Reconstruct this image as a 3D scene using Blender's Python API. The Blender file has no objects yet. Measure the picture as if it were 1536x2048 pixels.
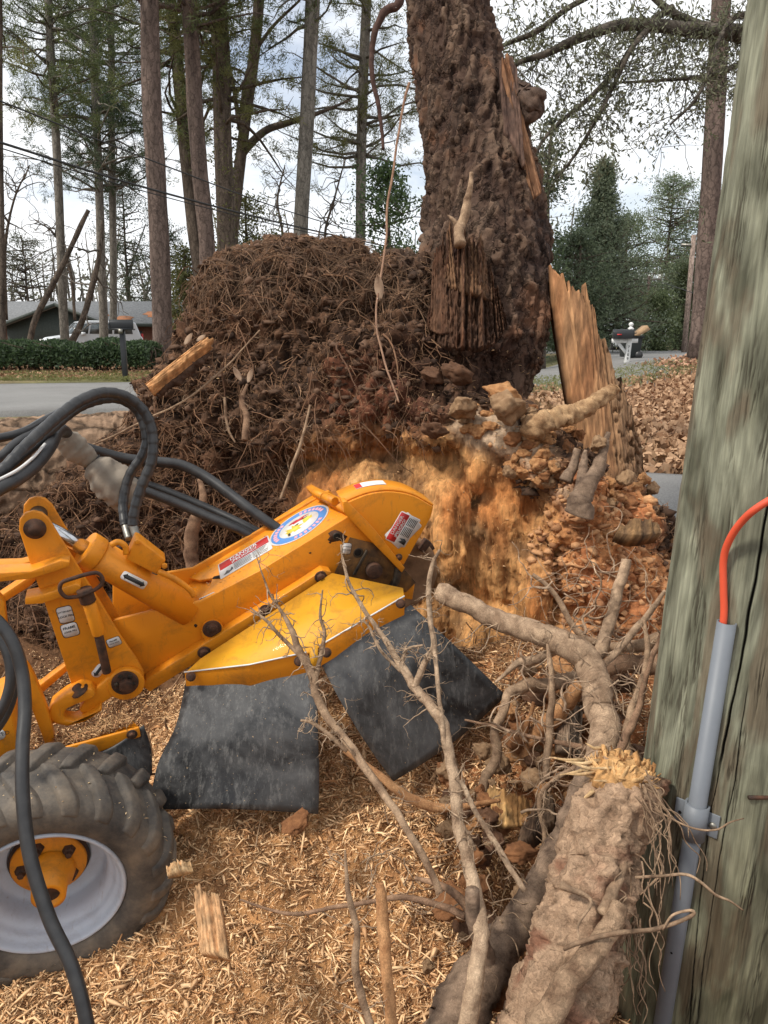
import bpy, math, random
import numpy as np
from mathutils import Vector, Matrix
rng = np.random.default_rng(7)
random.seed(7)
SC = bpy.context.scene
COL = SC.collection
# ------------------------------------------------------------------ camera, sky, sun, exposure
PITCH = math.radians(12.5); F = 1540.0; EYE = np.array([0.0, 0.0, 1.55])
cam_d = bpy.data.cameras.new('camera'); cam = bpy.data.objects.new('camera', cam_d); COL.objects.link(cam)
cam.location = EYE; cam.rotation_euler = (math.pi/2-PITCH, 0, 0)
cam_d.sensor_fit = 'VERTICAL'; cam_d.sensor_height = 24.0; cam_d.lens = 24.0*F/2048.0
cam_d.clip_start = 0.05; cam_d.clip_end = 2000
SC.camera = cam
SUN_EL, SUN_AZ = math.radians(52), math.radians(-118)      # azimuth measured from +Y towards +X
sdir = np.array([math.sin(SUN_AZ)*math.cos(SUN_EL), math.cos(SUN_AZ)*math.cos(SUN_EL), math.sin(SUN_EL)])
w = bpy.data.worlds.new('World'); SC.world = w; w.use_nodes = True
nt = w.node_tree; nt.nodes.clear()
out = nt.nodes.new('ShaderNodeOutputWorld'); bg = nt.nodes.new('ShaderNodeBackground'); bg.inputs['Strength'].default_value = 0.1
sky = nt.nodes.new('ShaderNodeTexSky'); sky.sky_type = 'NISHITA'; sky.sun_disc = False
sky.sun_elevation = SUN_EL; sky.sun_rotation = SUN_AZ
tc = nt.nodes.new('ShaderNodeTexCoord')
mp = nt.nodes.new('ShaderNodeMapping'); mp.inputs['Scale'].default_value = (1.6, 1.6, 4.2); mp.inputs['Location'].default_value = (0.3, 0.2, 0.55)
nz = nt.nodes.new('ShaderNodeTexNoise'); nz.inputs['Scale'].default_value = 1.5; nz.inputs['Detail'].default_value = 7; nz.inputs['Roughness'].default_value = .56; nz.inputs['Distortion'].default_value = .3
rp = nt.nodes.new('ShaderNodeValToRGB'); rp.color_ramp.elements[0].position = .34; rp.color_ramp.elements[1].position = .50
rp.color_ramp.elements[0].color = (.3,.3,.3,1)
nz2 = nt.nodes.new('ShaderNodeTexNoise'); nz2.inputs['Scale'].default_value = 3.2; nz2.inputs['Detail'].default_value = 5
cr = nt.nodes.new('ShaderNodeValToRGB'); cr.color_ramp.elements[0].color = (8.3,8.6,9.0,1); cr.color_ramp.elements[1].color = (9.0,9.1,9.2,1)
cr.color_ramp.elements[0].position = .35; cr.color_ramp.elements[1].position = .6
mx = nt.nodes.new('ShaderNodeMix'); mx.data_type = 'RGBA'
L = nt.links.new
L(tc.outputs['Generated'], mp.inputs['Vector']); L(mp.outputs[0], nz.inputs['Vector']); L(mp.outputs[0], nz2.inputs['Vector'])
L(nz.outputs['Fac'], rp.inputs[0]); L(nz2.outputs['Fac'], cr.inputs[0])
L(rp.outputs[0], mx.inputs[0]); L(sky.outputs[0], mx.inputs[6]); L(cr.outputs[0], mx.inputs[7]); L(mx.outputs[2], bg.inputs['Color']); L(bg.outputs[0], out.inputs[0])
sl = bpy.data.lights.new('sun', 'SUN'); so = bpy.data.objects.new('sun', sl); COL.objects.link(so)
sl.energy = 2.6; sl.angle = math.radians(8); sl.color = (1, .94, .84)
so.rotation_euler = Vector(sdir).to_track_quat('Z', 'Y').to_euler(); so.location = (0, 0, 30)
SC.view_settings.view_transform = 'Standard'; SC.view_settings.look = 'None'
SC.view_settings.exposure = 0.48; SC.view_settings.gamma = 1.0; SC.view_settings.use_curve_mapping = False
# ------------------------------------------------------------------ pixel rays (photograph is 1536x2048)
FW = np.array([0, math.cos(PITCH), -math.sin(PITCH)]); UP = np.array([0, math.sin(PITCH), math.cos(PITCH)]); RT = np.array([1.0, 0, 0])
def ray(px, py): return FW + RT*((px-768)/F) - UP*((py-1024)/F)
def D(px, py, d): return EYE + ray(px, py)*d                       # axial depth d
def PY(px, py, Y): r = ray(px, py); return EYE + r*(Y/r[1])         # world distance Y
def pix_of(p):
    q = np.asarray(p)-EYE; d = q@FW; return 768+F*(q@RT)/d, 1024-F*(q@UP)/d, d
def norm(v): v = np.asarray(v, float); return v/np.linalg.norm(v)
# ------------------------------------------------------------------ numpy gradient noise
_perm = np.random.RandomState(3).permutation(256); _perm = np.concatenate([_perm, _perm, _perm])
_g = np.random.RandomState(5).normal(size=(256, 3)); _g /= np.linalg.norm(_g, axis=1)[:, None]
def pnoise(p):
    p = np.asarray(p, float); i = np.floor(p).astype(int); f = p-i; i &= 255
    u = f*f*f*(f*(f*6-15)+10); r = 0
    for dx in (0, 1):
        wx = u[:, 0] if dx else 1-u[:, 0]
        for dy in (0, 1):
            wy = u[:, 1] if dy else 1-u[:, 1]
            for dz in (0, 1):
                wz = u[:, 2] if dz else 1-u[:, 2]
                h = _perm[_perm[_perm[(i[:, 0]+dx) & 255]+((i[:, 1]+dy) & 255)]+((i[:, 2]+dz) & 255)]
                g = _g[h]
                r = r + wx*wy*wz*(g[:, 0]*(f[:, 0]-dx)+g[:, 1]*(f[:, 1]-dy)+g[:, 2]*(f[:, 2]-dz))
    return r*1.6
def fbm(p, s, o=4, ridged=False, gain=.5):
    p = np.asarray(p, float)*s; a = 1; t = 0; n = 0
    for k in range(o):
        v = pnoise(p+17.3*k); t = t+a*((1-2*np.abs(v)) if ridged else v); n += a; a *= gain; p = p*2.03
    return t/n
def ss(a, b, x): t = np.clip((x-a)/(b-a), 0, 1); return t*t*(3-2*t)
def lerp(a, b, t): return a+(b-a)*t
# ------------------------------------------------------------------ objects
def tag(o, label=None, cat=None, group=None, kind=None):
    if label: o['label'] = label
    if cat: o['category'] = cat
    if group: o['group'] = group
    if kind: o['kind'] = kind
    return o
def thing(name, label, cat, loc, group=None):
    o = bpy.data.objects.new(name, None); o.empty_display_size = .1; COL.objects.link(o); o.location = tuple(loc)
    return tag(o, label, cat, group)
def wloc(o):
    v = np.zeros(3)
    while o is not None: v += np.array(o.location); o = o.parent
    return v
class MB:
    def __init__(s): s.v = []; s.f = []; s.c = []; s.n = 0
    def add(s, v, f, col=None):
        v = np.asarray(v, float).reshape(-1, 3)
        if isinstance(f, np.ndarray): s.f.append(f+s.n)
        else:
            by = {}
            for q in f: by.setdefault(len(q), []).append(q)
            for k, q in by.items(): s.f.append(np.array(q, int)+s.n)
        s.v.append(v); s.n += len(v)
        if col is None: col = np.full((len(v), 3), .5)
        col = np.asarray(col, float)
        if col.ndim == 1: col = np.tile(col, (len(v), 1))
        s.c.append(col); return s
    def build(s, name, mat, parent=None, smooth=False, colors=False, center=None):
        v = np.concatenate(s.v); base = wloc(parent) if parent is not None else np.zeros(3)
        if center is not None: base = base*0+np.asarray(center, float)
        v = v-base
        me = bpy.data.meshes.new(name); me.vertices.add(len(v)); me.vertices.foreach_set('co', v.ravel())
        tot = np.concatenate([np.full(len(a), a.shape[1]) for a in s.f]); li = np.concatenate([a.ravel() for a in s.f])
        me.loops.add(len(li)); me.loops.foreach_set('vertex_index', li.astype(np.int32))
        me.polygons.add(len(tot)); st = np.concatenate([[0], np.cumsum(tot)[:-1]])
        me.polygons.foreach_set('loop_start', st.astype(np.int32)); me.polygons.foreach_set('loop_total', tot.astype(np.int32))
        me.update(calc_edges=True); me.validate()
        if smooth: me.polygons.foreach_set('use_smooth', np.ones(len(me.polygons), bool))
        if colors:
            at = me.color_attributes.new('Col', 'FLOAT_COLOR', 'POINT'); c = np.concatenate(s.c)
            at.data.foreach_set('color', np.concatenate([c, np.ones((len(c), 1))], 1).ravel())
        if mat is not None: me.materials.append(mat)
        o = bpy.data.objects.new(name, me); COL.objects.link(o)
        if parent is not None: o.parent = parent
        elif center is not None: o.location = tuple(base)
        return o
    # shapes
    def box(s, c, ex, ey, ez, col=None):        # ex,ey,ez = half-axis vectors
        c, ex, ey, ez = map(lambda a: np.asarray(a, float), (c, ex, ey, ez))
        v = [c+sx*ex+sy*ey+sz*ez for sx in (-1, 1) for sy in (-1, 1) for sz in (-1, 1)]
        return s.add(v, [(0,1,3,2),(4,6,7,5),(0,4,5,1),(2,3,7,6),(0,2,6,4),(1,5,7,3)], col)
    def abox(s, x0, x1, y0, y1, z0, z1, col=None):
        return s.box(((x0+x1)/2,(y0+y1)/2,(z0+z1)/2), ((x1-x0)/2,0,0), (0,(y1-y0)/2,0), (0,0,(z1-z0)/2), col)
    def prism(s, pts, ext, col=None):           # polygon (3-D points) extruded by vector ext
        pts = np.asarray(pts, float); n = len(pts); e = np.asarray(ext, float)
        v = np.concatenate([pts, pts+e]); f = [tuple(range(n)), tuple(range(2*n-1, n-1, -1))]
        f += [(i, n+i, n+(i+1) % n, (i+1) % n) for i in range(n)]
        return s.add(v, f, col)
    def tube(s, pts, rad, sides=8, cap=True, col=None, rough=0, rs=12, colf=None, flat=1.0):
        pts = np.asarray(pts, float); n = len(pts); rad = np.broadcast_to(np.asarray(rad, float), (n,))
        t = np.gradient(pts, axis=0); t /= (np.linalg.norm(t, axis=1)[:, None]+1e-12)
        a = np.array([0, 0, 1.0]) if abs(t[0][2]) < .9 else np.array([1.0, 0, 0])
        N = np.zeros((n, 3)); N[0] = norm(np.cross(t[0], a))
        for i in range(1, n):
            q = N[i-1]-t[i]*(N[i-1]@t[i]); N[i] = q/(np.linalg.norm(q)+1e-12)
        B = np.cross(t, N); an = np.linspace(0, 2*math.pi, sides, endpoint=False)
        r = rad[:, None]*np.ones(sides)[None]
        dirs = N[:, None]*np.cos(an)[None, :, None]+B[:, None]*np.sin(an)[None, :, None]*flat
        v = pts[:, None]+dirs*r[..., None]
        if rough: 
            k = fbm(v.reshape(-1, 3), rs, 3).reshape(n, sides)+(.55*fbm(v.reshape(-1, 3), rs*2.7, 3, ridged=True).reshape(n, sides) if sides >= 12 else 0); v = v+dirs*(r*k*rough)[..., None]
        v = v.reshape(-1, 3); f = []
        i = np.arange(n-1)[:, None]*sides; j = np.arange(sides)[None]; j2 = (j+1) % sides
        fa = np.stack([i+j, i+j2, i+sides+j2, i+sides+j], -1).reshape(-1, 4)
        if colf is not None: col = colf(v)
        s.add(v, fa, col)
        if cap:
            k = s.n-len(v); 
            s.f.append(np.array([list(range(k+sides-1, k-1, -1))])); s.f.append(np.array([list(range(k+(n-1)*sides, k+n*sides))]))
        return s
    def lathe(s, prof, c, ax, seg=48, col=None, closed=False):    # prof: (r, a) list, axis ax from c
        ax = norm(ax); q = np.array([0, 0, 1.0]) if abs(ax[2]) < .9 else np.array([1.0, 0, 0])
        e1 = norm(np.cross(ax, q)); e2 = np.cross(ax, e1); an = np.linspace(0, 2*math.pi, seg, endpoint=False)
        P = np.array(prof, float); c = np.asarray(c, float)
        v = c+P[:, None, 1:2]*ax+P[:, None, 0:1]*(np.cos(an)[None, :, None]*e1+np.sin(an)[None, :, None]*e2)
        n = len(P); v = v.reshape(-1, 3)
        i = np.arange(n-1)[:, None]*seg; j = np.arange(seg)[None]; j2 = (j+1) % seg
        return s.add(v, np.stack([i+j, i+seg+j, i+seg+j2, i+j2], -1).reshape(-1, 4), col)
def spline(P, n=8):                            # Catmull-Rom through rows of P (any number of columns)
    P = np.asarray(P, float)
    if len(P) < 3: return np.array([lerp(P[0], P[1], t) for t in np.linspace(0, 1, n+1)])
    Q = np.concatenate([[2*P[0]-P[1]], P, [2*P[-1]-P[-2]]]); out = []
    for i in range(1, len(Q)-2):
        for t in np.linspace(0, 1, n, endpoint=False):
            a, b, c, d = Q[i-1], Q[i], Q[i+1], Q[i+2]
            out.append(.5*((2*b)+(-a+c)*t+(2*a-5*b+4*c-d)*t*t+(-a+3*b-3*c+d)*t**3))
    out.append(P[-1]); return np.array(out)
def bevel(o, wd, seg=2):
    m = o.modifiers.new('bevel', 'BEVEL'); m.width = wd; m.segments = seg; m.limit_method = 'ANGLE'; m.angle_limit = math.radians(35); return o
def mesh_np(me):
    v = np.empty(len(me.vertices)*3); me.vertices.foreach_get('co', v); return v.reshape(-1, 3)
def copy_tree(o, parent=None):
    c = o.copy(); COL.objects.link(c); c.parent = parent
    for k in ('label', 'group', 'category'):
        pass
    for ch in list(o.children): copy_tree(ch, c)
    return c
# ------------------------------------------------------------------ materials
def new_mat(name):
    m = bpy.data.materials.new(name); m.use_nodes = True; n = m.node_tree; b = n.nodes['Principled BSDF']
    return m, n, b
def noise_node(n, scale, detail=5, rough=.6, vec=None, dist=0.0, stretch=None):
    t = n.nodes.new('ShaderNodeTexNoise'); t.inputs['Scale'].default_value = scale; t.inputs['Detail'].default_value = detail
    t.inputs['Roughness'].default_value = rough; t.inputs['Distortion'].default_value = dist
    if vec is None:
        vec = n.nodes.new('ShaderNodeTexCoord').outputs['Object']
    if stretch is not None:
        mp = n.nodes.new('ShaderNodeMapping'); mp.inputs['Scale'].default_value = stretch; n.links.new(vec, mp.inputs[0]); vec = mp.outputs[0]
    n.links.new(vec, t.inputs['Vector']); return t
def ramp(n, src, stops):
    r = n.nodes.new('ShaderNodeValToRGB'); e = r.color_ramp.elements
    while len(e) < len(stops): e.new(.5)
    for q, (p, c) in zip(e, stops): q.position = p; q.color = (*c, 1) if len(c) == 3 else c
    n.links.new(src, r.inputs[0]); return r.outputs[0]
def mixc(n, fac, a, b, mode='MIX'):
    m = n.nodes.new('ShaderNodeMix'); m.data_type = 'RGBA'; m.blend_type = mode
    for k, v in ((0, fac), (6, a), (7, b)):
        if isinstance(v, (int, float)): m.inputs[k].default_value = v
        elif isinstance(v, tuple): m.inputs[k].default_value = (*v, 1)
        else: n.links.new(v, m.inputs[k])
    return m.outputs[2]
def bumpn(n, b, src, strength=.4, dist=.01, prev=None):
    q = n.nodes.new('ShaderNodeBump'); q.inputs['Strength'].default_value = strength; q.inputs['Distance'].default_value = dist
    n.links.new(src, q.inputs['Height'])
    if prev is not None: n.links.new(prev, q.inputs['Normal'])
    n.links.new(q.outputs[0], b.inputs['Normal']); return q.outputs[0]
def pm(name, c1, c2=None, scale=8, rough=.7, metal=0, bump=0, bscale=None, stretch=None, c3=None, detail=6, bd=.01, lo=.35, hi=.65, spec=.4, dist=0):
    m, n, b = new_mat(name); b.inputs['Roughness'].default_value = rough; b.inputs['Metallic'].default_value = metal
    b.inputs['Specular IOR Level'].default_value = spec
    if c2 is None: b.inputs['Base Color'].default_value = (*c1, 1)
    else:
        t = noise_node(n, scale, detail, stretch=stretch, dist=dist)
        st = [(lo, c1), (hi, c2)] if c3 is None else [(lo, c1), ((lo+hi)/2, c2), (hi, c3)]
        n.links.new(ramp(n, t.outputs['Fac'], st), b.inputs['Base Color'])
    if bump:
        t = noise_node(n, bscale or scale*3, 6, .65, stretch=stretch); bumpn(n, b, t.outputs['Fac'], bump, bd)
    return m
def vcol(name, rough=.9, nscale=40, nlo=.55, nhi=1.5, bump=.5, bscale=60, bd=.01, stretch=None, spec=.25, big=None):
    """colour comes from the mesh (region of wood, bark or soil); fine grain from noise"""
    m, n, b = new_mat(name); b.inputs['Roughness'].default_value = rough; b.inputs['Specular IOR Level'].default_value = spec
    a = n.nodes.new('ShaderNodeVertexColor'); a.layer_name = 'Col'
    t = noise_node(n, nscale, 6, .7, stretch=stretch)
    r = ramp(n, t.outputs['Fac'], [(.3, (nlo,)*3), (.7, (nhi,)*3)])
    c = mixc(n, 1.0, a.outputs['Color'], r, 'MULTIPLY'); n.links.new(c, b.inputs['Base Color'])
    if bump:
        t2 = noise_node(n, bscale, 8, .75, stretch=stretch); bumpn(n, b, t2.outputs['Fac'], bump, bd)
    return m

def bark_mat(name, scale=14, stretch=(1, 1, .35), dark=.35, nscale=50, bd=.014, warp=.05, bump=.9, nlo=.6, nhi=1.4, width=.10):
    m, n, b = new_mat(name); b.inputs['Roughness'].default_value = .93; b.inputs['Specular IOR Level'].default_value = .2
    a = n.nodes.new('ShaderNodeVertexColor'); a.layer_name = 'Col'; tcn = n.nodes.new('ShaderNodeTexCoord')
    mp = n.nodes.new('ShaderNodeMapping'); mp.inputs['Scale'].default_value = stretch; n.links.new(tcn.outputs['Object'], mp.inputs[0])
    wn = noise_node(n, scale*.7, 5, .6); va = n.nodes.new('ShaderNodeVectorMath'); va.operation = 'MULTIPLY_ADD'; va.inputs[1].default_value = (warp,)*3
    n.links.new(wn.outputs['Color'], va.inputs[0]); n.links.new(mp.outputs[0], va.inputs[2])
    vo = n.nodes.new('ShaderNodeTexVoronoi'); vo.feature = 'DISTANCE_TO_EDGE'; vo.inputs['Scale'].default_value = scale; n.links.new(va.outputs[0], vo.inputs['Vector'])
    cr_ = ramp(n, vo.outputs['Distance'], [(0, (dark,)*3), (width, (1, 1, 1))]); t = noise_node(n, nscale, 7, .75, vec=va.outputs[0]); r = ramp(n, t.outputs['Fac'], [(.3, (nlo,)*3), (.7, (nhi,)*3)])
    c = mixc(n, 1.0, a.outputs['Color'], r, 'MULTIPLY'); c = mixc(n, 1.0, c, cr_, 'MULTIPLY'); n.links.new(c, b.inputs['Base Color'])
    h = mixc(n, .45, cr_, t.outputs['Color']); bumpn(n, b, h, bump, bd); return m
# ------------------------------------------------------------------ ground
def gz_far(x, y):
    x = np.asarray(x, float); y = np.asarray(y, float)
    z = .62*ss(2.4, 5.0, y)+.08*ss(5, 8, y)
    z = z+.10*ss(16.5, 24, y)*ss(2.0, -3.0, x)+.12*ss(26, 60, y)
    bank = ss(3.0, 6.0, x-(y-8)*.10)*ss(7, 14, y)
    return z+bank*.35
def gz(x, y):
    x = np.asarray(x, float); y = np.asarray(y, float)
    p = .03*ss(1.2, 1.45, y)+.24*ss(1.42, 1.85, y)+.12*ss(1.8, 2.3, y)
    left = ss(-.85, -.45, x)
    z = p*(.25+.75*left)
    z = z+.16*np.exp(-((x-.55)**2/.10+(y-2.15)**2/.12))
    z = z-.30*np.exp(-((x-.36)**2/.012+(y-1.60)**2/.03))+.05*np.exp(-((x-.1)**2/.04+(y-1.55)**2/.03))
    z = z+.30*np.exp(-((x+1.5)**2/.5+(y-2.75)**2/.10))
    return z+.05
def near_h(x, y):
    P3 = np.stack([x, y, np.zeros_like(x)], -1).reshape(-1, 3)
    h = .055*fbm(P3, 3.1, 4)+.042*fbm(P3+9, 9, 4)+.020*fbm(P3, 28, 3)
    rgt = ss(.05, .5, P3[:, 0]); h = h+rgt*.07*fbm(P3+3, 7, 4, ridged=True)
    return gz(x, y).ravel()+h
def grid(x0, x1, y0, y1, nx, ny, zf):
    xs, ys = np.meshgrid(np.linspace(x0, x1, nx), np.linspace(y0, y1, ny)); z = zf(xs.ravel(), ys.ravel())
    v = np.stack([xs.ravel(), ys.ravel(), z], -1)
    i = (np.arange(ny-1)[:, None]*nx+np.arange(nx-1)[None]).ravel()
    return v, np.stack([i, i+1, i+nx+1, i+nx], -1)
SOILC, CLAYC, CHIPC = np.array([.17,.085,.042]), np.array([.36,.135,.052]), np.array([.62,.32,.13])
v, f = grid(-2.6, 1.9, .55, 3.3, 560, 380, near_h)
n1 = fbm(v, 3, 4); n2 = fbm(v+5, 14, 4)
rg = ss(.0, .45, v[:, 0]+.25*n1-(v[:, 1]-1.9)*.1)[:, None]*1.0
c = lerp(CHIPC*.75, SOILC, np.clip(ss(-.1, .35, n2)[:, None]*.7, 0, 1)); c = lerp(c, lerp(SOILC*.8, CLAYC, ss(-.25, .25, n2+.5*n1)[:, None]), rg*.85)
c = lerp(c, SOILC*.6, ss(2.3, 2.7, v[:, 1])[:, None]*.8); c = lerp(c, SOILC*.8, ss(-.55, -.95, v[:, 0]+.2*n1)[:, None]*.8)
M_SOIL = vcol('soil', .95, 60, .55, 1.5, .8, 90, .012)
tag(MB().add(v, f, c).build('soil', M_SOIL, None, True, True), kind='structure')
def far_h(x, y):
    P3 = np.stack([x, y, x*0], -1); h = gz_far(x, y)-.02-.02*np.abs(fbm(P3, .8, 3))*ss(4, 7, y)
    inside = ss(-2.9, -2.2, x)*ss(2.2, 1.7, x)*ss(3.3, 2.9, y)*ss(.2, .6, y); return h-.45*inside-.04
xs = np.concatenate([np.linspace(-900, -60, 8), np.linspace(-50, -12, 20), np.linspace(-11.5, 16, 160), np.linspace(17, 60, 22), np.linspace(70, 900, 8)])
ys = np.concatenate([np.linspace(-60, -2, 6), np.linspace(-1, 30, 170), np.linspace(32, 100, 24), np.linspace(120, 1500, 8)])
X, Y = np.meshgrid(xs, ys); Z = far_h(X.ravel(), Y.ravel()); v = np.stack([X.ravel(), Y.ravel(), Z], -1)
i = (np.arange(len(ys)-1)[:, None]*len(xs)+np.arange(len(xs)-1)[None]).ravel(); f = np.stack([i, i+1, i+len(xs)+1, i+len(xs)], -1)
# lawn, leaf litter and bare earth by place
n1 = fbm(v, .7, 4); n2 = fbm(v+3, 4, 3)
GR = np.array([.115,.115,.04]); DRY = np.array([.22,.17,.09]); LIT = np.array([.22,.11,.06]); EARTH = np.array([.11,.08,.05])
c = lerp(lerp(DRY, GR, ss(-.2, .2, n1)[:, None]), EARTH, ss(0, .35, n2)[:, None]*.5)
lit = ss(1.6, 2.4, v[:, 0]-.05*v[:, 1]+.6*n1)*ss(19, 9, v[:, 1]-1.0*v[:, 0]+1.5*n1)
c = lerp(c, EARTH*np.array([1.0,.75,.6]), ss(7.5, 5.5, v[:, 1])[:, None]*ss(1.5, .5, v[:, 0])[:, None]); c = lerp(c, LIT, np.clip(lit, 0, 1)[:, None]); c = lerp(c, LIT*.8, ss(19.2, 21, v[:, 1]+n1)[:, None]*ss(0, -1, v[:, 0])[:, None]*.7)
tag(MB().add(v, f, c).build('ground', vcol('ground_soil', .95, 12, .6, 1.4, .4, 30, .03), None, True, True), kind='structure')
def strip(name, pts, mat, w0, n=60, dz=.0):        # road strip along centre line pts (x,y,halfwidth)
    S = spline(pts, n//max(1, len(pts)-1)); t = np.gradient(S[:, :2], axis=0); t /= np.linalg.norm(t, axis=1)[:, None]; nn = np.stack([-t[:, 1], t[:, 0]], -1)
    cols = 13; vv = []
    for k in [-1.001]+list(np.linspace(-1, 1, cols-2))+[1.001]:
        q = S[:, :2]+nn*S[:, 2:3]*k; vv.append(np.stack([q[:, 0], q[:, 1], gz_far(q[:, 0], q[:, 1])+(dz+.01*(1-k*k) if abs(k) <= 1 else -.12)], -1))
    vv = np.stack(vv, 1); n_ = len(S); i = (np.arange(n_-1)[:, None]*cols+np.arange(cols-1)[None]).ravel()
    return tag(MB().add(vv.reshape(-1, 3), np.stack([i, i+1, i+cols+1, i+cols], -1)[:, ::-1]).build(name, mat, None, True), kind='structure')
m, n, b = new_mat('asphalt'); b.inputs['Roughness'].default_value = .9
t = noise_node(n, 1.1, 6, .6); t2 = noise_node(n, 90, 3, .7)
cc = mixc(n, .55, ramp(n, t.outputs['Fac'], [(.35, (.13,.125,.12)), (.65, (.21,.205,.195))]), ramp(n, t2.outputs['Fac'], [(.3, (.09,.09,.085)), (.7, (.27,.26,.25))]))
n.links.new(cc, b.inputs['Base Color']); bumpn(n, b, t2.outputs['Fac'], .3, .01); M_ASPH = m
strip('road', [(-60, 3.0, 3.4), (-30, 8.6, 3.4), (-14, 11.2, 3.4), (-4, 13.3, 3.4), (4, 17.5, 3.3), (8.3, 24, 3.2), (11, 32, 3.2), (11, 42, 3.2), (6, 62, 3.2)], M_ASPH, 3.4, 200, .012)
strip('driveway', [(.6, 5.4, .6), (1.8, 4.75, .62), (3.2, 4.45, .62), (7, 4.0, .62), (16, 3.0, .7)], M_ASPH, 1, 60, .02)
# ------------------------------------------------------------------ overturned stump: blobs -> one closed surface
blobs = []
def ell(px, py, d, rx, ry, rd, back=True):       # centre pixel, depth of its FRONT, radii in pixels / metres deep
    k = d/F; c = D(px, py, d+rd) ; kk = (d+rd)/F
    blobs.append((c, (rx*kk, rd, ry*kk)))
def chain(rows):                                 # (px,py,front depth,r_px)
    for a, b2 in zip(rows[:-1], rows[1:]):
        for t in np.linspace(0, 1, 5, endpoint=False):
            r = lerp(np.array(a, float), np.array(b2, float), t); rad = r[3]*r[2]/F/(1-r[3]/F)
            blobs.append((D(r[0], r[1], r[2]+rad), (rad,)*3))
# standing trunk
chain([(870,-520,3.3,72),(880,-250,3.25,78),(893,-60,3.2,82),(905,60,3.16,92),(930,200,3.12,100),(950,300,3.08,110),(966,420,3.02,126),(972,520,2.98,130)])
chain([(965,520,2.95,128),(955,620,2.88,132),(930,740,2.84,140),(900,800,2.86,120)])
chain([(1048,470,3.05,50),(1062,560,2.98,48),(1062,640,2.95,46),(1045,730,2.93,50)])
chain([(868,505,2.93,24),(852,560,2.90,26),(846,640,2.88,30)]); chain([(1000,530,2.92,28),(1018,600,2.89,28),(1020,680,2.86,30)]); chain([(860,690,2.84,30),(930,715,2.80,30),(1010,700,2.84,28)])
chain([(850,600,2.95,60),(820,700,2.85,80),(790,800,2.8,90)])
# root plate mound, left
for e in [(600,720,2.98,175,225,.42),(520,690,3.05,150,185,.40),(690,640,3.0,130,125,.36),(740,620,3.02,90,105,.3),(470,860,2.9,190,190,.38),(640,560,3.08,130,72,.35),(560,560,3.12,110,70,.35),(485,620,3.1,80,75,.33),
          (370,900,2.95,130,130,.34),(300,960,2.98,110,120,.32),(640,820,2.82,160,120,.32),(400,1020,2.95,190,150,.30),(560,960,2.88,150,120,.3),(235,1060,2.95,150,150,.3),
          (770,820,2.72,130,90,.28),(720,760,2.8,120,110,.3),(120,1120,3.0,150,120,.3),(20,1170,3.05,170,110,.3),(480,590,3.14,48,58,.3),(600,530,3.14,120,42,.3),(790,610,3.0,70,90,.3),(800,560,3.06,50,60,.25),(705,560,3.1,90,60,.3),(180,1230,2.9,170,80,.25),(345,790,3.12,55,66,.25),(410,710,3.1,50,75,.25),(640,870,2.74,150,46,.2)]: ell(*e)
# shoulder with the pale ridge and the right hand side
for e in [(900,850,2.62,130,70,.25),(1000,870,2.55,110,75,.25),(1060,930,2.52,95,90,.25),(1120,1010,2.5,85,120,.25),(1160,1130,2.5,95,150,.28),(1240,1050,2.62,75,75,.25),(1230,1200,2.55,100,150,.3),(1300,1130,2.7,80,120,.25),
          (1120,1290,2.5,100,110,.25),(1210,1400,2.5,120,120,.25),(1090,1440,2.45,120,100,.25),(1300,1330,2.6,90,150,.3),(870,870,2.6,70,36,.2)]: ell(*e)
# wood mass with the ground face
for e in [(760,1010,2.72,190,120,.26),(900,1010,2.66,150,130,.26),(1000,1080,2.6,100,170,.25),(880,1200,2.74,170,200,.25),(1000,1290,2.64,120,150,.25),(700,1200,2.85,220,160,.25),(960,930,2.58,75,70,.2),(1062,1180,2.52,36,130,.14),
          (905,1060,2.60,44,120,.12),(600,1010,2.88,140,80,.25)]: ell(*e)
blob_ob = MB()
ico = bpy.data.meshes.new('tmp')
import bmesh
bm = bmesh.new(); bmesh.ops.create_icosphere(bm, subdivisions=3, radius=1); icoV = np.array([q.co[:] for q in bm.verts]); icoF = np.array([[q.index for q in f_.verts] for f_ in bm.faces]); bm.free()
for c_, r_ in blobs: blob_ob.add(icoV*np.array(r_)+c_, icoF)
# the lying log's near end joins the mass
tmp = blob_ob.build('tmp_blobs', None)
for mname, kw in (('REMESH', dict(mode='VOXEL', voxel_size=.0095)), ('SMOOTH', dict(factor=.7, iterations=9))):
    md = tmp.modifiers.new(mname, mname)
    for k_, v_ in kw.items(): setattr(md, k_, v_)
dg = bpy.context.evaluated_depsgraph_get(); ev = tmp.evaluated_get(dg); me = ev.to_mesh()
V = mesh_np(me).copy(); NF = len(me.polygons); lt = np.empty(NF, int); me.polygons.foreach_get('loop_total', lt)
LI = np.empty(len(me.loops), int); me.loops.foreach_get('vertex_index', LI)
NR = np.empty(len(V)*3); me.vertices.foreach_get('normal', NR); NR = NR.reshape(-1, 3).copy(); ev.to_mesh_clear(); bpy.data.objects.remove(tmp)
assert (lt == 4).all(); FQ = LI.reshape(-1, 4)
print('stump verts', len(V))
wz = V+.05*np.stack([fbm(V, 4, 3), fbm(V+7, 4, 3), fbm(V+13, 4, 3)], -1)
def near(px, py, d, r, soft=.35):                 # soft ball mask round a place
    q = np.linalg.norm(wz-D(px, py, d), axis=1)/r; return ss(1+soft, 1-soft, q)
def seg(pa, pb, r, soft=.35):
    a = D(*pa); b_ = D(*pb); ab = b_-a; t_ = np.clip(((wz-a)@ab)/(ab@ab), 0, 1); q = np.linalg.norm(wz-(a+t_[:, None]*ab), axis=1)/r; return ss(1+soft, 1-soft, q)
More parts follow.
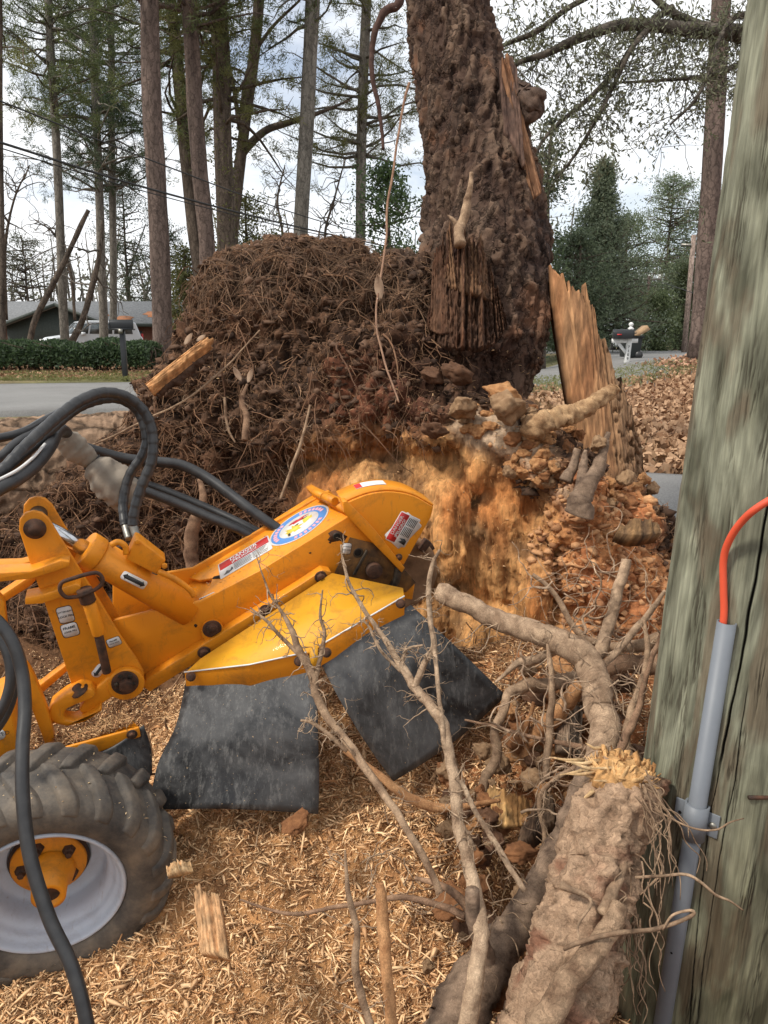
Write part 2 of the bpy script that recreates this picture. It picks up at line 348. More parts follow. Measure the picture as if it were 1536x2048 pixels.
axis_top = D(900, -200, 3.35); m_trunk = np.maximum.reduce([seg((890,-400,3.5),(960,330,3.3),.36,.15), seg((955,330,3.3),(985,560,3.2),.40,.18), seg((985,560,3.2),(1000,700,3.05),.30,.25)])
m_wood = np.maximum.reduce([near(650,960,2.85,.16), near(1060,1080,2.55,.10), near(1080,1260,2.55,.10), near(720,990,2.78,.22), near(840,1010,2.75,.26), near(925,1000,2.68,.23), near(880,1150,2.75,.36), near(1000,1120,2.62,.24), near(1000,1290,2.64,.28), near(700,1130,2.9,.3), near(640,965,2.85,.1)])
m_wood *= ss(D(0,905,2.7)[2], D(0,950,2.7)[2], wz[:, 2]-.0*wz[:, 0]) if False else 1
m_clay = np.maximum.reduce([near(1190,1120,2.55,.2), near(1230,1200,2.6,.25), near(1180,1000,2.5,.14), near(1085,935,2.5,.07), near(1250,1020,2.65,.14), near(1200,1350,2.55,.25), near(1090,1450,2.5,.22), near(1300,1330,2.7,.2), near(1030,1380,2.6,.13)])
m_ridge = np.maximum.reduce([seg((950,840,2.58),(1060,880,2.5),.09), seg((1060,880,2.5),(1130,1000,2.46),.07), seg((1130,1000,2.46),(1160,1040,2.46),.05)])
m_shade = np.maximum.reduce([near(850,760,2.85,.19)*.8, near(1000,745,2.9,.14), near(1110,1190,2.5,.05), near(1130,1080,2.5,.035), near(500,1090,2.95,.3)*.9, near(300,1130,3.0,.35)*.9, near(700,885,2.72,.12)*.6, near(600,1000,2.9,.13)*.5])  # cavities and undersides that get shade painted into their colour
m_redsoil = np.maximum.reduce([near(740,800,2.75,.2)*.8, near(700,730,2.8,.1)*.7, near(820,850,2.7,.12)*.8])
# relief
PX = V*np.array([1, 1, 1.0])
fine = fbm(PX, 55, 3); mid = fbm(PX+4, 18, 4); big = fbm(PX+8, 6, 4); rid = fbm(PX+2, 13, 4, ridged=True)
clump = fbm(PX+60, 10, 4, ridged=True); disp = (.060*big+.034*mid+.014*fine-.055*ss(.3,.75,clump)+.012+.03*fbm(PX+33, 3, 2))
barkp = PX*np.array([1, 1, .42]); bark = fbm(barkp, 22, 4, ridged=True)
crkv = ss(.30,.62,fbm(PX*np.array([1,1,.30])+.04*mid[:,None], 13, 4, ridged=True)); flk = fbm(PX*np.array([1,1,.14])+.03*mid[:,None], 32, 4); d_tr = .020*flk+.004*bark+.006*fbm(PX*np.array([1,1,.5])+3, 8, 4)+.050*fbm(PX*np.array([1,1,.3]), 3.0, 3)+.004*fine-.020*crkv
gr = V-D(830,1010,2.7)[None]; fan = np.arctan2(gr[:, 0]+.0, -(gr[:, 2]-.55)); woodp = np.stack([fan*2.2, V[:, 1]*.6, np.hypot(gr[:, 0], gr[:, 2]-.55)*.25], -1)
wg = fbm(woodp+1.5*0, 12, 4, ridged=True); wg2 = fbm(woodp, 3.6, 3)
wg3 = fbm(V*np.array([1,1,.16])+.03*mid[:,None], 42, 3); d_wd = .012*wg+.026*wg2+.012*wg3+.006*fine+.004*mid-.022*ss(.45,.75,fbm(PX*np.array([1,1,.35])+2, 5, 3, ridged=True))
d_cl = .03*rid+.030*mid+.013*fine+.03*big
disp = lerp(disp, d_tr, m_trunk); disp = lerp(disp, d_cl, m_clay); disp = lerp(disp, d_wd, m_wood*(1-m_clay*.6))
disp = lerp(disp, .016*fbm(PX*np.array([1,1,.7]), 16, 4, ridged=True)+.01*mid, m_ridge)
disp = disp-.05*near(1112,1180,2.48,.035,.6)-.05*near(1000,745,2.9,.09)-.03*seg((980,1100,2.6),(960,1240,2.62),.02,.8)
Vn = V+NR*disp[:, None]
# colours (what the place is made of, plus shade painted into hollows and folds)
def C(*a): return np.array(a, float)
k = lambda m_: np.clip(m_, 0, 1)[:, None]
hum = (fbm(PX+30, 25, 4)+.6*fine)
col = lerp(C(.030,.017,.011), C(.150,.078,.043), k(.5+1.1*hum-.45*ss(.3,.75,clump))); col = lerp(col, C(.16,.075,.040), k(ss(.05,.4,fbm(PX+50, 2.6, 3))*.45))  # clump term paints shade into the sunken soil crevices
col = lerp(col, lerp(C(.10,.034,.018), C(.21,.075,.038), k(.5+1.2*hum)), k(m_redsoil))
tr = lerp(C(.040,.024,.019), C(.155,.098,.066), k(.42+1.3*flk+.4*bark+.25*hum)); tr = lerp(tr, C(.18,.12,.082), k(ss(.05,.4,fbm(PX+70, 4, 3))*.6)); tr = lerp(tr, C(.045,.024,.018), k(crkv*.6)); tr = lerp(tr, C(.21,.10,.055), k(ss(.1,.45,fbm(PX+60, 6, 3))*.6)); col = lerp(col, tr, k(m_trunk))
wd = lerp(C(.26,.10,.03), C(.86,.45,.17), k(.68+.6*wg+1.1*wg3+.3*hum)); wd = lerp(wd, C(.60,.215,.06), k(ss(-.1,.3,fbm(PX+90, 3.5, 3))*.8)); wd = lerp(wd, C(.22,.14,.075), k(ss(.08,.35,fbm(PX+120, 5, 3))*.8)); wd = lerp(wd, C(.17,.08,.035), k(ss(.45,.8,fbm(PX*np.array([1,1,.35])+2, 5, 3, ridged=True))*.5))  # last blend paints shade into the folds of the wood
col = lerp(col, wd, k(m_wood))
cl = lerp(C(.22,.075,.028), C(.56,.25,.10), k(.45+.8*rid+.5*hum)); cl = lerp(cl, C(.30,.10,.04), k(ss(-.1,.3,fbm(PX+20, 5, 3))*.7)); col = lerp(col, cl, k(m_clay*(1-.5*m_wood)))
rg_ = lerp(C(.13,.085,.055), C(.46,.33,.22), k(.45+.9*fbm(PX+5, 24, 4, ridged=True)*.7+.3*hum)); col = lerp(col, rg_, k(m_ridge))
col = lerp(col, C(.035,.024,.022), k(near(1075,470,3.1,.10)*.7+near(1090,560,3.05,.12)*.5)) ; col = lerp(col, C(.05,.025,.018), k(m_shade*.6))  # painted shade: right flank of the trunk, then hollows and undersides
STUMP = thing('overturned_stump', 'huge brown overturned stump and root plate with tall bark covered trunk, behind the grinder', 'tree stump', (0.2, 3.1, .1))
def submesh(name, fsel, mat, lab=None):
    f_ = FQ[fsel]; u_, inv = np.unique(f_, return_inverse=True); o_ = MB().add(Vn[u_], inv.reshape(-1, 4), col[u_]).build(name, mat, STUMP, True, True)
    if lab: o_['label'] = lab
    return o_
fm_t = m_trunk[FQ].mean(1) > .5; fm_w = (m_wood*(1-m_clay*.5))[FQ].mean(1) > .5; fm_w &= ~fm_t
submesh('root_mass', ~(fm_t | fm_w), vcol('stump_surface', .93, 70, .55, 1.55, .7, 110, .008))
submesh('trunk', fm_t, bark_mat('stump_bark', 19, (1, 1, .16), .45, 60, .018, .09), 'dark flaking bark of the standing trunk')
submesh('ground_wood_face', fm_w, vcol('ground_wood', .88, 55, .48, 1.5, 1.0, 75, .016, stretch=(1, 1, .13)), 'freshly ground orange wood face')
# visible surface points for scattering
N2 = NR; qx, qy, qd = pix_of(Vn); facing = ((Vn-EYE)*N2).sum(1) < 0
vis = facing & (qx > -60) & (qx < 1400) & (qy > -40) & (qy < 1600)
# keep only first hit by a coarse depth map
gx = np.clip((qx/10).astype(int)+10, 0, 180); gy = np.clip((qy/10).astype(int)+10, 0, 200); dm = np.full((181, 201), 99.); np.minimum.at(dm, (gx[vis], gy[vis]), qd[vis])
first = vis & (qd < dm[gx, gy]+.12)
soil_w = np.clip(1-1.3*m_wood-m_trunk*1.5-m_clay-m_ridge, 0, 1)*first
def pick(wt, n): p_ = wt/wt.sum(); return rng.choice(len(wt), n, p=p_)
def strands(name, mat, idx, length, rad, col_a, col_b, down=.5, wig=.5, sides=3, segs=6, lift=.01, along=None, parent=None, taper=.5):
    n_ = len(idx); L_ = length[0]+(length[1]-length[0])*rng.random(n_)**1.6; P0 = Vn[idx]+NR[idx]*lift; Nn = NR[idx]
    t0 = rng.normal(size=(n_, 3)); t0 -= Nn*(t0*Nn).sum(1)[:, None]; t0 /= np.linalg.norm(t0, axis=1)[:, None]+1e-9
    t0 = t0+Nn*(.1+.35*rng.random((n_, 1))); 
    if along is not None: t0 = t0*.5+np.asarray(along)*1.0
    t0[:, 2] -= down*rng.random(n_); pts = [P0]; d_ = t0/np.linalg.norm(t0, axis=1)[:, None]
    for s_ in range(segs):
        d_ = d_+rng.normal(size=(n_, 3))*wig*.45-Nn*.06; d_[:, 2] -= down*.18; d_ /= np.linalg.norm(d_, axis=1)[:, None]; pts.append(pts[-1]+d_*(L_/segs)[:, None])
    pts = np.stack(pts, 1); T = np.gradient(pts, axis=1); T /= np.linalg.norm(T, axis=2)[..., None]+1e-9
    A = np.cross(T, np.array([.3, .9, .1])); A /= np.linalg.norm(A, axis=2)[..., None]+1e-9; B = np.cross(T, A)
    r_ = (rad[0]+(rad[1]-rad[0])*rng.random(n_)**2)[:, None]*np.linspace(1, taper, segs+1)[None]
    an = np.arange(sides)*2*math.pi/sides
    ring = pts[:, :, None]+r_[..., None, None]*(A[:, :, None]*np.cos(an)[:, None]+B[:, :, None]*np.sin(an)[:, None])
    vv = ring.reshape(-1, 3); base = (np.arange(n_)*(segs+1)*sides)[:, None, None]; i_ = (np.arange(segs)*sides)[None, :, None]; j_ = np.arange(sides)[None, None]; j2 = (j_+1) % sides
    ff = np.stack([base+i_+j_, base+i_+j2, base+i_+sides+j2, base+i_+sides+j_], -1).reshape(-1, 4)
    cc_ = lerp(np.array(col_a), np.array(col_b), rng.random((n_, 1))); cc_ = np.repeat(cc_, (segs+1)*sides, 0)
    return tag(MB().add(vv, ff, cc_).build(name, mat, parent, True, True), kind='stuff')
M_FIB = vcol('root_fibre', .85, 80, .7, 1.3, 0)
upper = ss(D(0,640,3)[2], D(0,560,3)[2], Vn[:, 2])
strands('pine_straw', M_FIB, pick(soil_w*upper*np.clip(NR[:, 2]+.5, 0, 1), 3600), (.04,.17), (.0007,.0024), (.07,.042,.028), (.23,.14,.085), down=.8, wig=.22, segs=4, lift=.004, parent=STUMP)
low = ss(D(0,780,2.9)[2], D(0,980,2.9)[2], Vn[:, 2])
strands('rootlets', M_FIB, pick(soil_w*(.55+low)*(qx < 860), 7200), (.03,.22), (.0006,.0024), (.07,.035,.018), (.27,.145,.08), down=.9, wig=.6, segs=6, lift=.008, parent=STUMP)
strands('broken_roots', M_FIB, pick(soil_w*(qx < 900), 260), (.08,.34), (.0018,.0048), (.09,.045,.026), (.25,.135,.075), down=.7, wig=.35, segs=9, lift=.004, parent=STUMP, sides=6)
strands('fine_litter', M_FIB, pick(soil_w, 9000), (.015,.07), (.0007,.0024), (.09,.045,.022), (.36,.21,.12), down=.2, wig=.5, segs=2, lift=.004, parent=STUMP)
strands('bark_fibre', M_FIB, pick(m_trunk*first*(facing&(((Vn-EYE)/np.linalg.norm(Vn-EYE,axis=1)[:,None]*NR).sum(1)<-.35)), 1500), (.006,.022), (.0005,.0014), (.07,.04,.03), (.24,.15,.11), down=.6, wig=.3, segs=2, lift=.002, parent=STUMP)
strands('wood_fibre', M_FIB, pick((m_wood+.15*m_clay)*first, 4200), (.006,.022), (.0006,.0020), (.44,.20,.07), (.80,.46,.19), down=2.5, wig=.12, segs=2, lift=-.001, parent=STUMP)
# crumbs of soil / clay as small faceted grains
def crumbs(name, mat, P0, size, ca, cb, parent=None, squash=.7):
    n_ = len(P0); bm = bmesh.new(); bmesh.ops.create_icosphere(bm, subdivisions=1, radius=1); iv = np.array([q.co[:] for q in bm.verts]); jf = np.array([[q.index for q in f_.verts] for f_ in bm.faces]); bm.free()
    s_ = (size[0]+(size[1]-size[0])*rng.random(n_)**3)[:, None, None]; vv = iv[None]*(1+.38*rng.normal(size=(n_, len(iv), 1)))*s_
    vv = vv*(np.array([1, 1, squash])*(.55+.9*rng.random((n_, 3))))[:, None]; a = rng.random(n_)*6.28; ca_, sa_ = np.cos(a)[:, None], np.sin(a)[:, None]
    vv = np.stack([vv[..., 0]*ca_-vv[..., 1]*sa_, vv[..., 0]*sa_+vv[..., 1]*ca_, vv[..., 2]], -1)+P0[:, None]
    ff = (jf[None]+(np.arange(n_)*len(iv))[:, None, None]).reshape(-1, 3); cc_ = np.repeat(lerp(np.array(ca), np.array(cb), rng.random((n_, 1))), len(iv), 0)
    return tag(MB().add(vv.reshape(-1, 3), ff, cc_).build(name, mat, parent, False, True), kind='stuff')
M_CR = vcol('crumb', .95, 90, .7, 1.3, .5, 150, .004)
ii = pick(soil_w, 6500); crumbs('soil_crumbs', M_CR, Vn[ii]+NR[ii]*.002, (.003,.019), (.035,.02,.013), (.14,.08,.05), STUMP)
ii = pick(m_clay*first+.10*m_ridge*first, 2600); crumbs('clay_crumbs', M_CR, Vn[ii]+NR[ii]*.001, (.003,.020), (.22,.09,.04), (.60,.33,.16), STUMP)
# ------------------------------------------------------------------ stump grinder
GD = norm([.85, .195, .495]); GN = np.array([.308, -.938, -.161]); GN = norm(GN-GD*(GN@GD)); GU = norm(np.cross(GN, GD)); GU = GU if GU[2] > 0 else -GU
GA = D(520, 1190, 2.2)
def onp(px, py, p0, nn): r = ray(px, py); return EYE+r*(((p0-EYE)@nn)/(r@nn))
def S_(px, py, off=0): return onp(px, py, GA+GN*off, GN)
TOPP = S_(520, 1144, 0)                         # a point on the front upper edge of the boom
def T_(px, py, off=0): return onp(px, py, TOPP+GU*off, GU)
def paint(name, c1, c2, rough=.5, chips=True, dirt=.6):
    m, n, b = new_mat(name); b.inputs['Roughness'].default_value = rough; b.inputs['Coat Weight'].default_value = .04; b.inputs['Specular IOR Level'].default_value = .35
    t = noise_node(n, 3, 4, .6); base = ramp(n, t.outputs['Fac'], [(.3, c1), (.7, c2)])
    t2 = noise_node(n, 14, 8, .75, dist=.4); d_ = ramp(n, t2.outputs['Fac'], [(.50, (0,0,0)), (.75, (dirt,)*3)])
    base = mixc(n, d_, base, (.14,.07,.025))
    if chips:
        t3 = noise_node(n, 60, 5, .75); k1 = ramp(n, t3.outputs['Fac'], [(.685, (0,0,0)), (.70, (1,1,1))])
        g_ = n.nodes.new('ShaderNodeNewGeometry'); k2 = ramp(n, g_.outputs['Pointiness'], [(.515, (0,0,0)), (.56, (1,1,1))])
        t4 = noise_node(n, 22, 6, .7); k3 = ramp(n, t4.outputs['Fac'], [(.50, (0,0,0)), (.56, (1,1,1))])
        kk = mixc(n, 1.0, k1, k3, 'MULTIPLY'); kk = mixc(n, 1.0, kk, ramp(n, t2.outputs['Fac'], [(.705, (0,0,0)), (.725, (1,1,1))]), 'ADD'); base = mixc(n, kk, base, (.035,.016,.010))
        rr = ramp(n, kk, [(0, (rough,)*3), (1, (.85,)*3)]); n.links.new(rr, b.inputs['Roughness'])
    bv = n.nodes.new('ShaderNodeBevel'); bv.samples = 4; bv.inputs['Radius'].default_value = .0045; ge = n.nodes.new('ShaderNodeNewGeometry'); dt = n.nodes.new('ShaderNodeVectorMath'); dt.operation = 'DOT_PRODUCT'
    n.links.new(bv.outputs[0], dt.inputs[0]); n.links.new(ge.outputs['Normal'], dt.inputs[1]); ed = ramp(n, dt.outputs['Value'], [(.86, (1,1,1)), (.985, (0,0,0))]); t7 = noise_node(n, 26, 6, .75)
    ew = mixc(n, 1.0, ed, ramp(n, t7.outputs['Fac'], [(.47, (0,0,0)), (.56, (.95,)*3)]), 'MULTIPLY'); base = mixc(n, ew, base, (.05,.025,.014))
    t6 = noise_node(n, 90, 4, .8, stretch=(1, .3, .12)); sc6 = ramp(n, t6.outputs['Fac'], [(.60, (0,0,0)), (.70, (.35,)*3)]); base = mixc(n, sc6, base, (.20,.10,.04))
    n.links.new(base, b.inputs['Base Color']); t5 = noise_node(n, 35, 4, .6); bumpn(n, b, t5.outputs['Fac'], .08, .003); return m
M_OR = paint('orange_paint', (.74,.27,.012), (.66,.225,.010)); M_YE = paint('yellow_paint', (.72,.36,.02), (.60,.27,.012), .55)
M_RUST = pm('rusty_steel', (.035,.022,.016), (.11,.05,.028), 40, .75, .2, .5, 120, bd=.003)
M_STEEL = pm('dark_steel', (.03,.028,.026), (.09,.07,.05), 30, .55, .5, .3, 90, bd=.002)
M_CHROME = pm('chrome', (.55,.55,.56), (.42,.42,.43), 20, .18, 1.0); M_ZINC = pm('zinc', (.30,.29,.26), (.18,.17,.15), 40, .45, .8)
M_HOSE = pm('hose_rubber', (.018,.018,.019), (.035,.034,.034), 30, .42, 0, .12, 200, bd=.001, spec=.5)
M_WHITE = pm('decal_white', (.72,.71,.69), (.60,.58,.55), 30, .45); M_RED = pm('decal_red', (.55,.03,.03), (.45,.03,.03), 30, .45)
M_BLACK = pm('print_black', (.02,.02,.02)); M_BLUE = pm('decal_blue', (.10,.27,.62)); M_PINK = pm('decal_rose', (.70,.35,.42)); M_DYEL = pm('decal_yellow', (.75,.58,.08))
M_HOLE = pm('hole_dark', (.008,.006,.005), rough=1)
def rubber_flap_mat():
    m, n, b = new_mat('rubber_flap'); b.inputs['Roughness'].default_value = .5
    t = noise_node(n, 5, 6, .7, dist=.8); t2 = noise_node(n, 60, 6, .8, stretch=(1, 1, .25)); t3 = noise_node(n, 160, 2, .5)
    a = ramp(n, t.outputs['Fac'], [(.38, (.012,.012,.013)), (.68, (.085,.085,.086))]); s_ = ramp(n, t2.outputs['Fac'], [(.50, (0,0,0)), (.72, (.6,.6,.6))])
    c_ = mixc(n, s_, a, (.20,.195,.185)); d_ = ramp(n, t3.outputs['Fac'], [(.70, (0,0,0)), (.74, (.8,.8,.8))]); c_ = mixc(n, d_, c_, (.35,.25,.15))
    n.links.new(c_, b.inputs['Base Color']); n.links.new(ramp(n, t.outputs['Fac'], [(.35, (.38,)*3), (.65, (.6,)*3)]), b.inputs['Roughness'])
    bumpn(n, b, t2.outputs['Fac'], .25, .003); return m
M_FLAP = rubber_flap_mat()
GR = thing('stump_grinder', 'orange wheeled stump grinder with raised boom, black hoses and two black rubber flaps', 'stump grinder', (-.85, 1.75, .05))
def plate(name, pts, off, th, mat=None, bv=.003, parent=None, P=S_, n_=None, lab=None, sh=0):
    nn = GN if n_ is None else n_
    o = MB().prism([P(x, y, off)-nn*sh for x, y in pts], -nn*th).build(name, mat or M_OR, parent or GR)
    if bv: bevel(o, bv)
    if lab: o['label'] = lab
    return o
def disc(px, py, r, off, th=.004, n=24, P=S_, ax=None, rx=None):     # disc polygon of pixel radius r lying on the plane
    c = P(px, py, off); k = r*np.linalg.norm(c-EYE)/F*.97; nn = GN if ax is None else ax; e1 = GD; e2 = np.cross(nn, e1)
    return [c+e1*k*math.cos(a)+e2*k*math.sin(a) for a in np.linspace(0, 2*math.pi, n, endpoint=False)]
def rod(name, a, b, r, mat, parent=None, sides=20, bv=0): 
    o = MB().tube([a, lerp(a, b, .5), b], r, sides).build(name, mat, parent or GR, False)
    for p_ in o.data.polygons: p_.use_smooth = len(p_.vertices) == 4
    if bv: bevel(o, bv)
    return o
def dprism(name, poly, ext, mat, parent=None, bv=.0015):
    o = MB().prism(poly, ext).build(name, mat, parent or GR); 
    if bv: bevel(o, bv)
    return o
def bolt(px, py, r, off, parent=None, mat=None, P=S_, ax=None, head=.012):
    nn = GN if ax is None else ax
    o = dprism('washer', disc(px, py, r, off, P=P, ax=ax), nn*.004, M_RUST, parent)
    o2 = MB().prism(disc(px, py, r*.68, off+.004, n=6, P=P, ax=ax), nn*head).prism(disc(px, py, r*.36, off+.004+head, n=10, P=P, ax=ax), nn*.007).build('bolt', mat or M_RUST, parent or GR); bevel(o2, .0015); return o2
_tx = {}
def text(s, o0, xd, yd, size, mat, parent, name='lettering', lift=.0008, bold=0):
    cu = bpy.data.curves.new('t', 'FONT'); cu.body = s; cu.size = 1; cu.align_x = 'CENTER'; cu.align_y = 'CENTER'; cu.offset = bold; cu.resolution_u = 2
    ob = bpy.data.objects.new('t', cu); me_ = ob.to_mesh(); v = mesh_np(me_).copy(); fs = [tuple(p.vertices) for p in me_.polygons]; ob.to_mesh_clear(); bpy.data.objects.remove(ob); bpy.data.curves.remove(cu)
    nn = np.cross(xd, yd); v3 = o0+xd*(v[:, :1]*size)+yd*(v[:, 1:2]*size)+nn*lift
    return MB().add(v3, fs).build(name, mat, parent)
def frame4(pts, P, off):                     # four corner pixels TL,TR,BR,BL -> centre, unit x, unit y, w, h
    q = [P(x, y, off) for x, y in pts]; X_ = ((q[1]-q[0])+(q[2]-q[3]))/2; Y_ = ((q[0]-q[3])+(q[1]-q[2]))/2
    return sum(q)/4, norm(X_), norm(Y_-norm(X_)*(Y_@norm(X_))), np.linalg.norm(X_), np.linalg.norm(Y_)
def rrect(c, X_, Y_, w_, h_, r=.15, n=4):
    r = r*min(w_, h_); pts = []
    for sx, sy, a0 in ((1,1,0),(-1,1,90),(-1,-1,180),(1,-1,270)):
        for a in np.linspace(a0, a0+90, n): 
            t_ = math.radians(a); pts.append(c+X_*(sx*(w_/2-r)+r*math.cos(t_))+Y_*(sy*(h_/2-r)+r*math.sin(t_)))
    return pts
def decal(name, pts, P, off, mat, parent=None, r=.15, th=.0008, scale=1.0, dx=0, dy=0):
    c, X_, Y_, w_, h_ = frame4(pts, P, off); nn = np.cross(X_, Y_); c = c+X_*dx*w_+Y_*dy*h_
    o = MB().prism(rrect(c, X_, Y_, w_*scale, h_*scale, r), nn*th).build(name, mat, parent or GR); return o, c+nn*th, X_, Y_, w_, h_, nn
# --- boom
plate('boom_side_plate', [(225,1241),(330,1216),(400,1203),(520,1141),(696,1033),(742,1075),(800,1135),(830,1170),(825,1200),(760,1190),(665,1148),(290,1372),(262,1392),(236,1380),(225,1300)], 0, .012)
plate('boom_side_plate', [(225,1241),(330,1216),(400,1203),(696,1033),(742,1075),(800,1135),(830,1170),(760,1190),(665,1148),(290,1372),(262,1392),(236,1380),(225,1300)], 0, .012, sh=.22)
bt = MB()
o = MB().prism([T_(*p) for p in [(279,1262),(372,1228),(698,1030),(628,988),(430,1112),(366,1152),(398,1160),(424,1156),(420,1172),(400,1195),(374,1208)]], -GU*.009).build('boom_top_plate', M_OR, GR); bevel(o, .002)
o = MB().prism([T_(*p, -.02) for p in [(285,1258),(698,1035),(628,992),(360,1155)]], -GU*.006).build('boom_inner_web', M_OR, GR)
MB().prism([T_(*p, .001) for p in [(446,1149),(458,1142),(457,1147),(441,1157),(424,1158),(428,1153)]], GU*.0006).build('keyhole_slot', M_HOLE, GR)
# lower lip with flange strip and bolts
lp = [(292,1360),(600,1170),(645,1140),(662,1143),(664,1151),(615,1185),(300,1384),(286,1374)]
plate('boom_lower_flange', lp, .035, .035, M_OR, .002, lab='scuffed orange flange strip along the lower boom edge')
for x, y in ((641,1153),(530,1220),(408,1304)): bolt(x, y, 13, .037)
def stain(name, px, py, rx, ry, off, seed=0, P=S_, nn=None, mat=None, parent=None):
    r0 = np.random.RandomState(seed); a = np.linspace(0, 2*math.pi, 14, endpoint=False); k_ = 1+.35*r0.normal(size=14)*.6
    o_ = MB().prism([P(px+rx*math.cos(t_)*q, py+ry*math.sin(t_)*q, off) for t_, q in zip(a, k_)], (GN if nn is None else nn)*.0006).build(name, mat or M_RUST, parent or GR); return o_
dprism('pivot_boss', disc(424,1257,22,0), GN*.02, M_OR); bolt(424, 1257, 19, .02)
for q, (x, y, r_) in enumerate(((391,1251,3),(388,1226,3),(545,1230,2),(620,1106,2),(660,1085,2.5))): stain('paint_chip', x, y, r_, r_*.9, .0005, q)
for q, (x, y, rx) in enumerate(((674,1073,13),(716,1105,15))):
    stain('bare_metal_patch', x, y, rx*1.35, rx, .0006, 20+q); dprism('hole_rim', disc(x,y,rx*.75,.0005), GN*.004, M_STEEL); dprism('hole', disc(x,y,rx*.5,.0055), GN*.0005, M_HOLE)
# dirty cutter mount by the guard
plate('cutter_mount', [(668,1150),(700,1075),(760,1090),(815,1145),(832,1165),(812,1185),(720,1165)], .004, .003, pm('oily_dirt', (.05,.028,.014), (.22,.105,.03), 22, .7, .1, .5, 60, bd=.003), .001, lab='dirty oil stained plate round the cutter bearing')
dprism('bearing_hub', disc(746,1138,17,.006), GN*.02, M_RUST); plate('bearing_arm', [(722,1120),(733,1100),(737,1103),(712,1150),(706,1150)], .012, .006, M_STEEL, .001)
plate('mount_bracket', [(792,1140),(808,1130),(800,1165),(786,1184),(776,1180),(790,1160)], .02, .02, M_STEEL)
# --- cutter wheel behind
cw = S_(800, 1150, -.10); wheel = MB().lathe([(.0,-.0),(.10,0),(.11,-.006),(.125,-.006),(.130,.01),(.130,.03),(.125,.04),(0,.04)], cw, -GN, 64).build('cutter_wheel', pm('dusty_cutter', (.13,.075,.04), (.30,.18,.10), 14, .9, .1, .5, 60, bd=.004), GR, True)
for k_ in range(9):
    a = k_*2*math.pi/14; c_ = cw+(GD*math.cos(a)+np.cross(GN, GD)*math.sin(a))*.124; e_ = norm(GD*math.cos(a)+np.cross(GN, GD)*math.sin(a))
    o = MB().box(c_+GN*(.012 if k_ % 2 else -.05), e_*.02, np.cross(GN, e_)*.012, GN*.012).build('cutter_tooth', M_RUST, wheel); bevel(o, .003)
# --- guard
W = .085
arc = spline([(690,1008),(712,998),(742,988),(782,984),(826,992),(867,1014)], 5)
side = [tuple(p) for p in arc]+[(862,1034),(803,1138),(745,1070)]
g1 = plate('guard_side_plate', side, .012, .008, M_OR, .002, lab='orange curved side plate of the cutter guard')
plate('guard_side_plate', side, .012-W, .008, M_OR, .002)
tA = np.array([S_(x, y, .012) for x, y in arc]); tB = tA-GN*(W+.008)
mb = MB(); n_ = len(tA); up_ = np.array([norm(np.cross(tA[min(i+1, n_-1)]-tA[max(i-1, 0)], GN)) for i in range(n_)]); up_ *= np.sign(up_[:, 2:3])
allv = np.concatenate([tA-GN*.008, tB, tA-GN*.008+up_*.006, tB+up_*.006]); fs = []
for i in range(n_-1): fs += [(i, i+1, n_+i+1, n_+i), (2*n_+i, 3*n_+i, 3*n_+i+1, 2*n_+i+1), (i, 2*n_+i, 2*n_+i+1, i+1), (n_+i, n_+i+1, 3*n_+i+1, 3*n_+i)]
fs += [(0, n_, 3*n_, 2*n_), (n_-1, 3*n_-1, 4*n_-1, 2*n_-1)] if False else []
mb.add(allv, fs); mb.build('guard_top', M_OR, GR, True)
plate('guard_rim', [(686,1004),(694,1002),(752,1062),(810,1136),(804,1146),(742,1082),(688,1026)], .03, .03, M_OR, .002)
MB().prism([T_(*p, .002) for p in [(618,984),(628,978),(640,985),(700,1012),(707,1024),(697,1034),(630,996)]], GU*.02).build('hinge_flange', M_OR, GR)
hA, hB = T_(628,984,.035), T_(670,1003,.035); rod('hinge_barrel', hA, lerp(hA, hB, .48), .011, M_OR); rod('hinge_barrel', lerp(hA, hB, .52), hB, .012, M_OR)
bolt(797, 1114, 8, .013)
# --- yellow chip shelf: two tilted tops and two skirts
def V3(px, py, d): return D(px, py, d)
sh = [V3(664,1146,2.19), V3(806,1176,2.14), V3(808,1192,2.06), V3(640,1292,1.99), V3(622,1303,1.985), V3(500,1330,1.99), V3(372,1344,2.06), V3(400,1318,2.10)]
def patch(name, top, dn, mat, parent=None, bv=.003, lab=None):
    o_ = MB().prism(top, dn).build(name, mat, parent or GR); bevel(o_, bv); 
    if lab: o_['label'] = lab
    return o_
mbs = MB(); sc_ = V3(640,1235,2.07); sv = np.array(sh+[sc_]); n8 = len(sh)
mbs.add(np.concatenate([sv, sv-np.array([0,0,.006])]), [(i, (i+1) % n8, n8) for i in range(n8)]+[(n8+1+(i+1) % n8, n8+1+i, 2*n8+1) for i in range(n8)]+[(i, n8+1+i, n8+1+(i+1) % n8, (i+1) % n8) for i in range(n8)])
o = mbs.build('chip_shelf', M_YE, GR); o['label'] = 'worn yellow top of the chip shelf'
SKD = np.array([0, .006, -.058])
skR = [V3(809,1194,2.058), V3(640,1293,1.983)]; skL = [V3(614,1306,1.982), V3(500,1331,1.985), V3(370,1346,2.055)]
for q, sk in enumerate((skR, skL)):
    top = [p+np.array([0,-.004,.002]) for p in sk]; bot = [p+SKD for p in top]; nn = np.array([0, .005, 0.0])
    o = MB().prism(top+bot[::-1], nn).build('shelf_skirt', M_OR, GR); bevel(o, .0015)
    # white putty-like edge seam
    MB().tube([p+np.array([0,-.002,.003]) for p in (top if len(top) > 2 else [top[0], lerp(top[0], top[1], .5), top[1]])], .0022, 6).build('edge_seam', M_WHITE, GR)
o = MB().box(V3(628,1318,1.985), GD*.012, (0,.006,0), (0,0,.03)).build('skirt_bracket', M_YE, GR)
CAMN = norm([.05, -.97, .2])
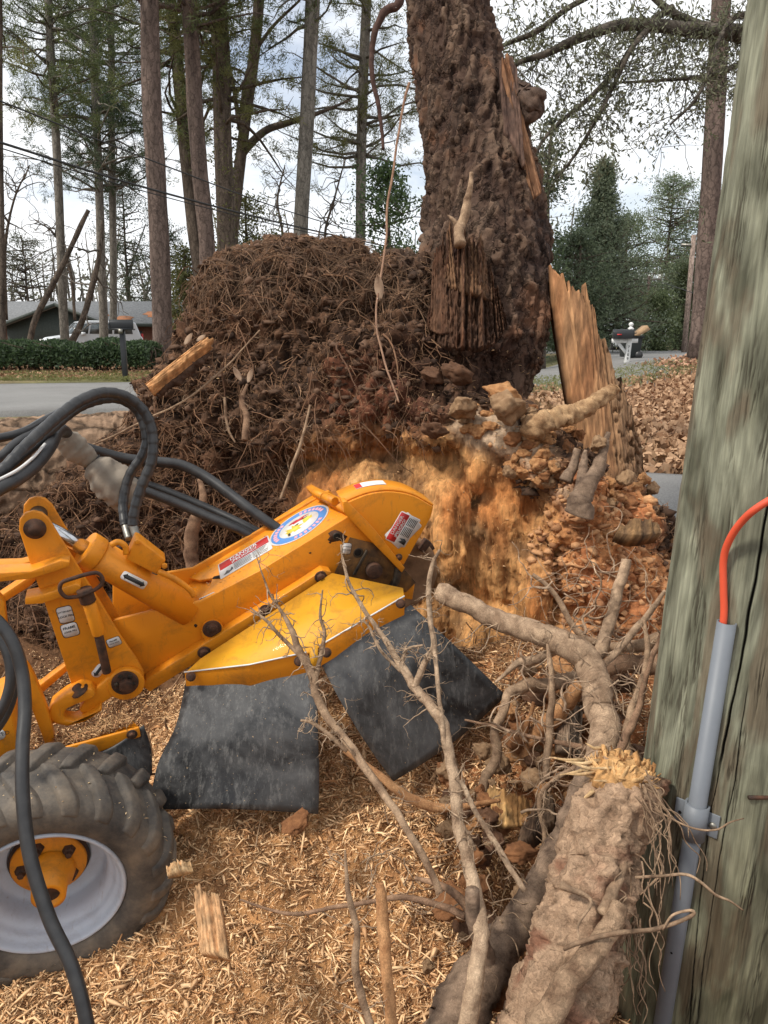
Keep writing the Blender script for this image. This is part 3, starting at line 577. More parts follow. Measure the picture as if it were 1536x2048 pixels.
for x, y, d_ in ((801,1207,2.03),(653,1305,1.96),(382,1353,2.03),(598,1322,1.965)):
    c_ = V3(x, y, d_); e1 = norm(np.cross(CAMN, [0,0,1])); e2 = np.cross(CAMN, e1)
    o = MB().prism([c_+(e1*math.cos(a)+e2*math.sin(a))*.013 for a in np.linspace(0, 6.283, 16, endpoint=False)], CAMN*.004).prism([c_+(e1*math.cos(a)+e2*math.sin(a))*.009+CAMN*.004 for a in np.linspace(0, 6.283, 6, endpoint=False)], CAMN*.009).build('bolt', M_RUST, GR); bevel(o, .001)
# --- rubber flaps: gently curved sheets
def sheet(name, rows, mat, th=.007, parent=None, lab=None, nu=18, nv=18):
    R = np.array([[V3(*p) for p in r_] for r_ in rows]); R = np.array([spline(r_, nu//(len(r_)-1)) for r_ in R]); R = np.stack([spline(R[:, j], nv//(len(R)-1)) for j in range(R.shape[1])], 1)
    a_, b_ = R.shape[:2]; nr = np.cross(R[-1, 0]-R[0, 0], R[0, -1]-R[0, 0]); nr = norm(nr)
    if (R.mean((0, 1))-EYE)@nr > 0: nr = -nr
    R = R+nr*(.004*fbm(R.reshape(-1, 3), 7, 2)).reshape(a_, b_, 1)
    v_ = np.concatenate([R.reshape(-1, 3), (R-nr*th).reshape(-1, 3)]); i_ = (np.arange(a_-1)[:, None]*b_+np.arange(b_-1)[None]).ravel(); N_ = a_*b_
    f_ = [tuple(q) for q in np.stack([i_, i_+1, i_+b_+1, i_+b_], -1)]+[tuple(q) for q in np.stack([i_+N_, i_+b_+N_, i_+b_+1+N_, i_+1+N_], -1)]
    ed = [i for i in range(b_)]+[i*b_+b_-1 for i in range(1, a_)]+[(a_-1)*b_+j for j in range(b_-2, -1, -1)]+[i*b_ for i in range(a_-2, 0, -1)]
    f_ += [(ed[i], ed[i]+N_, ed[(i+1) % len(ed)]+N_, ed[(i+1) % len(ed)]) for i in range(len(ed))]
    o_ = MB().add(v_, f_).build(name, mat, parent or GR, False); 
    if lab: o_['label'] = lab
    return o_
sheet('rubber_flap', [[(374,1352,2.075),(500,1342,2.012),(630,1312,2.005)],[(352,1450,2.03),(490,1455,1.97),(634,1440,1.965)],[(315,1530,2.01),(480,1540,1.965),(637,1535,1.965)],[(298,1620,1.99),(460,1618,1.95),(636,1628,1.96)]], M_FLAP, lab='left black rubber flap hanging straight down')
sheet('rubber_flap', [[(636,1314,2.005),(730,1262,2.035),(822,1210,2.085)],[(680,1400,1.99),(775,1340,2.03),(885,1268,2.07)],[(735,1490,2.02),(835,1425,2.06),(955,1335,2.10)],[(787,1563,2.05),(900,1490,2.09),(1013,1392,2.14)]], M_FLAP, lab='right black rubber flap, tilted and dusty')
# --- mast
mast = [(38,1060),(39,1040),(50,1027),(66,1022),(84,1026),(98,1038),(108,1055),(202,1207),(243,1275),(272,1316),(287,1343),(288,1362),(279,1378),(262,1388),(240,1392),(150,1392),(89,1206),(62,1134)]
plate('mast_plate', mast, .06, .012)
plate('mast_plate', mast, .06, .012, sh=.10); plate('mast_web', [(100,1230),(150,1390),(236,1388),(200,1290),(170,1200)], .05, .09)
c0 = S_(70,1057,.075)
MB().lathe([(.0,0),(.026,0),(.026,-.004),(.015,-.006),(.015,-.014),(0,-.014)][::-1], c0, -GN, 24).build('top_pin', M_RUST, GR); rod('top_pin_tube', S_(70,1057,.055), S_(70,1057,.06)-GN*.10, .022, M_STEEL)
for pts, of in (([(-80,1150),(62,1142),(122,1120),(140,1124),(138,1134),(122,1140),(64,1158),(-80,1172)], .10), ([(50,1196),(83,1190),(150,1168),(162,1172),(160,1183),(148,1188),(84,1208),(50,1210)], .10)): plate('mast_rib', pts, of, .05)
for pts, of in (([(-80,1132),(40,1128),(62,1122),(62,1132),(40,1140),(-80,1146)], -.05), ([(-30,1212),(0,1192),(60,1152),(72,1160),(62,1172),(4,1208),(-30,1226)], 0)): plate('mast_arm', pts, of, .04)
# frame lock pin in its sleeve
pa, pb, pc = S_(178,1205,.105), S_(198,1268,.105), S_(214,1345,.105)
rod('pin_sleeve', pa, pb, .0165, M_OR, bv=.002); rod('lock_pin', lerp(pa, pb, .8), pc, .0115, M_RUST, bv=.002); rod('pin_collar', S_(168,1178,.105), S_(177,1204,.105), .0195, M_RUST, bv=.003)
lk = spline([S_(x, y, .125) for x, y in [(150,1194),(132,1194),(120,1180),(124,1165),(145,1157),(175,1148),(195,1146),(205,1157),(202,1170),(185,1182),(160,1192),(150,1194)]], 5); MB().tube(lk, .0052, 8).build('pin_ring', M_RUST, GR, True)
# pivot and clevis
dprism('pivot_boss', disc(252,1362,34,.06), GN*.02, M_OR, bv=.003); dprism('pivot_washer', disc(250,1364,25,.08), GN*.008, M_RUST); dprism('pivot_nut', disc(252,1367,14,.088, n=6), GN*.018, M_RUST)
for k_ in range(5):
    a = k_*6.283/5+.3; c_ = S_(250,1364,.089)+(GD*math.cos(a)+np.cross(GN, GD)*math.sin(a))*.022; o = MB().box(c_, GD*.005, np.cross(GN, GD)*.005, GN*.004).build('retainer_clip', M_STEEL, GR); bevel(o, .001)
plate('link_bar', [(158,1420),(163,1428),(180,1424),(236,1388),(242,1372),(232,1350),(214,1357),(176,1392)], .075, .03, bv=.005)
plate('clevis', [(97,1428),(103,1412),(113,1404),(130,1391),(162,1374),(184,1378),(192,1390),(186,1398),(150,1411),(133,1419),(127,1430),(131,1441),(148,1443),(170,1437),(196,1420),(202,1411),(205,1422),(172,1444),(134,1454),(110,1448),(99,1440)], .10, .05, bv=.006)
bc = S_(162,1384,.09); MB().lathe([(.024,0),(.024,.006),(.014,.012),(.012,.02),(0,.02)], bc+GU*.002, GU, 20).build('clevis_bolt', M_RUST, GR)
rod('threaded_rod', S_(88,1440,.075), S_(108,1428,.075), .012, M_CHROME); rod('rod_boss', S_(99,1432,.075), S_(116,1424,.075), .023, M_OR)
# mast decals
def lock_decal(pts, lines, of=.0608):
    o_, c_, X_, Y_, w_, h_, nn = decal('decal', pts, S_, of, M_BLACK, r=.2, th=.0004); d2, c_, X_, Y_, w_, h_, nn = decal('decal_face', pts, S_, of+.0005, M_WHITE, parent=o_, r=.2, th=.0004, scale=.93)
    for i, t_ in enumerate(lines): text(t_, c_+Y_*h_*(.12-.28*i+.06), X_, Y_, h_*(.25 if len(t_) < 6 else .17 if len(t_) < 10 else .125), M_BLACK, o_, bold=.02)
lock_decal([(110,1217),(141,1209),(152,1242),(120,1249)], ['CUTTERHEAD', 'LOCK PIN']); lock_decal([(119,1250),(153,1243),(161,1268),(127,1279)], ['FRAME', 'LOCK PIN'])
lock_decal([(212,1280),(239,1271),(244,1287),(217,1298)], ['FRAME', 'LOCK HOLE']); lock_decal([(685,1086),(704,1086),(701,1110),(680,1107)], ['CUTTERHEAD', 'LOCK HOLE'], .0042)
def arrow(tail, head, width, off, P, double=False, parent=None):
    a, b_ = P(*tail, off), P(*head, off); X_ = norm(b_-a); Y_ = np.cross(GN if P is S_ else GU, X_); L_ = np.linalg.norm(b_-a); c_ = (a+b_)/2; nn = GN if P is S_ else GU; k_ = width
    o_ = MB().prism(rrect(c_, X_, Y_, L_*1.12, k_*1.9, .4), nn*.0005).build('arrow_decal', M_WHITE, parent or GR)
    pts = [(-.5,-.22),(.28,-.22),(.28,-.5),(.5,0),(.28,.5),(.28,.22),(-.5,.22)] if not double else [(-.5,0),(-.3,-.5),(-.3,-.25),(.3,-.25),(.3,-.5),(.5,0),(.3,.5),(.3,.25),(-.3,.25),(-.3,.5)]
    MB().prism([c_+nn*.0006+X_*x*L_+Y_*y*k_*1.4 for x, y in pts], nn*.0004).build('arrow_print', M_BLACK, o_); return o_, c_, X_, Y_, k_
arrow((206,1330),(189,1352), .013, .0608, S_); arrow((428,1187),(396,1202), .009, .0015, T_)
# --- hydraulic cylinder
cy = thing('hydraulic_cylinder', None, None, S_(270,1150,0)-wloc(GR)); cy.parent = GR
a0, a1, a2, a3 = S_(72,1045,-.0), S_(172,1098,0), S_(378,1222,-.03), S_(186,1106,0); ax = norm(a2-a1)
rod('piston_rod', a0, a1, .0205, M_CHROME, cy, 24); rod('gland', a1-ax*.004, a3+ax*.015, .049, M_OR, cy, 32, .004); rod('barrel', a3, a2, .045, M_OR, cy, 32)
pl = [(252,1119),(271,1077),(279,1080),(332,1121),(314,1150)]
o = MB().prism([S_(x, y, .035) for x, y in pl], -GN*.05).build('port_block', M_OR, cy); bevel(o, .004)
for P_ in ([(222,1090),(236,1084),(250,1092),(252,1108)],[(316,1142),(350,1158),(378,1178),(388,1192)]): MB().tube(spline([S_(x, y, .035) for x, y in P_], 5), .008, 10).build('feed_pipe', M_OR, cy, True)
for x, y in ((329,1130),(275,1082)): dprism('bolt', disc(x,y,6,.036,n=6), GN*.01, M_OR, cy)
dq = (243,1141); A_ = S_(244,1150,.053); cdir = norm(S_(292,1174,.053)-A_); nn_ = norm(GN*.9+GU*.1); nn_ = norm(nn_-cdir*(nn_@cdir)); Yd = np.cross(nn_, cdir); cc_ = S_(268,1160,.047)
o = MB().prism(rrect(cc_, cdir, Yd, .070, .024, .25), nn_*.002).build('arrow_decal', M_WHITE, cy)
MB().prism([cc_+nn_*.0022+cdir*x*.064+Yd*y*.018 for x, y in [(-.5,0),(-.34,-.5),(-.34,-.32),(.34,-.32),(.34,-.5),(.5,0),(.34,.5),(.34,.32),(-.34,.32),(-.34,.5)]], nn_*.0004).build('arrow_print', M_BLACK, o)
# --- boom decals
ob = [(424,1136),(534,1075),(553,1092),(452,1156)]
o, c_, X_, Y_, w_, h_, nn = decal('danger_decal', [(427,1134),(530,1076),(552,1091),(450,1155)], T_, .0012, M_WHITE, r=.06, th=.0005)
MB().prism(rrect(c_+Y_*h_*.24, X_, Y_, w_*.95, h_*.42, .04), nn*.0004).build('red_band', M_RED, o)
text('DANGER', c_+Y_*h_*.33+nn*.0006, X_, Y_, h_*.24, M_WHITE, o, bold=.02); text('¡PELIGRO!', c_+Y_*h_*.14+nn*.0006, X_, Y_, h_*.20, M_WHITE, o, bold=.02)
mb = MB()
for i in range(5):
    for x0, x1 in ((-.22,.10+.02*(i % 2)),(.14,.42-.03*(i % 3))): mb.prism(rrect(c_+X_*w_*(x0+x1)/2+Y_*h_*(-.04-.085*i)+nn*.0003, X_, Y_, w_*(x1-x0), h_*.028, .1), nn*.0003)
mb.prism([c_+nn*.0003+X_*w_*a+Y_*h_*b_ for a, b_ in [(-.43,-.38),(-.36,-.2),(-.30,-.28),(-.26,-.12),(-.24,-.3),(-.33,-.4)]], nn*.0003); mb.build('small_print', pm('print_grey', (.12,.12,.12)), o)
# round logo: white disc, blue ring with rose arcs, loose yellow motif
lc = T_(598,1050,.0012); pxs = T_(655,1012,.0012)-T_(541,1088,.0012); X_ = norm(pxs-GU*(pxs@GU)); X_ = GD; Y_ = np.cross(GU, X_); R_ = .5*abs(pxs@X_)*1.0; RY = R_*.78
def el(r, a0=0, a1=2*math.pi, n=40): return [lc+X_*R_*r*math.cos(a)+Y_*RY*r*math.sin(a) for a in np.linspace(a0, a1, n, endpoint=(a1-a0 < 6))]
o = MB().prism(el(1), GU*.0004).build('round_logo_decal', M_WHITE, GR)
MB().prism([p+GU*.0005 for p in el(.94)], GU*.0003).build('blue_ring', M_BLUE, o); MB().prism([p+GU*.0009 for p in el(.66)], GU*.0003).build('logo_centre', M_WHITE, o)
for a0 in (.1, 2.2, 4.4):
    mb = MB()
    for k_ in range(7):
        a = a0+k_*.2; p_ = lc+X_*R_*.8*math.cos(a)+Y_*RY*.8*math.sin(a)+GU*.0009; t_ = norm(-X_*math.sin(a)+Y_*math.cos(a)); mb.box(p_, t_*R_*.05, np.cross(GU, t_)*R_*.065, GU*.0002)
    tag(mb.build('ring_lettering', M_PINK, o), kind='stuff')
def blob2(cx, cy_, rx, ry, seed): r0 = np.random.RandomState(seed); return [lc+X_*R_*(cx+rx*math.cos(a)*q)+Y_*RY*(cy_+ry*math.sin(a)*q)+GU*.0013 for a, q in zip(np.linspace(0, 6.283, 16, endpoint=False), 1+.25*r0.normal(size=16))]
MB().prism(blob2(-.2,-.1,.26,.28,1), GU*.0002).prism(blob2(.3,.12,.2,.18,2), GU*.0002).build('yellow_motif', M_DYEL, o); MB().prism(blob2(0,.38,.3,.10,3), GU*.0002).build('red_motif', M_RED, o)
MB().prism(blob2(-.05,.1,.07,.04,4), GU*.0004).prism(blob2(.22,.25,.10,.03,5), GU*.0004).prism(blob2(-.38,-.3,.04,.12,6), GU*.0004).build('motif_lines', M_BLACK, o)
# guard decals
o, c_, X_, Y_, w_, h_, nn = decal('danger_decal', [(811,1016),(836,1050),(806,1100),(772,1078)], S_, .0125, M_WHITE, r=.08, th=.0005)
o, c_, X_, Y_, w_, h_, nn = decal('danger_decal', [(772,1073),(807,1018),(838,1043),(806,1101)], S_, .0127, M_WHITE, r=.08, th=.0005); 
MB().prism(rrect(c_+Y_*h_*.26, X_, Y_, w_*.94, h_*.42, .08), nn*.0004).build('red_band', M_RED, o)
text('DANGER', c_+Y_*h_*.35+X_*w_*.05+nn*.0006, X_, Y_, h_*.22, M_WHITE, o, bold=.02); text('¡PELIGRO!', c_+Y_*h_*.15+nn*.0006, X_, Y_, h_*.19, M_WHITE, o, bold=.02)
mb = MB()
for i in range(6):
    for x0, x1 in ((-.18,.12),(.16,.42)): mb.prism(rrect(c_+X_*w_*(x0+x1)/2+Y_*h_*(-.02-.075*i)+nn*.0003, X_, Y_, w_*(x1-x0), h_*.03, .1), nn*.0003)
mb.prism([c_+nn*.0003+X_*w_*a+Y_*h_*b_ for a, b_ in [(-.43,-.42),(-.40,-.1),(-.33,-.2),(-.28,-.06),(-.24,-.3),(-.3,-.42)]], nn*.0003); mb.build('small_print', M_BLACK, o)
gq = [tA[6]-GN*.03, tA[16]-GN*.03, tA[16]-GN*.14, tA[6]-GN*.14]; gc = sum(gq)/4; gX = norm(gq[1]-gq[0]); gY = -GN; gn = norm(np.cross(gX, gY)); gn = gn if gn[2] > 0 else -gn
mb = MB()
for i in range(7, 15): mb.add([tA[i]-GN*.045+up_[i]*.0075, tA[i+1]-GN*.045+up_[i+1]*.0075, tA[i+1]-GN*.08+up_[i+1]*.0075, tA[i]-GN*.08+up_[i]*.0075], [(0,1,2,3)])
mb.build('guard_top_decal', M_WHITE, GR)
mb = MB()
for i in range(7, 9): mb.add([tA[i]-GN*.047+up_[i]*.0082, tA[i+1]-GN*.047+up_[i+1]*.0082, tA[i+1]-GN*.078+up_[i+1]*.0082, tA[i]-GN*.078+up_[i]*.0082], [(0,1,2,3)])
mb.build('red_band', M_RED, GR)
# --- chassis bits at the left
plate('frame_post', [(52,1330),(66,1352),(88,1405),(100,1440),(116,1513),(100,1516),(75,1448),(56,1400),(45,1350)], .12, .03)
plate('frame_post', [(-6,1190),(8,1205),(14,1260),(30,1330),(20,1340),(-4,1290)], .10, .03)
plate('frame_brace', [(66,1372),(80,1370),(132,1330),(136,1342),(88,1384),(70,1388)], .02, .03)
tq = [V3(112,1502,1.975),V3(104,1480,2.05),V3(160,1458,2.07),V3(243,1434,2.10),V3(266,1441,2.08),V3(279,1455,2.0)]
patch('tray_top', tq, np.array([0,0,-.008]), M_OR, lab='tray top covered with chips')
plate('tray_bar', [(112,1500),(278,1455),(282,1474),(160,1519),(116,1514)], .215, .008); bolt(264,1468,10,.217)
sheet('rubber_flap', [[(160,1516,1.99),(220,1497,1.98),(287,1452,2.0)],[(185,1545,2.0),(245,1535,1.99),(302,1500,2.02)],[(222,1580,2.02),(262,1580,2.0),(304,1550,2.03)]], M_FLAP, lab='small black flap under the orange tray')
plate('battery_cover', [(-60,1440),(18,1405),(38,1510),(-60,1545)], .20, .14, M_OR); o, c_, X_, Y_, w_, h_, nn = decal('decal', [(-20,1462),(8,1456),(12,1476),(-16,1484)], S_, .2008, M_WHITE, r=.4)
text('MOVED', c_, X_, Y_, h_*.5, M_BLACK, o)
plate('axle_tube', [(-60,1560),(0,1548),(14,1546),(16,1558),(0,1568),(-60,1580)], .12, .03)
# --- wheel
WD = -GN; wc = D(91, 1797, 1.755); Wd = thing('wheel', None, None, wc-wloc(GR)); Wd.parent = GR
M_TYRE = None
m, n, b = new_mat('tyre_rubber'); b.inputs['Roughness'].default_value = .75
t = noise_node(n, 9, 6, .7); t2 = noise_node(n, 70, 5, .7); cc = ramp(n, t.outputs['Fac'], [(.34, (.035,.032,.030)), (.5, (.10,.083,.066)), (.7, (.20,.155,.11))]); n.links.new(cc, b.inputs['Base Color']); bumpn(n, b, t2.outputs['Fac'], .35, .004); M_TYRE = m
M_RIM = paint('rim_paint', (.50,.54,.60), (.44,.47,.53), .5, False, .35)
prof = spline([(.168,.03),(.180,.006),(.205,-.006),(.235,-.006),(.258,.006),(.272,.03),(.278,.07),(.280,.105),(.278,.14),(.272,.18),(.258,.205),(.22,.216),(.17,.19)], 4)
ty = MB().lathe(prof, wc, WD, 96).build('tyre', M_TYRE, Wd, True)
qa = norm(np.cross(WD, [0,0,1])); qb = np.cross(WD, qa)
def cyl(r, th, a): return wc+WD*a+(qa*math.cos(th)+qb*math.sin(th))*r
def lug(th0, sgn):
    pth = [(.281,0,.112),(.281,.05,.085),(.280,.11,.055),(.274,.17,.026),(.258,.215,.004),(.238,.235,-.008)]
    if sgn < 0: pth = [(r, -t_+.14 if False else t_, .21-a) for r, t_, a in pth]
    P_ = spline(pth, 3); vv = []; fs = []
    hw = np.interp(np.linspace(0, 1, len(P_)), [0,.15,.7,1], [.024,.032,.040,.034]); hh = np.interp(np.linspace(0, 1, len(P_)), [0,.1,.65,1], [.008,.015,.012,.003])
    for i, (r, t_, a) in enumerate(P_):
        th = th0+t_; dw = hw[i]/2/.28
        outw = np.array([1.0, 0.0]) if i < 8 else np.array([.75, -.6*sgn])
        for q, (k_, h_) in enumerate(((-1.35,-.004),(-.8,hh[i]),(.8,hh[i]),(1.35,-.004))):
            vv.append(cyl(r+outw[0]*h_, th+k_*dw, a+outw[1]*h_))
    for i in range(len(P_)-1):
        for q in range(3): fs.append((i*4+q, i*4+q+1, i*4+q+5, i*4+q+4))
    fs += [(3,2,1,0), tuple(len(vv)-4+j for j in range(4))]
    o_ = MB().add(vv, fs).build('tread_lug', M_TYRE, Wd, True); 
    md = o_.modifiers.new('b', 'BEVEL'); md.width = .004; md.segments = 2; return o_
NL = 21
for k_ in range(NL): lug(-k_*2*math.pi/NL, 1); lug(-(k_+.5)*2*math.pi/NL, -1)
tag(bpy.data.objects['tread_lug'], None)
rim = MB().lathe(spline([(.172,.020),(.176,.012),(.172,.006),(.165,.010),(.160,.026),(.152,.036),(.147,.050),(.138,.060),(.132,.075),(.130,.100),(.126,.118),(.110,.124),(.094,.122),(.088,.128),(.02,.128)], 3), wc, WD, 96).build('rim', M_RIM, Wd, True)
hub = MB().lathe([(0,.100),(.083,.100),(.086,.104),(.086,.126)][::-1], wc, WD, 48).build('hub_flange', M_OR, Wd)
MB().lathe([(.087,.126),(.092,.117),(.087,.105)], wc, WD, 48).build('hub_ring', M_RUST, Wd, True)
for k_ in range(5):
    th = k_*2*math.pi/5+.62; c_ = cyl(.060, th, .10)
    o = MB().lathe([(0,.024),(.008,.022),(.008,.012),(.0125,.011),(.015,.003),(.016,0)][::-1], c_, -WD, 6).build('lug_nut', M_RUST, Wd); bevel(o, .001)
o = MB().lathe([(.056,0),(.052,.02),(.041,.03),(.038,.080),(.026,.081),(.024,.068),(0,.068)], wc+WD*.10+np.array([.004,0,-.014]), -WD, 28).build('hub_cap', M_OR, Wd, True)
MB().lathe([(.0245,.0695),(0,.0695)], wc+WD*.10+np.array([.004,0,-.014]), -WD, 28).build('axle_end', M_RUST, Wd)
for i, ch_ in enumerate('CARLISLE'):
    th = math.radians(-8)+i*.105
    c_ = cyl(.216, 0, 0)
# raised sidewall lettering set round the bead
upv = np.array([0, 0, 1.0]); upw = norm(upv-WD*(upv@WD)); rtw = np.cross(WD, upw); rtw = rtw if rtw[0] > 0 else -rtw
for s_, a0 in (('CARLISLE', 8), ('23x8.50-12', 205)):
    for i, ch_ in enumerate(s_):
        a = math.radians(a0-38+i*9.0) if a0 < 100 else math.radians(a0-30+i*7); rd = upw*math.cos(a)+rtw*math.sin(a); tn = -upw*math.sin(a)+rtw*math.cos(a)
        text(ch_, wc+rd*.212-WD*.0062, tn, rd, .024, M_TYRE, Wd, name='raised_letter', lift=.001, bold=.02)
# --- hoses (all belong to the machine)
def hose(name, pts, r, wrap=0, mat=None, lab=None, n=10):
    S = spline([list(D(x, y, d_)) for x, y, d_ in pts], n); L_ = np.concatenate([[0], np.cumsum(np.linalg.norm(np.diff(S, axis=0), axis=1))])
    if wrap:
        m_ = int(L_[-1]/.0035); S = np.stack([np.interp(np.linspace(0, L_[-1], m_), L_, S[:, i]) for i in range(3)], -1); ph = (np.linspace(0, L_[-1], m_) % wrap)/wrap
        rr = r*(1+.11*np.where(ph < .86, ph/.86, 1-(ph-.86)/.14))
    else: rr = r
    o_ = MB().tube(S, rr, 16).build(name, mat or M_HOSE, GR, True)
    if lab: o_['label'] = lab
    return o_
hose('hydraulic_hose', [(-60,975,1.72),(0,944,1.75),(49,895,1.8),(98,849,1.86),(130,822,1.9),(163,800,1.95),(202,786,2.0),(240,789,2.04),(272,806,2.07),(296,836,2.09),(306,876,2.1),(303,924,2.1),(283,973,2.1),(269,1022,2.1),(266,1052,2.1)], .0135, .03, lab='spiral wrapped black hose in a high loop')
hose('hydraulic_hose', [(-60,990,1.78),(30,925,1.84),(98,862,1.92),(163,812,2.02),(230,797,2.1),(275,822,2.14),(293,875,2.15),(284,912,2.15),(262,945,2.15),(251,975,2.15),(246,1012,2.14),(250,1052,2.12)], .0125, .028, lab='spiral wrapped black hose inside the loop')
hose('hose_fitting', [(266,1048,2.1),(275,1078,2.09)], .0115, 0, M_ZINC); hose('hose_fitting', [(250,1050,2.12),(258,1078,2.1)], .0105, 0, M_ZINC)
hose('hose_end', [(275,1078,2.09),(290,1105,2.08),(312,1136,2.07)], .0085, .006, M_ZINC)
o = dprism('hex_nut', [D(312,1136,2.07)+(GD*math.cos(a)+np.cross(GN, GD)*math.sin(a))*.013 for a in np.linspace(0, 6.283, 6, endpoint=False)], GN*.02, M_ZINC)
hose('hydraulic_hose', [(-60,1010,1.66),(0,976,1.7),(35,957,1.75),(72,928,1.82),(100,892,1.9),(113,866,2.0),(128,862,2.1),(150,895,2.2)], .0165, 0, lab='thick black hose with a painted pale highlight')
hose('hose_highlight', [(-10,963,1.685),(33,941,1.735),(66,915,1.80),(90,888,1.87)], .0035, 0, M_WHITE)  # white strip standing in for the highlight on the thick hose
hose('hydraulic_hose', [(-60,885,1.9),(0,876,1.95),(49,863,2.0),(85,843,2.1),(120,825,2.15)], .0115); hose('hydraulic_hose', [(-60,950,1.85),(0,916,1.9),(33,887,1.95),(80,860,2.05)], .013)
hose('hydraulic_hose', [(150,890,2.25),(240,915,2.35),(293,922,2.38),(358,929,2.4),(407,951,2.4),(456,985,2.38),(505,1022,2.36),(570,1068,2.36)], .0165)
hose('hydraulic_hose', [(200,940,2.3),(293,968,2.4),(358,992,2.42),(423,1019,2.42),(488,1049,2.4),(540,1076,2.4)], .0125); hose('hydraulic_hose', [(200,950,2.3),(290,982,2.36),(358,1008,2.38),(423,1036,2.38),(490,1064,2.38),(540,1095,2.4)], .0155)
hose('ground_hose', [(-40,1215,1.5),(0,1248,1.5),(28,1290,1.5),(45,1350,1.5),(50,1420,1.48),(45,1500,1.45),(46,1600,1.42),(60,1712,1.40),(98,1835,1.38),(146,1940,1.36),(178,2070,1.34),(190,2200,1.33)], .0125, lab='long black hose hanging in front of the wheel')
hose('hydraulic_hose', [(-30,1250,1.6),(8,1290,1.6),(22,1345,1.6),(12,1400,1.6),(-20,1460,1.6)], .011); hose('hydraulic_hose', [(-30,1225,1.65),(15,1262,1.65),(32,1330,1.65),(24,1400,1.65),(0,1450,1.65),(-30,1480,1.65)], .009)
# fabric sleeve
M_SLV = pm('canvas_sleeve', (.16,.13,.10), (.28,.235,.185), 9, .9, 0, .3, 60, bd=.003)
S = spline([[*D(x, y, d_), r_] for x, y, d_, r_ in [(112,868,2.12,.020),(130,880,2.14,.030),(152,898,2.16,.032),(172,914,2.18,.026),(184,924,2.2,.022),(200,940,2.2,.042),(228,966,2.2,.050),(254,992,2.21,.046),(268,1006,2.22,.036)]], 7)
mb = MB().tube(S[:, :3], S[:, 3], 40, rough=0); vv = mb.v[0]; cen = np.repeat(S[:, :3], 40, 0); dd = vv-cen; fold = fbm(np.stack([vv@norm([.6,.1,-.8])*3, vv@norm([.8,0,.6]), vv[:, 1]], -1), 13, 3, ridged=True); mb.v[0] = cen+dd*(1+.28*fold)[:, None]
o = mb.build('canvas_sleeve', M_SLV, GR, True); o['label'] = 'dusty grey canvas sleeve round the hoses'
rod('cable_tie', D(176,902,2.17), D(190,938,2.17), .003, M_BLACK); MB().lathe([(.028,-.003),(.030,0),(.028,.003)], S[28, :3], S[30, :3]-S[26, :3], 24).build('cable_tie', M_BLACK, GR, True)
# ------------------------------------------------------------------ utility pole with conduit
PA, PB = D(1388,1950,1.70), D(1690,0,1.285); pdir = norm(PB-PA)
def pole_pt(t_, an, r): # t_ metres along from PA
    e1 = norm(np.cross(pdir, [0,1,0])); e1 = e1 if e1[0] > 0 else -e1; e2 = np.cross(pdir, e1); e2 = e2 if e2[1] < 0 else -e2   # e2 faces the camera
    return PA+pdir*t_+(e1*np.sin(an)+e2*np.cos(an))*r
def on_pole(px, py, lift=0):                        # ray meets the pole surface
    r = ray(px, py); lo = 0.0; best = None
    for t_ in np.linspace(.9, 2.2, 1400):
        p = EYE+r*t_; q = p-PA; h = q@pdir; dd = np.linalg.norm(q-pdir*h)
        if dd < pole_r(h)+lift: return p, h
    return EYE+r*1.6, 0
def pole_r(h): return .163-.006*h
POLE = thing('utility_pole', 'thick green treated wooden utility pole with grey conduit, at the right edge', 'utility pole', (PA[0]-.01, PA[1], 0))
an = np.concatenate([np.linspace(-math.pi, -1.7, 30, endpoint=False), np.linspace(-1.7, 1.7, 470, endpoint=False), np.linspace(1.7, math.pi, 30, endpoint=False)]); na, nh = len(an), 600; hh = np.linspace(-.45, 3.4, nh)
H, A = np.meshgrid(hh, an, indexing='ij'); e1 = norm(np.cross(pdir, [0,1,0])); e1 = e1 if e1[0] > 0 else -e1; e2 = np.cross(pdir, e1); e2 = e2 if e2[1] < 0 else -e2
R = pole_r(H); pts = PA+H[..., None]*pdir+(e1*np.sin(A)[..., None]+e2*np.cos(A)[..., None])*R[..., None]; fl = pts.reshape(-1, 3)
cp = np.stack([np.sin(A)*1.0, np.cos(A)*1.0, H*.22/.16], -1).reshape(-1, 3)
cp2 = np.stack([np.sin(A), np.cos(A), H*1.2], -1).reshape(-1, 3)
warp = np.stack([fbm(cp2*.8, 1.2, 3), fbm(cp2*.8+5, 1.2, 3), 0*A.ravel()], -1)
grain = fbm(cp+warp*.35, 9, 4); rings = np.sin((fbm(cp*np.array([1,1,.5])+warp*.2+3, 1.5, 3))*42); mott = fbm(cp*np.array([1,1,1.0])+warp*1.1+11, 3.6, 6); low_ = fbm(cp2, .9, 3)
fg = fbm(np.stack([np.sin(A)*55, np.cos(A)*55, H*2.2], -1).reshape(-1, 3)+warp*2, 1, 4); dr = .0016*grain+.0008*rings+.0007*fg; 
crk = np.zeros(len(fl))
def crack(pix, wpx, dep):
    global dr, crk
    q = [on_pole(x, y) for x, y in pix]; hs = np.array([a[1] for a in q]); th = np.array([math.atan2((a[0]-PA)@e1, (a[0]-PA)@e2) for a in q]); o_ = np.argsort(hs); hs, th = hs[o_], th[o_]
    hh_ = H.ravel(); inside = ss(hs[0]-.03, hs[0]+.03, hh_)*ss(hs[-1]+.03, hs[-1]-.03, hh_); tc_ = np.interp(hh_, hs, th)+.02*fbm(np.stack([hh_, hh_*0, hh_*0+hs[0]], -1), 14, 3)
    k_ = ss(1.6, .5, np.abs(A.ravel()-tc_)/(wpx*(.7+.5*fbm(np.stack([hh_, hh_*0+4, hh_*0], -1), 6, 2))))*inside; dr -= dep*k_; crk = np.maximum(crk, k_)
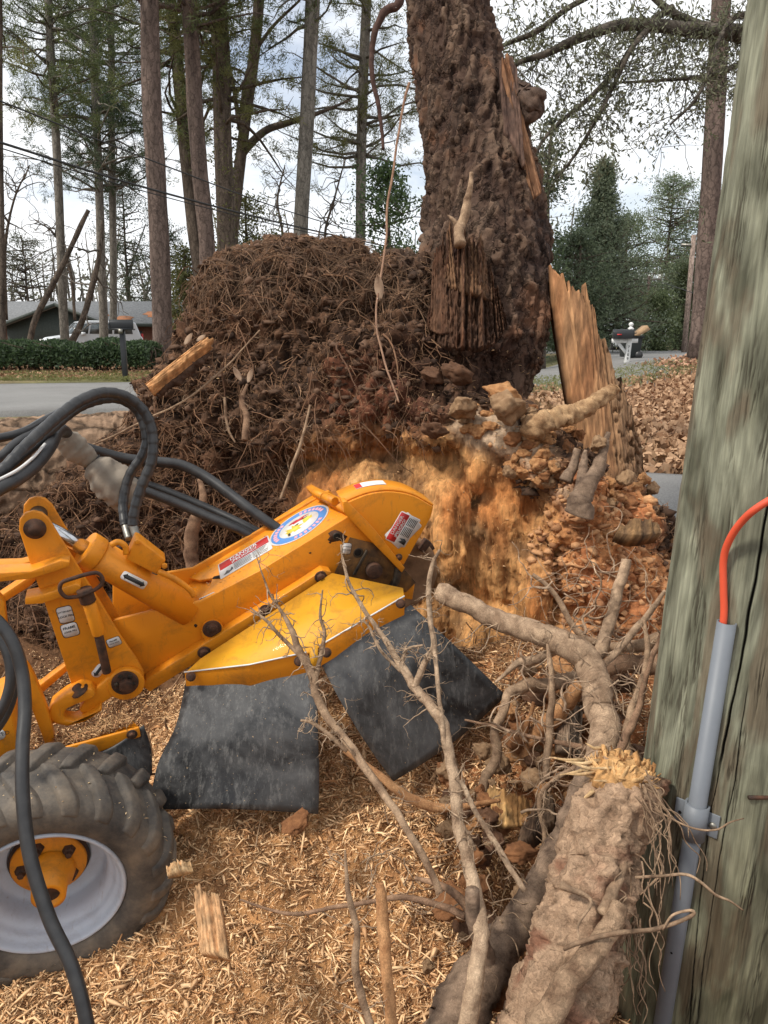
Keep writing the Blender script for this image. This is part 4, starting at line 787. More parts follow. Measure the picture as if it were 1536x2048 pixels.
crack([(1536,1005),(1518,1120),(1503,1200),(1480,1330),(1458,1440),(1440,1530)], .016, .012); crack([(1440,1530),(1420,1640),(1405,1760),(1392,1870),(1380,2040)], .007, .006); crack([(1302,1380),(1308,1480),(1312,1600)], .006, .005); crack([(1494,1380),(1470,1560),(1440,1720),(1410,1900),(1396,2040)], .006, .005); crack([(1470,20),(1420,600)], .004, .003)
gcol = lerp(C(.105,.105,.070), C(.36,.365,.265), k(.5+1.35*mott)); gcol = lerp(gcol, C(.155,.115,.075), k(ss(-.05,.25,fbm(cp*np.array([1,1,1.1])+warp*.6+40, 2.6, 5))*.75)); gcol = gcol*(1+.42*fg[:, None]+.25*grain[:, None]+.10*rings[:, None]*ss(.3,1.2,H.ravel())[:, None])
gcol = lerp(gcol, gcol*np.array([.62,.56,.42]), k(ss(.8,-.2,H.ravel()+.4*low_)*.8)); chk = ss(.52,.75,fbm(np.stack([np.sin(A)*1.0, np.cos(A)*1.0, H*.35], -1).reshape(-1, 3)+3, 26, 3, ridged=True))*ss(-.05,.3,fbm(cp2+20, 4, 3)); dr = dr-.0022*chk; gcol = lerp(gcol*.78, C(.035,.028,.018), k(chk*.75))
knot = np.exp(-(((A.ravel()-.0)/.16)**2+((H.ravel()-1.75)/.055)**2)); gcol = lerp(gcol, C(.12,.085,.05), k(knot*.5)); gcol = lerp(gcol, C(.006,.005,.004), k(crk)); gcol = np.clip(gcol, .004, 1)
fl = fl+((e1*np.sin(A)[..., None]+e2*np.cos(A)[..., None]).reshape(-1, 3))*dr[:, None]
i = (np.arange(nh-1)[:, None]*na+np.arange(na)[None]); j = (np.arange(nh-1)[:, None]*na+(np.arange(na)[None]+1) % na)
M_POLE = vcol('treated_pole_wood', .85, 85, .74, 1.22, .45, 140, .004, stretch=(1, 1, .045))
MB().add(fl, np.stack([i, j, j+na, i+na], -1).reshape(-1, 4), gcol).build('pole_shaft', M_POLE, POLE, True, True)
# conduit: U shaped grey plastic, open at the back
M_PVC = pm('grey_plastic', (.165,.18,.20), (.135,.148,.168), 6, .5, 0, .05, 100, bd=.001)
ca, cb = on_pole(1455,1243,.004)[0], on_pole(1322,2070,.004)[0]; cd = norm(cb-ca); cn = norm(PA+pdir*((ca-PA)@pdir)-ca)*-1; cn = norm(cn-cd*(cn@cd)); cs = np.cross(cd, cn)
cb = cb+cd*.4; arc_ = [math.radians(a) for a in np.linspace(-115, 115, 21)]
prof_o = [cn*(.0162*math.cos(a)+.004)+cs*.0168*math.sin(a) for a in arc_]; prof_i = [cn*(.0138*math.cos(a)+.004)+cs*.0143*math.sin(a) for a in arc_][::-1]
o = MB().prism([ca+p for p in prof_o+prof_i], cb-ca).build('conduit', M_PVC, POLE); CON = o
for p_ in o.data.polygons: p_.use_smooth = len(p_.vertices) == 4
sc0 = on_pole(1393,1640,.004)[0]; sproj = ca+cd*((sc0-ca)@cd)
po = [cn*(.0215*math.cos(a)+.004)+cs*.0225*math.sin(a) for a in arc_]; pi_ = [cn*(.018*math.cos(a)+.004)+cs*.019*math.sin(a) for a in arc_][::-1]
o = MB().prism([sproj-cd*.036+p for p in po+pi_], cd*.072).build('strap', M_PVC, CON)
for p_ in o.data.polygons: p_.use_smooth = len(p_.vertices) == 4
for sg in (-1, 1):
    c_ = sproj+cs*sg*.030-cn*.004+cd*(-.004 if sg > 0 else .0); o2 = MB().box(c_, cs*.0115, cn*.0016, cd*.024).build('strap_ear', M_PVC, CON); bevel(o2, .001)
ear = sproj+cs*.031; eL = sproj-cs*.031
rgt_is = 1 if (cs[0] > 0) else -1
sp = sproj+cs*rgt_is*.031; MB().lathe([(.0075,0),(.007,.003),(.003,.005),(0,.005)], sp-cn*.003, cn, 20).build('screw', M_ZINC, CON, True); MB().lathe([(.0035,.0),(0,.0)], sproj-cs*rgt_is*.031-cn*.0022, cn, 12).build('screw_hole', M_HOLE, CON)
hp = on_pole(1358,1910,.02)[0]; hp = ca+cd*((hp-ca)@cd); MB().lathe([(.0025,0),(0,0)], hp+cn*.0213, cn, 12).build('screw_hole', M_HOLE, CON)
M_CAB = pm('orange_cable', (.72,.10,.045), (.62,.085,.04), 8, .4)
cbp = [ca+cd*.10+cn*.004-cs*rgt_is*.006, ca+cn*.004-cs*rgt_is*.006]+[on_pole(x, y, l_)[0] for x, y, l_ in ((1447,1180,.010),(1447,1120,.014),(1458,1082,.022),(1482,1045,.035),(1520,1012,.05))]+[on_pole(1536,1003,.055)[0]+np.array([.05,.0,.03]), on_pole(1536,1003,.055)[0]+np.array([.14,.09,.04]), on_pole(1536,1003,.055)[0]+np.array([.22,.3,.0])]
MB().tube(spline(cbp, 8), .0065, 14).build('cable', M_CAB, POLE, True)
nl = on_pole(1510,1595,.002)[0]; MB().tube([nl-np.array([.012,0,0]), nl, nl+np.array([.03,0,0])], .004, 8).build('old_staple', M_RUST, POLE)
# ------------------------------------------------------------------ splintered wood pieces
def splinter(name, bot, top, ncol, nrow, thick, ca_, cb_, parent=None, jag=.06, groove=.012, seed=0, label=None, bow=0.0, pits=None, mat=None, wobble=0.0):
    r0 = np.random.RandomState(seed); B_ = spline([D(*p) for p in bot], 12); T0 = spline([D(*p) for p in top], 12)
    def res(P_, n): L_ = np.concatenate([[0], np.cumsum(np.linalg.norm(np.diff(P_, axis=0), axis=1))]); return np.stack([np.interp(np.linspace(0, L_[-1], n), L_, P_[:, i_]) for i_ in range(3)], -1)
    B_ = res(B_, ncol); T0 = res(T0, ncol); u = np.linspace(0, 1, ncol)
    g1 = fbm(np.stack([u*ncol*.07, u*0+seed, u*0], -1), 1, 4, gain=.65)*1.5; g2 = np.convolve(r0.normal(size=ncol), [.25,.5,.25], 'same')*.7; wd_i = np.cumsum(r0.rand(ncol) < .28); w_ = r0.normal(size=wd_i.max()+2)[wd_i]; T_2 = T0+(T0-B_)*(jag*(.35*g1+.55*w_+.35*g2))[:, None]
    vv_ = np.linspace(0, 1, nrow); G = B_[None]+(T_2-B_)[None]*vv_[:, None, None]
    fr = norm(np.cross(B_[-1]-B_[0], T0[0]-B_[0])); fr = -fr if fr@(EYE-B_[0]) < 0 else fr
    dpt = groove*(1.2*g1+.45*g2)[None]+groove*1.1*fbm(np.stack([np.tile(u*9, nrow), np.repeat(vv_*3, ncol), np.full(nrow*ncol, seed*1.)], -1), 4, 4).reshape(nrow, ncol)+bow*np.sin(u*math.pi)[None]
    taper = np.minimum(1, (1-vv_)*6+.12)[:, None]; Ff = G+fr*dpt[..., None]; Bb = G-fr*(thick*taper)[..., None]
    if pits is not None:
        q = fbm(G.reshape(-1, 3), 34, 4).reshape(nrow, ncol); Ff = Ff-fr*(.026*ss(.0,.4,q)*ss(pits-.1, pits+.1, u)[None])[..., None]
    N_ = nrow*ncol; vv3 = np.concatenate([Ff.reshape(-1, 3), Bb.reshape(-1, 3)]); i_ = (np.arange(nrow-1)[:, None]*ncol+np.arange(ncol-1)[None]).ravel()
    f_ = np.concatenate([np.stack([i_, i_+1, i_+ncol+1, i_+ncol], -1), np.stack([i_, i_+ncol, i_+ncol+1, i_+1], -1)+N_])
    ed = list(range(ncol))+[r_*ncol+ncol-1 for r_ in range(1, nrow)]+[(nrow-1)*ncol+j_ for j_ in range(ncol-2, -1, -1)]+[r_*ncol for r_ in range(nrow-2, 0, -1)]
    f_ = np.concatenate([f_, np.array([(ed[i_], ed[i_]+N_, ed[(i_+1) % len(ed)]+N_, ed[(i_+1) % len(ed)]) for i_ in range(len(ed))])])
    cc_ = lerp(np.array(ca_), np.array(cb_), np.clip(.5+.5*g1[None, :, None]+.28*g2[None, :, None]+.35*fbm(G.reshape(-1, 3)*np.array([1,1,.2]), 14, 3).reshape(nrow, ncol, 1), 0, 1.1))
    stk = fbm(G.reshape(-1, 3)*np.array([1,1,.05])+.004*fbm(G.reshape(-1, 3), 8, 2)[:, None], 75, 4).reshape(nrow, ncol, 1); cc_ = cc_*(1+1.0*stk); cc_ = lerp(cc_, cc_*np.array([.80,.66,.58]), ss(.0,.4,fbm(G.reshape(-1, 3)*np.array([1,1,.12])+seed, 11, 3)).reshape(nrow, ncol, 1)*.8)
    if pits is not None: cc_ = lerp(cc_, lerp(C(.07,.035,.018), C(.30,.19,.11), (.5+.7*fbm(G.reshape(-1, 3), 30, 3)).reshape(nrow, ncol, 1)), (ss(pits-.12, pits+.12, u+.12*fbm(np.stack([u*3,u*0,u*0], -1), 2, 2))*.85)[None, :, None])
    cc_ = np.clip(np.concatenate([cc_.reshape(-1, 3), cc_.reshape(-1, 3)*.9]), .01, 1)
    o_ = MB().add(vv3, f_, cc_).build(name, mat or M_SPL, parent, False, True)
    if label: o_['label'] = label
    return o_
M_SPL = vcol('splintered_wood', .85, 45, .6, 1.4, .6, 90, .006, stretch=(1, 1, .15))
SL = thing('splintered_wood_slab', 'tall upright slab of splintered orange wood with jagged pointed top, right of the trunk', 'broken wood', D(1240,1000,2.95)+np.array([0,0,-.1]))
splinter('slab_shell', [(1188,1060,2.92),(1225,1065,2.88),(1262,1062,2.9),(1292,1050,2.98)], [(1101,545,2.98),(1126,560,2.95),(1152,585,2.93),(1172,610,2.93),(1188,660,2.93),(1205,715,2.93),(1228,765,2.93),(1248,800,2.94),(1262,865,2.95),(1276,890,2.97),(1290,975,3.0)], 150, 90, .06, (.15,.075,.038), (.46,.25,.12), SL, jag=.06, groove=.007, seed=3, bow=.04, pits=.40)
splinter('shell_edge', [(1182,1010,2.97),(1190,1010,2.94),(1200,1012,2.92)], [(1100,590,3.02),(1106,548,3.0),(1112,575,2.98)], 24, 50, .05, (.30,.10,.04), (.42,.19,.08), SL, jag=.04, groove=.006, seed=5)
splinter('wood_shard', [(1222,1020,2.86),(1262,1020,2.88)], [(1208,770,2.9),(1256,782,2.91)], 26, 40, .02, (.20,.10,.05), (.40,.22,.11), SL, jag=.14, groove=.008, seed=8)
splinter('wood_shard', [(1255,1030,2.9),(1292,1030,2.95)], [(1252,880,2.93),(1286,930,2.97)], 22, 30, .02, (.20,.09,.04), (.42,.22,.10), SL, jag=.2, groove=.008, seed=11)
# broken limb stub on the trunk, strip of bare wood
splinter('broken_limb', [(852,650,2.88),(880,690,2.83),(930,700,2.80),(985,690,2.83),(1015,650,2.88)], [(866,560,2.90),(880,500,2.88),(905,478,2.85),(940,500,2.84),(970,535,2.86),(1005,610,2.90)], 170, 80, .12, (.026,.014,.010), (.115,.056,.030), STUMP, jag=.16, groove=.030, seed=21, bow=.015, label='dark rotten stub of a broken limb on the front of the trunk')
splinter('limb_splinters', [(890,570,2.83),(930,590,2.81),(985,600,2.83)], [(888,500,2.86),(905,462,2.87),(950,482,2.87),(982,525,2.87)], 70, 34, .05, (.05,.026,.016), (.19,.10,.05), STUMP, jag=.2, groove=.014, seed=24, bow=.02)
splinter('limb_splinters', [(860,660,2.84),(880,668,2.81),(905,664,2.80)], [(864,520,2.87),(880,500,2.86),(896,505,2.86)], 40, 50, .04, (.04,.02,.014), (.15,.075,.04), STUMP, jag=.1, groove=.012, seed=27)
splinter('bare_wood_strip', [(1066,400,3.06),(1084,385,3.09)], [(1006,125,3.07),(1020,125,3.11)], 22, 60, .03, (.12,.055,.028), (.36,.19,.10), STUMP, jag=.06, groove=.010, seed=30, label='strip of bare wood down the right side of the trunk')
splinter('bark_slab', [(1010,260,3.04),(1050,330,3.02)], [(1000,110,3.1),(1034,128,3.12)], 20, 30, .04, (.07,.04,.03), (.17,.10,.07), STUMP, jag=.06, groove=.01, seed=31)
# ------------------------------------------------------------------ roots
def barkcol(ca_, cb_, s_=40, ring=0):
    def fn(v_): return np.clip(lerp(np.array(ca_), np.array(cb_), (.5+.9*fbm(v_, s_, 4)+.3*fbm(v_, 9, 2))[:, None]), .01, 1)
    return fn
M_ROOT = vcol('root_bark', .92, 60, .5, 1.45, .9, 95, .008)
def rt(pts, rough=.25, rsc=1.0, rs=26, sides=16, n=16, ca_=(.17,.10,.062), cb_=(.45,.31,.21), mb=None, flat=1.0):    # pts: px,py,depth,radius px
    S = spline([[*D(x, y, d_), r_*d_/F*rsc] for x, y, d_, r_ in pts], n); S[:, 3] = np.maximum(S[:, 3], .0004)
    jit = np.stack([fbm(S[:, :3]+q*3.7, 9, 3) for q in range(3)], -1); S[:, :3] += jit*np.minimum(.018, S[:, 3:4]*1.1)
    mb = mb or MB(); mb.tube(S[:, :3], S[:, 3], sides, rough=rough, rs=rs, colf=barkcol(ca_, cb_)); return mb, S
def twigs(mb, S, n_, length, r0, ca_=(.22,.14,.085), cb_=(.55,.40,.27), depth=1, seed=0, lo=.15, spread=1.0, upb=.2):
    g_ = np.random.RandomState(seed)
    for _ in range(n_):
        i_ = g_.randint(int(len(S)*lo), len(S)); p = S[i_, :3].copy(); d_ = norm(g_.normal(size=3)*np.array([1, .7, 1])*spread+np.array([0,-.1,upb])); L_ = length*(.35+.65*g_.rand()); m_ = 7; P_ = [p]
        for q in range(m_): d_ = norm(d_+g_.normal(size=3)*.42); P_.append(P_[-1]+d_*L_/m_)
        rr = np.linspace(min(r0, S[i_, 3]*.7), r0*.25, m_+1); P_ = np.array(P_); mb.tube(P_, rr, 5, colf=barkcol(ca_, cb_))
        if depth > 0: twigs(mb, np.concatenate([P_, rr[:, None]], 1), 2, L_*.55, r0*.55, ca_, cb_, depth-1, g_.randint(9999), .3, spread, upb)
def root_thing(name, label, cat, trunk, branches=(), tw=(8, .12, .002), seed=0, **kw):
    x, y, d_, r_ = trunk[0]; t_ = thing(name, label, cat, D(x, y, d_)); mb, S = rt(trunk, **kw); mb.build('stem', M_RB2, t_, True, True)
    tw_mb = MB(); twigs(tw_mb, S, tw[0], tw[1], tw[2], seed=seed)
    for b_ in branches:
        mb, S2 = rt(b_, **{**kw, 'sides': 9}); mb.build('side_root', M_ROOT, t_, True, True); twigs(tw_mb, S2, max(1, tw[0]//2), tw[1]*.8, tw[2]*.8, seed=seed+7+len(b_))
    if tw_mb.n: tag(tw_mb.build('rootlets', M_ROOT, t_, True, True), kind='stuff')
    return t_
TAN = dict(ca_=(.13,.075,.045), cb_=(.46,.315,.20)); BR = dict(ca_=(.10,.055,.035), cb_=(.36,.22,.135)); ORA = dict(ca_=(.26,.11,.045), cb_=(.55,.30,.14)); GRY = dict(ca_=(.075,.048,.034), cb_=(.34,.235,.16))
M_RBK = bark_mat('flaky_root_bark', 30, (1, 1, .30), .80, 75, .008, .16, 1.0, .42, 1.5, .22); M_RB2 = bark_mat('root_bark_fine', 60, (1, 1, .5), .82, 110, .004, .12, .9, .5, 1.45, .2)
# thick broken root with splintered end
BRK = thing('thick_broken_root', 'thick bark covered broken root with splintered pale end, leaning against the utility pole', 'root', D(1110,2040,1.35))
mb, S = rt([(1050,2250,1.30,104),(1092,2080,1.34,88),(1130,1960,1.37,80),(1163,1860,1.40,73),(1188,1770,1.43,68),(1205,1690,1.46,68),(1225,1620,1.48,63),(1243,1560,1.50,60),(1252,1535,1.51,58)], rough=.30, rs=14, sides=60, n=26, ca_=(.14,.075,.048), cb_=(.48,.33,.22))
mb.v[0] = mb.v[0]+0; v0 = mb.v[0]; cen = np.repeat(S[:, :3], 60, 0)[:len(v0)]; dirv = v0-cen; axr = norm(S[-1,:3]-S[0,:3]); al = (v0-S[0,:3])@axr; pp_ = (v0-al[:,None]*axr)*1.0+al[:,None]*axr*.22; f1 = .75*fbm(pp_+.02*fbm(v0,12,2)[:,None], 30, 4, ridged=True)+.35*fbm(v0*np.array([1,1,.6]), 30, 4, ridged=True); mb.v[0] = v0+dirv/np.linalg.norm(dirv, axis=1)[:, None]*(.015*f1+.008*fbm(v0, 55, 3)+.018*fbm(v0, 7, 3)-.012*ss(.4,.75,fbm(v0*np.array([1,1,.35]), 12, 3, ridged=True)))[:, None]
cr_ = lerp(C(.085,.045,.027), C(.40,.265,.17), k(.42+.9*f1+.5*fbm(v0, 45, 3))); cr_ = lerp(cr_, C(.21,.085,.05), k(ss(.08,.35,fbm(v0+9, 11, 3))*.75)); mb.c[0] = np.clip(cr_, .01, 1)
mb.build('root_bark', M_RBK, BRK, True, True)
mb = MB(); ec = D(1250,1535,1.50); eax = norm(S[-1, :3]-S[-8, :3]); q1 = norm(np.cross(eax, [0,1,0])); q2 = np.cross(eax, q1); g_ = np.random.RandomState(2)
for i_ in range(420):
    a = g_.rand()*6.283; rr = .056*math.sqrt(g_.rand()); b0 = ec-eax*.02+q1*rr*math.cos(a)+q2*rr*math.sin(a); L_ = (.004+.022*g_.rand()**2)*(1.3-rr/.08); d_ = norm(eax+.55*g_.normal(size=3)); w_ = .002+.006*g_.rand()**2
    P_ = [b0, b0+d_*L_*.6, b0+d_*(L_+.02)]; mb.tube(P_, [w_*1.4, w_, w_*.3], 5, colf=barkcol((.42,.19,.06), (.85,.55,.26)))
for i_ in range(15):
    a = g_.rand(); b0 = ec+np.array([-.045,-.01,.012])*1.0+np.array([.02*g_.normal(),.02*g_.normal(),.014*g_.normal()]); d_ = norm(np.array([-1,-.15,.22*g_.normal()+.05])); L_ = .02+.065*g_.rand()
    mb.tube([b0, b0+d_*L_*.5+np.array([0,0,-.004]), b0+d_*L_+np.array([0,0,.004*g_.normal()])], [.005, .0035, .0008], 5, colf=barkcol((.45,.26,.11), (.80,.58,.33)))
MB_end, _ = None, None
for i_ in range(150):
    a = g_.rand()*6.283; rr = .01+.048*g_.rand(); b0 = ec-eax*.035+q1*rr*math.cos(a)+q2*rr*math.sin(a); s_ = .002+.0055*g_.rand(); mb.box(b0+eax*(.02+.02*g_.rand()), norm(q1+.6*g_.normal(size=3))*s_, norm(q2+.5*g_.normal(size=3))*s_*.5, norm(eax+.4*g_.normal(size=3))*(.012+.024*g_.rand()), col=lerp(C(.30,.12,.035), C(.80,.47,.20), g_.rand()))
tag(mb.build('splintered_end', M_ROOT, BRK, False, True), kind='stuff')['label'] = 'fresh pale orange splinters at the broken end'
mb = MB().tube([ec-eax*.05, ec-eax*.02, ec+eax*.005, ec+eax*.015], [.056,.057,.052,.03], 30, rough=.2, rs=50, colf=barkcol((.40,.19,.06), (.75,.45,.2))); mb.build('torn_wood', M_ROOT, BRK, False, True)
mb, S2 = rt([(1075,2060,1.26,30),(1150,1960,1.27,24),(1215,1870,1.30,20),(1240,1810,1.33,16)], **TAN); mb.build('bark_ridge', M_RBK, BRK, True, True)
mb, S3 = rt([(1200,1830,1.33,12),(1232,1760,1.37,10),(1262,1700,1.42,8),(1285,1650,1.44,7),(1300,1625,1.44,4)], **TAN); mb.build('side_root', M_ROOT, BRK, True, True)
tw_ = MB(); twigs(tw_, S3, 5, .10, .0022, seed=3)
g_ = np.random.RandomState(12)
for i_ in range(46):                                  # hanging hair roots on the right of the broken root
    x0, y0 = (1288+6*g_.normal(), 1580+20*g_.normal()) if i_ < 22 else (1262+14*g_.normal(), 1700+170*g_.rand()); L_ = 60+220*g_.rand(); x_, y_ = x0, y0; P_ = []; d0 = 1.40+.03*g_.normal(); vx = 6+14*g_.rand() if i_ < 22 else 3*g_.normal()
    for q in range(9): P_.append((x_, y_, d0-.004*q, 1.6*(1-q/11)+.35)); x_ += vx*.9+7*g_.normal(); vx *= .8; y_ += L_/9*(.7+.6*g_.rand())
    rt(P_, n=3, sides=4, rough=0, mb=tw_, **TAN)
for P_ in ([(1130,1900,1.30,4),(1160,1885,1.28,5),(1230,1868,1.27,5),(1300,1860,1.26,4.5),(1350,1848,1.25,4),(1385,1830,1.25,4),(1378,1822,1.25,3),(1345,1832,1.25,2.5),(1325,1860,1.25,2)],[(1270,1755,1.36,3),(1320,1752,1.34,3),(1370,1748,1.33,3),(1400,1765,1.33,3),(1430,1790,1.33,2.6),(1460,1802,1.33,2.4),(1487,1820,1.33,1.5)],
           [(1290,1600,1.40,3),(1330,1630,1.36,2),(1380,1655,1.33,2),(1430,1660,1.32,2),(1460,1645,1.32,1.6),(1488,1637,1.33,1)],[(1310,1700,1.40,2),(1325,1740,1.38,3),(1300,1770,1.38,2),(1280,1790,1.38,1)],[(1120,1770,1.36,8),(1180,1800,1.33,4),(1155,1850,1.30,3),(1160,1885,1.28,2)]): rt(P_, n=6, sides=6, rough=.1, mb=tw_, **TAN)
tag(tw_.build('hair_roots', M_ROOT, BRK, True, True), kind='stuff')
root_thing('dark_root', 'dark grey barked root slanting up left of the thick broken root', 'root', [(860,2160,1.36,60),(930,2010,1.42,50),(985,1930,1.47,42),(1030,1860,1.52,34),(1070,1790,1.55,28),(1098,1740,1.57,25),(1130,1675,1.6,24),(1150,1630,1.62,24),(1165,1580,1.65,20),(1172,1530,1.68,18)],
   [[(985,1940,1.45,20),(950,1860,1.42,16),(940,1780,1.40,14)]], (5, .10, .0022), 5, rough=.32, rs=24, sides=26, **GRY)
root_thing('arching_root', 'long pale arching root with blunt cut end, in front of the stump', 'root', [(1180,1640,1.62,24),(1188,1580,1.68,28),(1200,1520,1.74,30),(1206,1450,1.8,30),(1200,1385,1.86,31),(1180,1330,1.9,30),(1130,1290,1.93,27),(1070,1262,1.96,24),(1010,1240,2.0,22),(950,1218,2.03,20),(905,1200,2.05,20),(880,1188,2.06,21),(868,1182,2.06,15)],
   [[(1185,1330,1.9,14),(1205,1290,1.92,15),(1225,1230,1.95,13),(1240,1170,1.96,12),(1252,1122,1.97,11)],[(1120,1300,1.95,10),(1080,1318,1.96,11),(1045,1325,1.97,10),(1020,1340,1.96,6),(990,1365,1.95,3)],[(1200,1340,1.9,8),(1240,1295,1.9,8),(1280,1250,1.9,8),(1310,1210,1.88,6),(1330,1180,1.87,4)]], (11, .16, .0026), 9, rough=.18, rs=26, sides=24, rsc=.92, ca_=(.17,.105,.065), cb_=(.54,.38,.25))
root_thing('forked_thin_root', 'tall thin forked root rising in front of the right rubber flap', 'root', [(930,2100,1.34,26),(948,1960,1.36,22),(958,1860,1.40,20),(945,1760,1.43,18),(918,1660,1.46,16),(905,1560,1.5,15),(895,1470,1.53,14),(870,1425,1.55,14),(835,1380,1.58,13),(800,1335,1.6,10),(768,1280,1.62,7),(730,1220,1.64,5.5),(700,1170,1.65,4.5),(686,1120,1.65,3),(682,1090,1.65,2)],
   [[(830,1375,1.58,10),(850,1325,1.58,9),(866,1290,1.58,8),(862,1230,1.58,7),(858,1180,1.58,7),(866,1130,1.58,6),(880,1100,1.58,4)],[(905,1560,1.5,8),(890,1480,1.52,7),(878,1390,1.54,6),(868,1300,1.57,6),(860,1220,1.58,5)],[(948,1700,1.44,8),(905,1600,1.44,0.5)],[(1050,1780,1.42,8),(1000,1700,1.44,8),(950,1620,1.46,7),(920,1560,1.48,6)],[(800,1340,1.6,6),(812,1300,1.6,4),(845,1290,1.6,3)],[(800,1345,1.6,5),(760,1300,1.6,4),(735,1250,1.6,3),(720,1240,1.6,2)]], (34, .085, .0019), 15, rsc=.74, rough=.2, rs=40, sides=14, ca_=(.20,.125,.078), cb_=(.58,.42,.28))
root_thing('branching_twig_root', 'slender branching root standing in front of the left flap and yellow shelf', 'root', [(880,1790,1.38,9),(850,1720,1.40,9),(800,1640,1.44,9),(755,1570,1.48,10),(700,1490,1.53,10),(655,1435,1.56,10),(632,1390,1.58,11),(625,1350,1.59,11),(600,1300,1.6,9),(583,1255,1.61,7),(560,1220,1.62,4),(540,1190,1.62,3),(525,1150,1.62,2),(512,1110,1.62,1)],
   [[(600,1440,1.55,3),(625,1445,1.55,5),(660,1470,1.55,6),(695,1500,1.54,7)],[(628,1370,1.59,7),(640,1320,1.59,6),(650,1270,1.6,5),(640,1230,1.6,4),(645,1180,1.6,2)],[(600,1310,1.6,6),(560,1270,1.61,5),(530,1240,1.61,4),(500,1215,1.62,2)]], (34, .085, .0018), 25, rsc=.78, rough=.2, rs=40, sides=12, **TAN)
root_thing('orange_root', 'orange brown root lying along the chips below the right flap', 'root', [(690,1500,1.72,5),(740,1540,1.72,7),(800,1585,1.70,9),(860,1612,1.70,9),(930,1612,1.72,6),(1000,1600,1.76,4)], (), (4, .08, .0018), 31, rough=.15, sides=12, **ORA)
root_thing('leaning_root', 'thin root with knuckled bend beside the corner of the right flap', 'root', [(960,1600,1.9,9),(972,1550,1.9,10),(995,1510,1.9,10),(992,1460,1.9,9),(1010,1410,1.92,9),(1018,1385,1.95,10),(1060,1370,2.0,13),(1110,1360,2.03,14),(1160,1356,2.06,15),(1195,1350,2.08,15)], (), (7, .12, .002), 33, rough=.2, sides=14, **TAN)
root_thing('stub_root', 'short tan root stub pointing up between the arching root and the clods', 'root', [(1040,1500,2.0,14),(1075,1465,1.97,14),(1105,1440,1.94,16),(1135,1400,1.92,15),(1158,1368,1.9,12)], [[(1050,1530,1.98,14),(1045,1480,1.97,11),(1062,1430,1.95,5),(1066,1405,1.94,3)]], (5, .1, .0018), 37, rough=.25, sides=16, **ORA)
root_thing('upright_orange_root', 'upright orange root stub standing in the chips at the bottom', 'root', [(790,2110,1.30,12),(780,2010,1.32,11),(768,1900,1.35,11),(760,1810,1.37,11),(758,1765,1.38,7)], (), (5, .07, .0016), 41, rough=.3, sides=14, **ORA)
root_thing('thin_grey_root', 'thin grey root curving up from the bottom edge', 'root', [(770,2120,1.22,9),(735,2030,1.25,8),(712,1930,1.27,8),(715,1860,1.28,7),(700,1800,1.29,6),(692,1740,1.3,4),(690,1700,1.3,2)], (), (5, .08, .0015), 43, rough=.2, sides=10, **TAN)
root_thing('horizontal_root', 'thin root running level across the chips below the dark root', 'root', [(480,1800,1.56,2),(540,1820,1.54,3),(600,1828,1.52,4),(660,1815,1.50,4),(740,1805,1.48,5),(810,1795,1.46,6),(880,1810,1.44,7),(930,1830,1.42,8)], [[(830,1755,1.46,4),(880,1770,1.44,7),(915,1790,1.43,9),(945,1830,1.42,9)]], (6, .07, .0015), 45, rough=.2, sides=10, **BR)
for q, (P_, lb) in enumerate((([(1065,1150,2.15,4),(1110,1190,2.14,5),(1140,1240,2.12,6),(1158,1265,2.1,7),(1195,1290,2.08,7),(1250,1295,2.05,12),(1330,1275,2.0,14)], 'thin pale root reaching up left above the arching root'),
    ([(1200,1340,2.05,16),(1250,1330,2.05,18),(1300,1330,2.03,20),(1360,1325,2.0,22)], 'dark knobbly root running behind the pole'), ([(1310,1560,1.7,8),(1255,1500,1.72,8),(1262,1430,1.74,9),(1280,1370,1.76,7),(1295,1300,1.78,6),(1290,1240,1.8,3)], 'tangled upright root against the pole edge'),
    ([(1235,1560,1.62,7),(1250,1480,1.66,9),(1275,1420,1.7,7),(1300,1330,1.74,5),(1325,1260,1.78,4)], 'thin root rising beside the splintered end'), ([(1090,1560,1.8,6),(1098,1480,1.83,8),(1105,1400,1.86,7),(1098,1320,1.88,5),(1095,1290,1.9,3)], 'thin vertical root crossing in front of the tan stub'),
    ([(930,1440,1.9,2),(1000,1455,1.88,3),(1070,1475,1.85,4),(1140,1490,1.82,6),(1190,1500,1.8,7)], 'wiry root running level under the arching root'), ([(1165,1530,1.70,6),(1110,1560,1.72,5),(1080,1600,1.72,6),(1090,1660,1.7,5),(1085,1720,1.68,6)], 'reddish root curling down beside the splinters'))):
    root_thing('tangled_root', lb, 'root', P_, (), (9, .14, .0018), 50+q, rough=.2, sides=10, **(TAN if q % 2 == 0 else BR))
root_thing('peeled_root', 'curved pale peeled root stub pointing right in front of the splintered slab', 'root', [(1062,856,2.56,24),(1082,846,2.5,20),(1100,838,2.52,19),(1130,832,2.54,17),(1170,820,2.56,15),(1205,795,2.58,14),(1225,776,2.6,12),(1232,770,2.6,10)], (), (3, .03, .001), 61, rough=.5, rs=34, sides=24, ca_=(.22,.12,.06), cb_=(.60,.39,.21))
root_thing('forked_grey_root', 'grey forked dead root stub in front of the slab base', 'root', [(1160,1030,2.42,26),(1168,985,2.42,20),(1190,940,2.43,15),(1205,905,2.44,9),(1218,865,2.45,4)], [[(1165,990,2.42,14),(1163,940,2.43,10),(1172,900,2.44,4)],[(1130,960,2.46,14),(1145,925,2.47,9),(1152,900,2.47,7)]], (3, .04, .0015), 63, rough=.3, sides=16, **GRY)
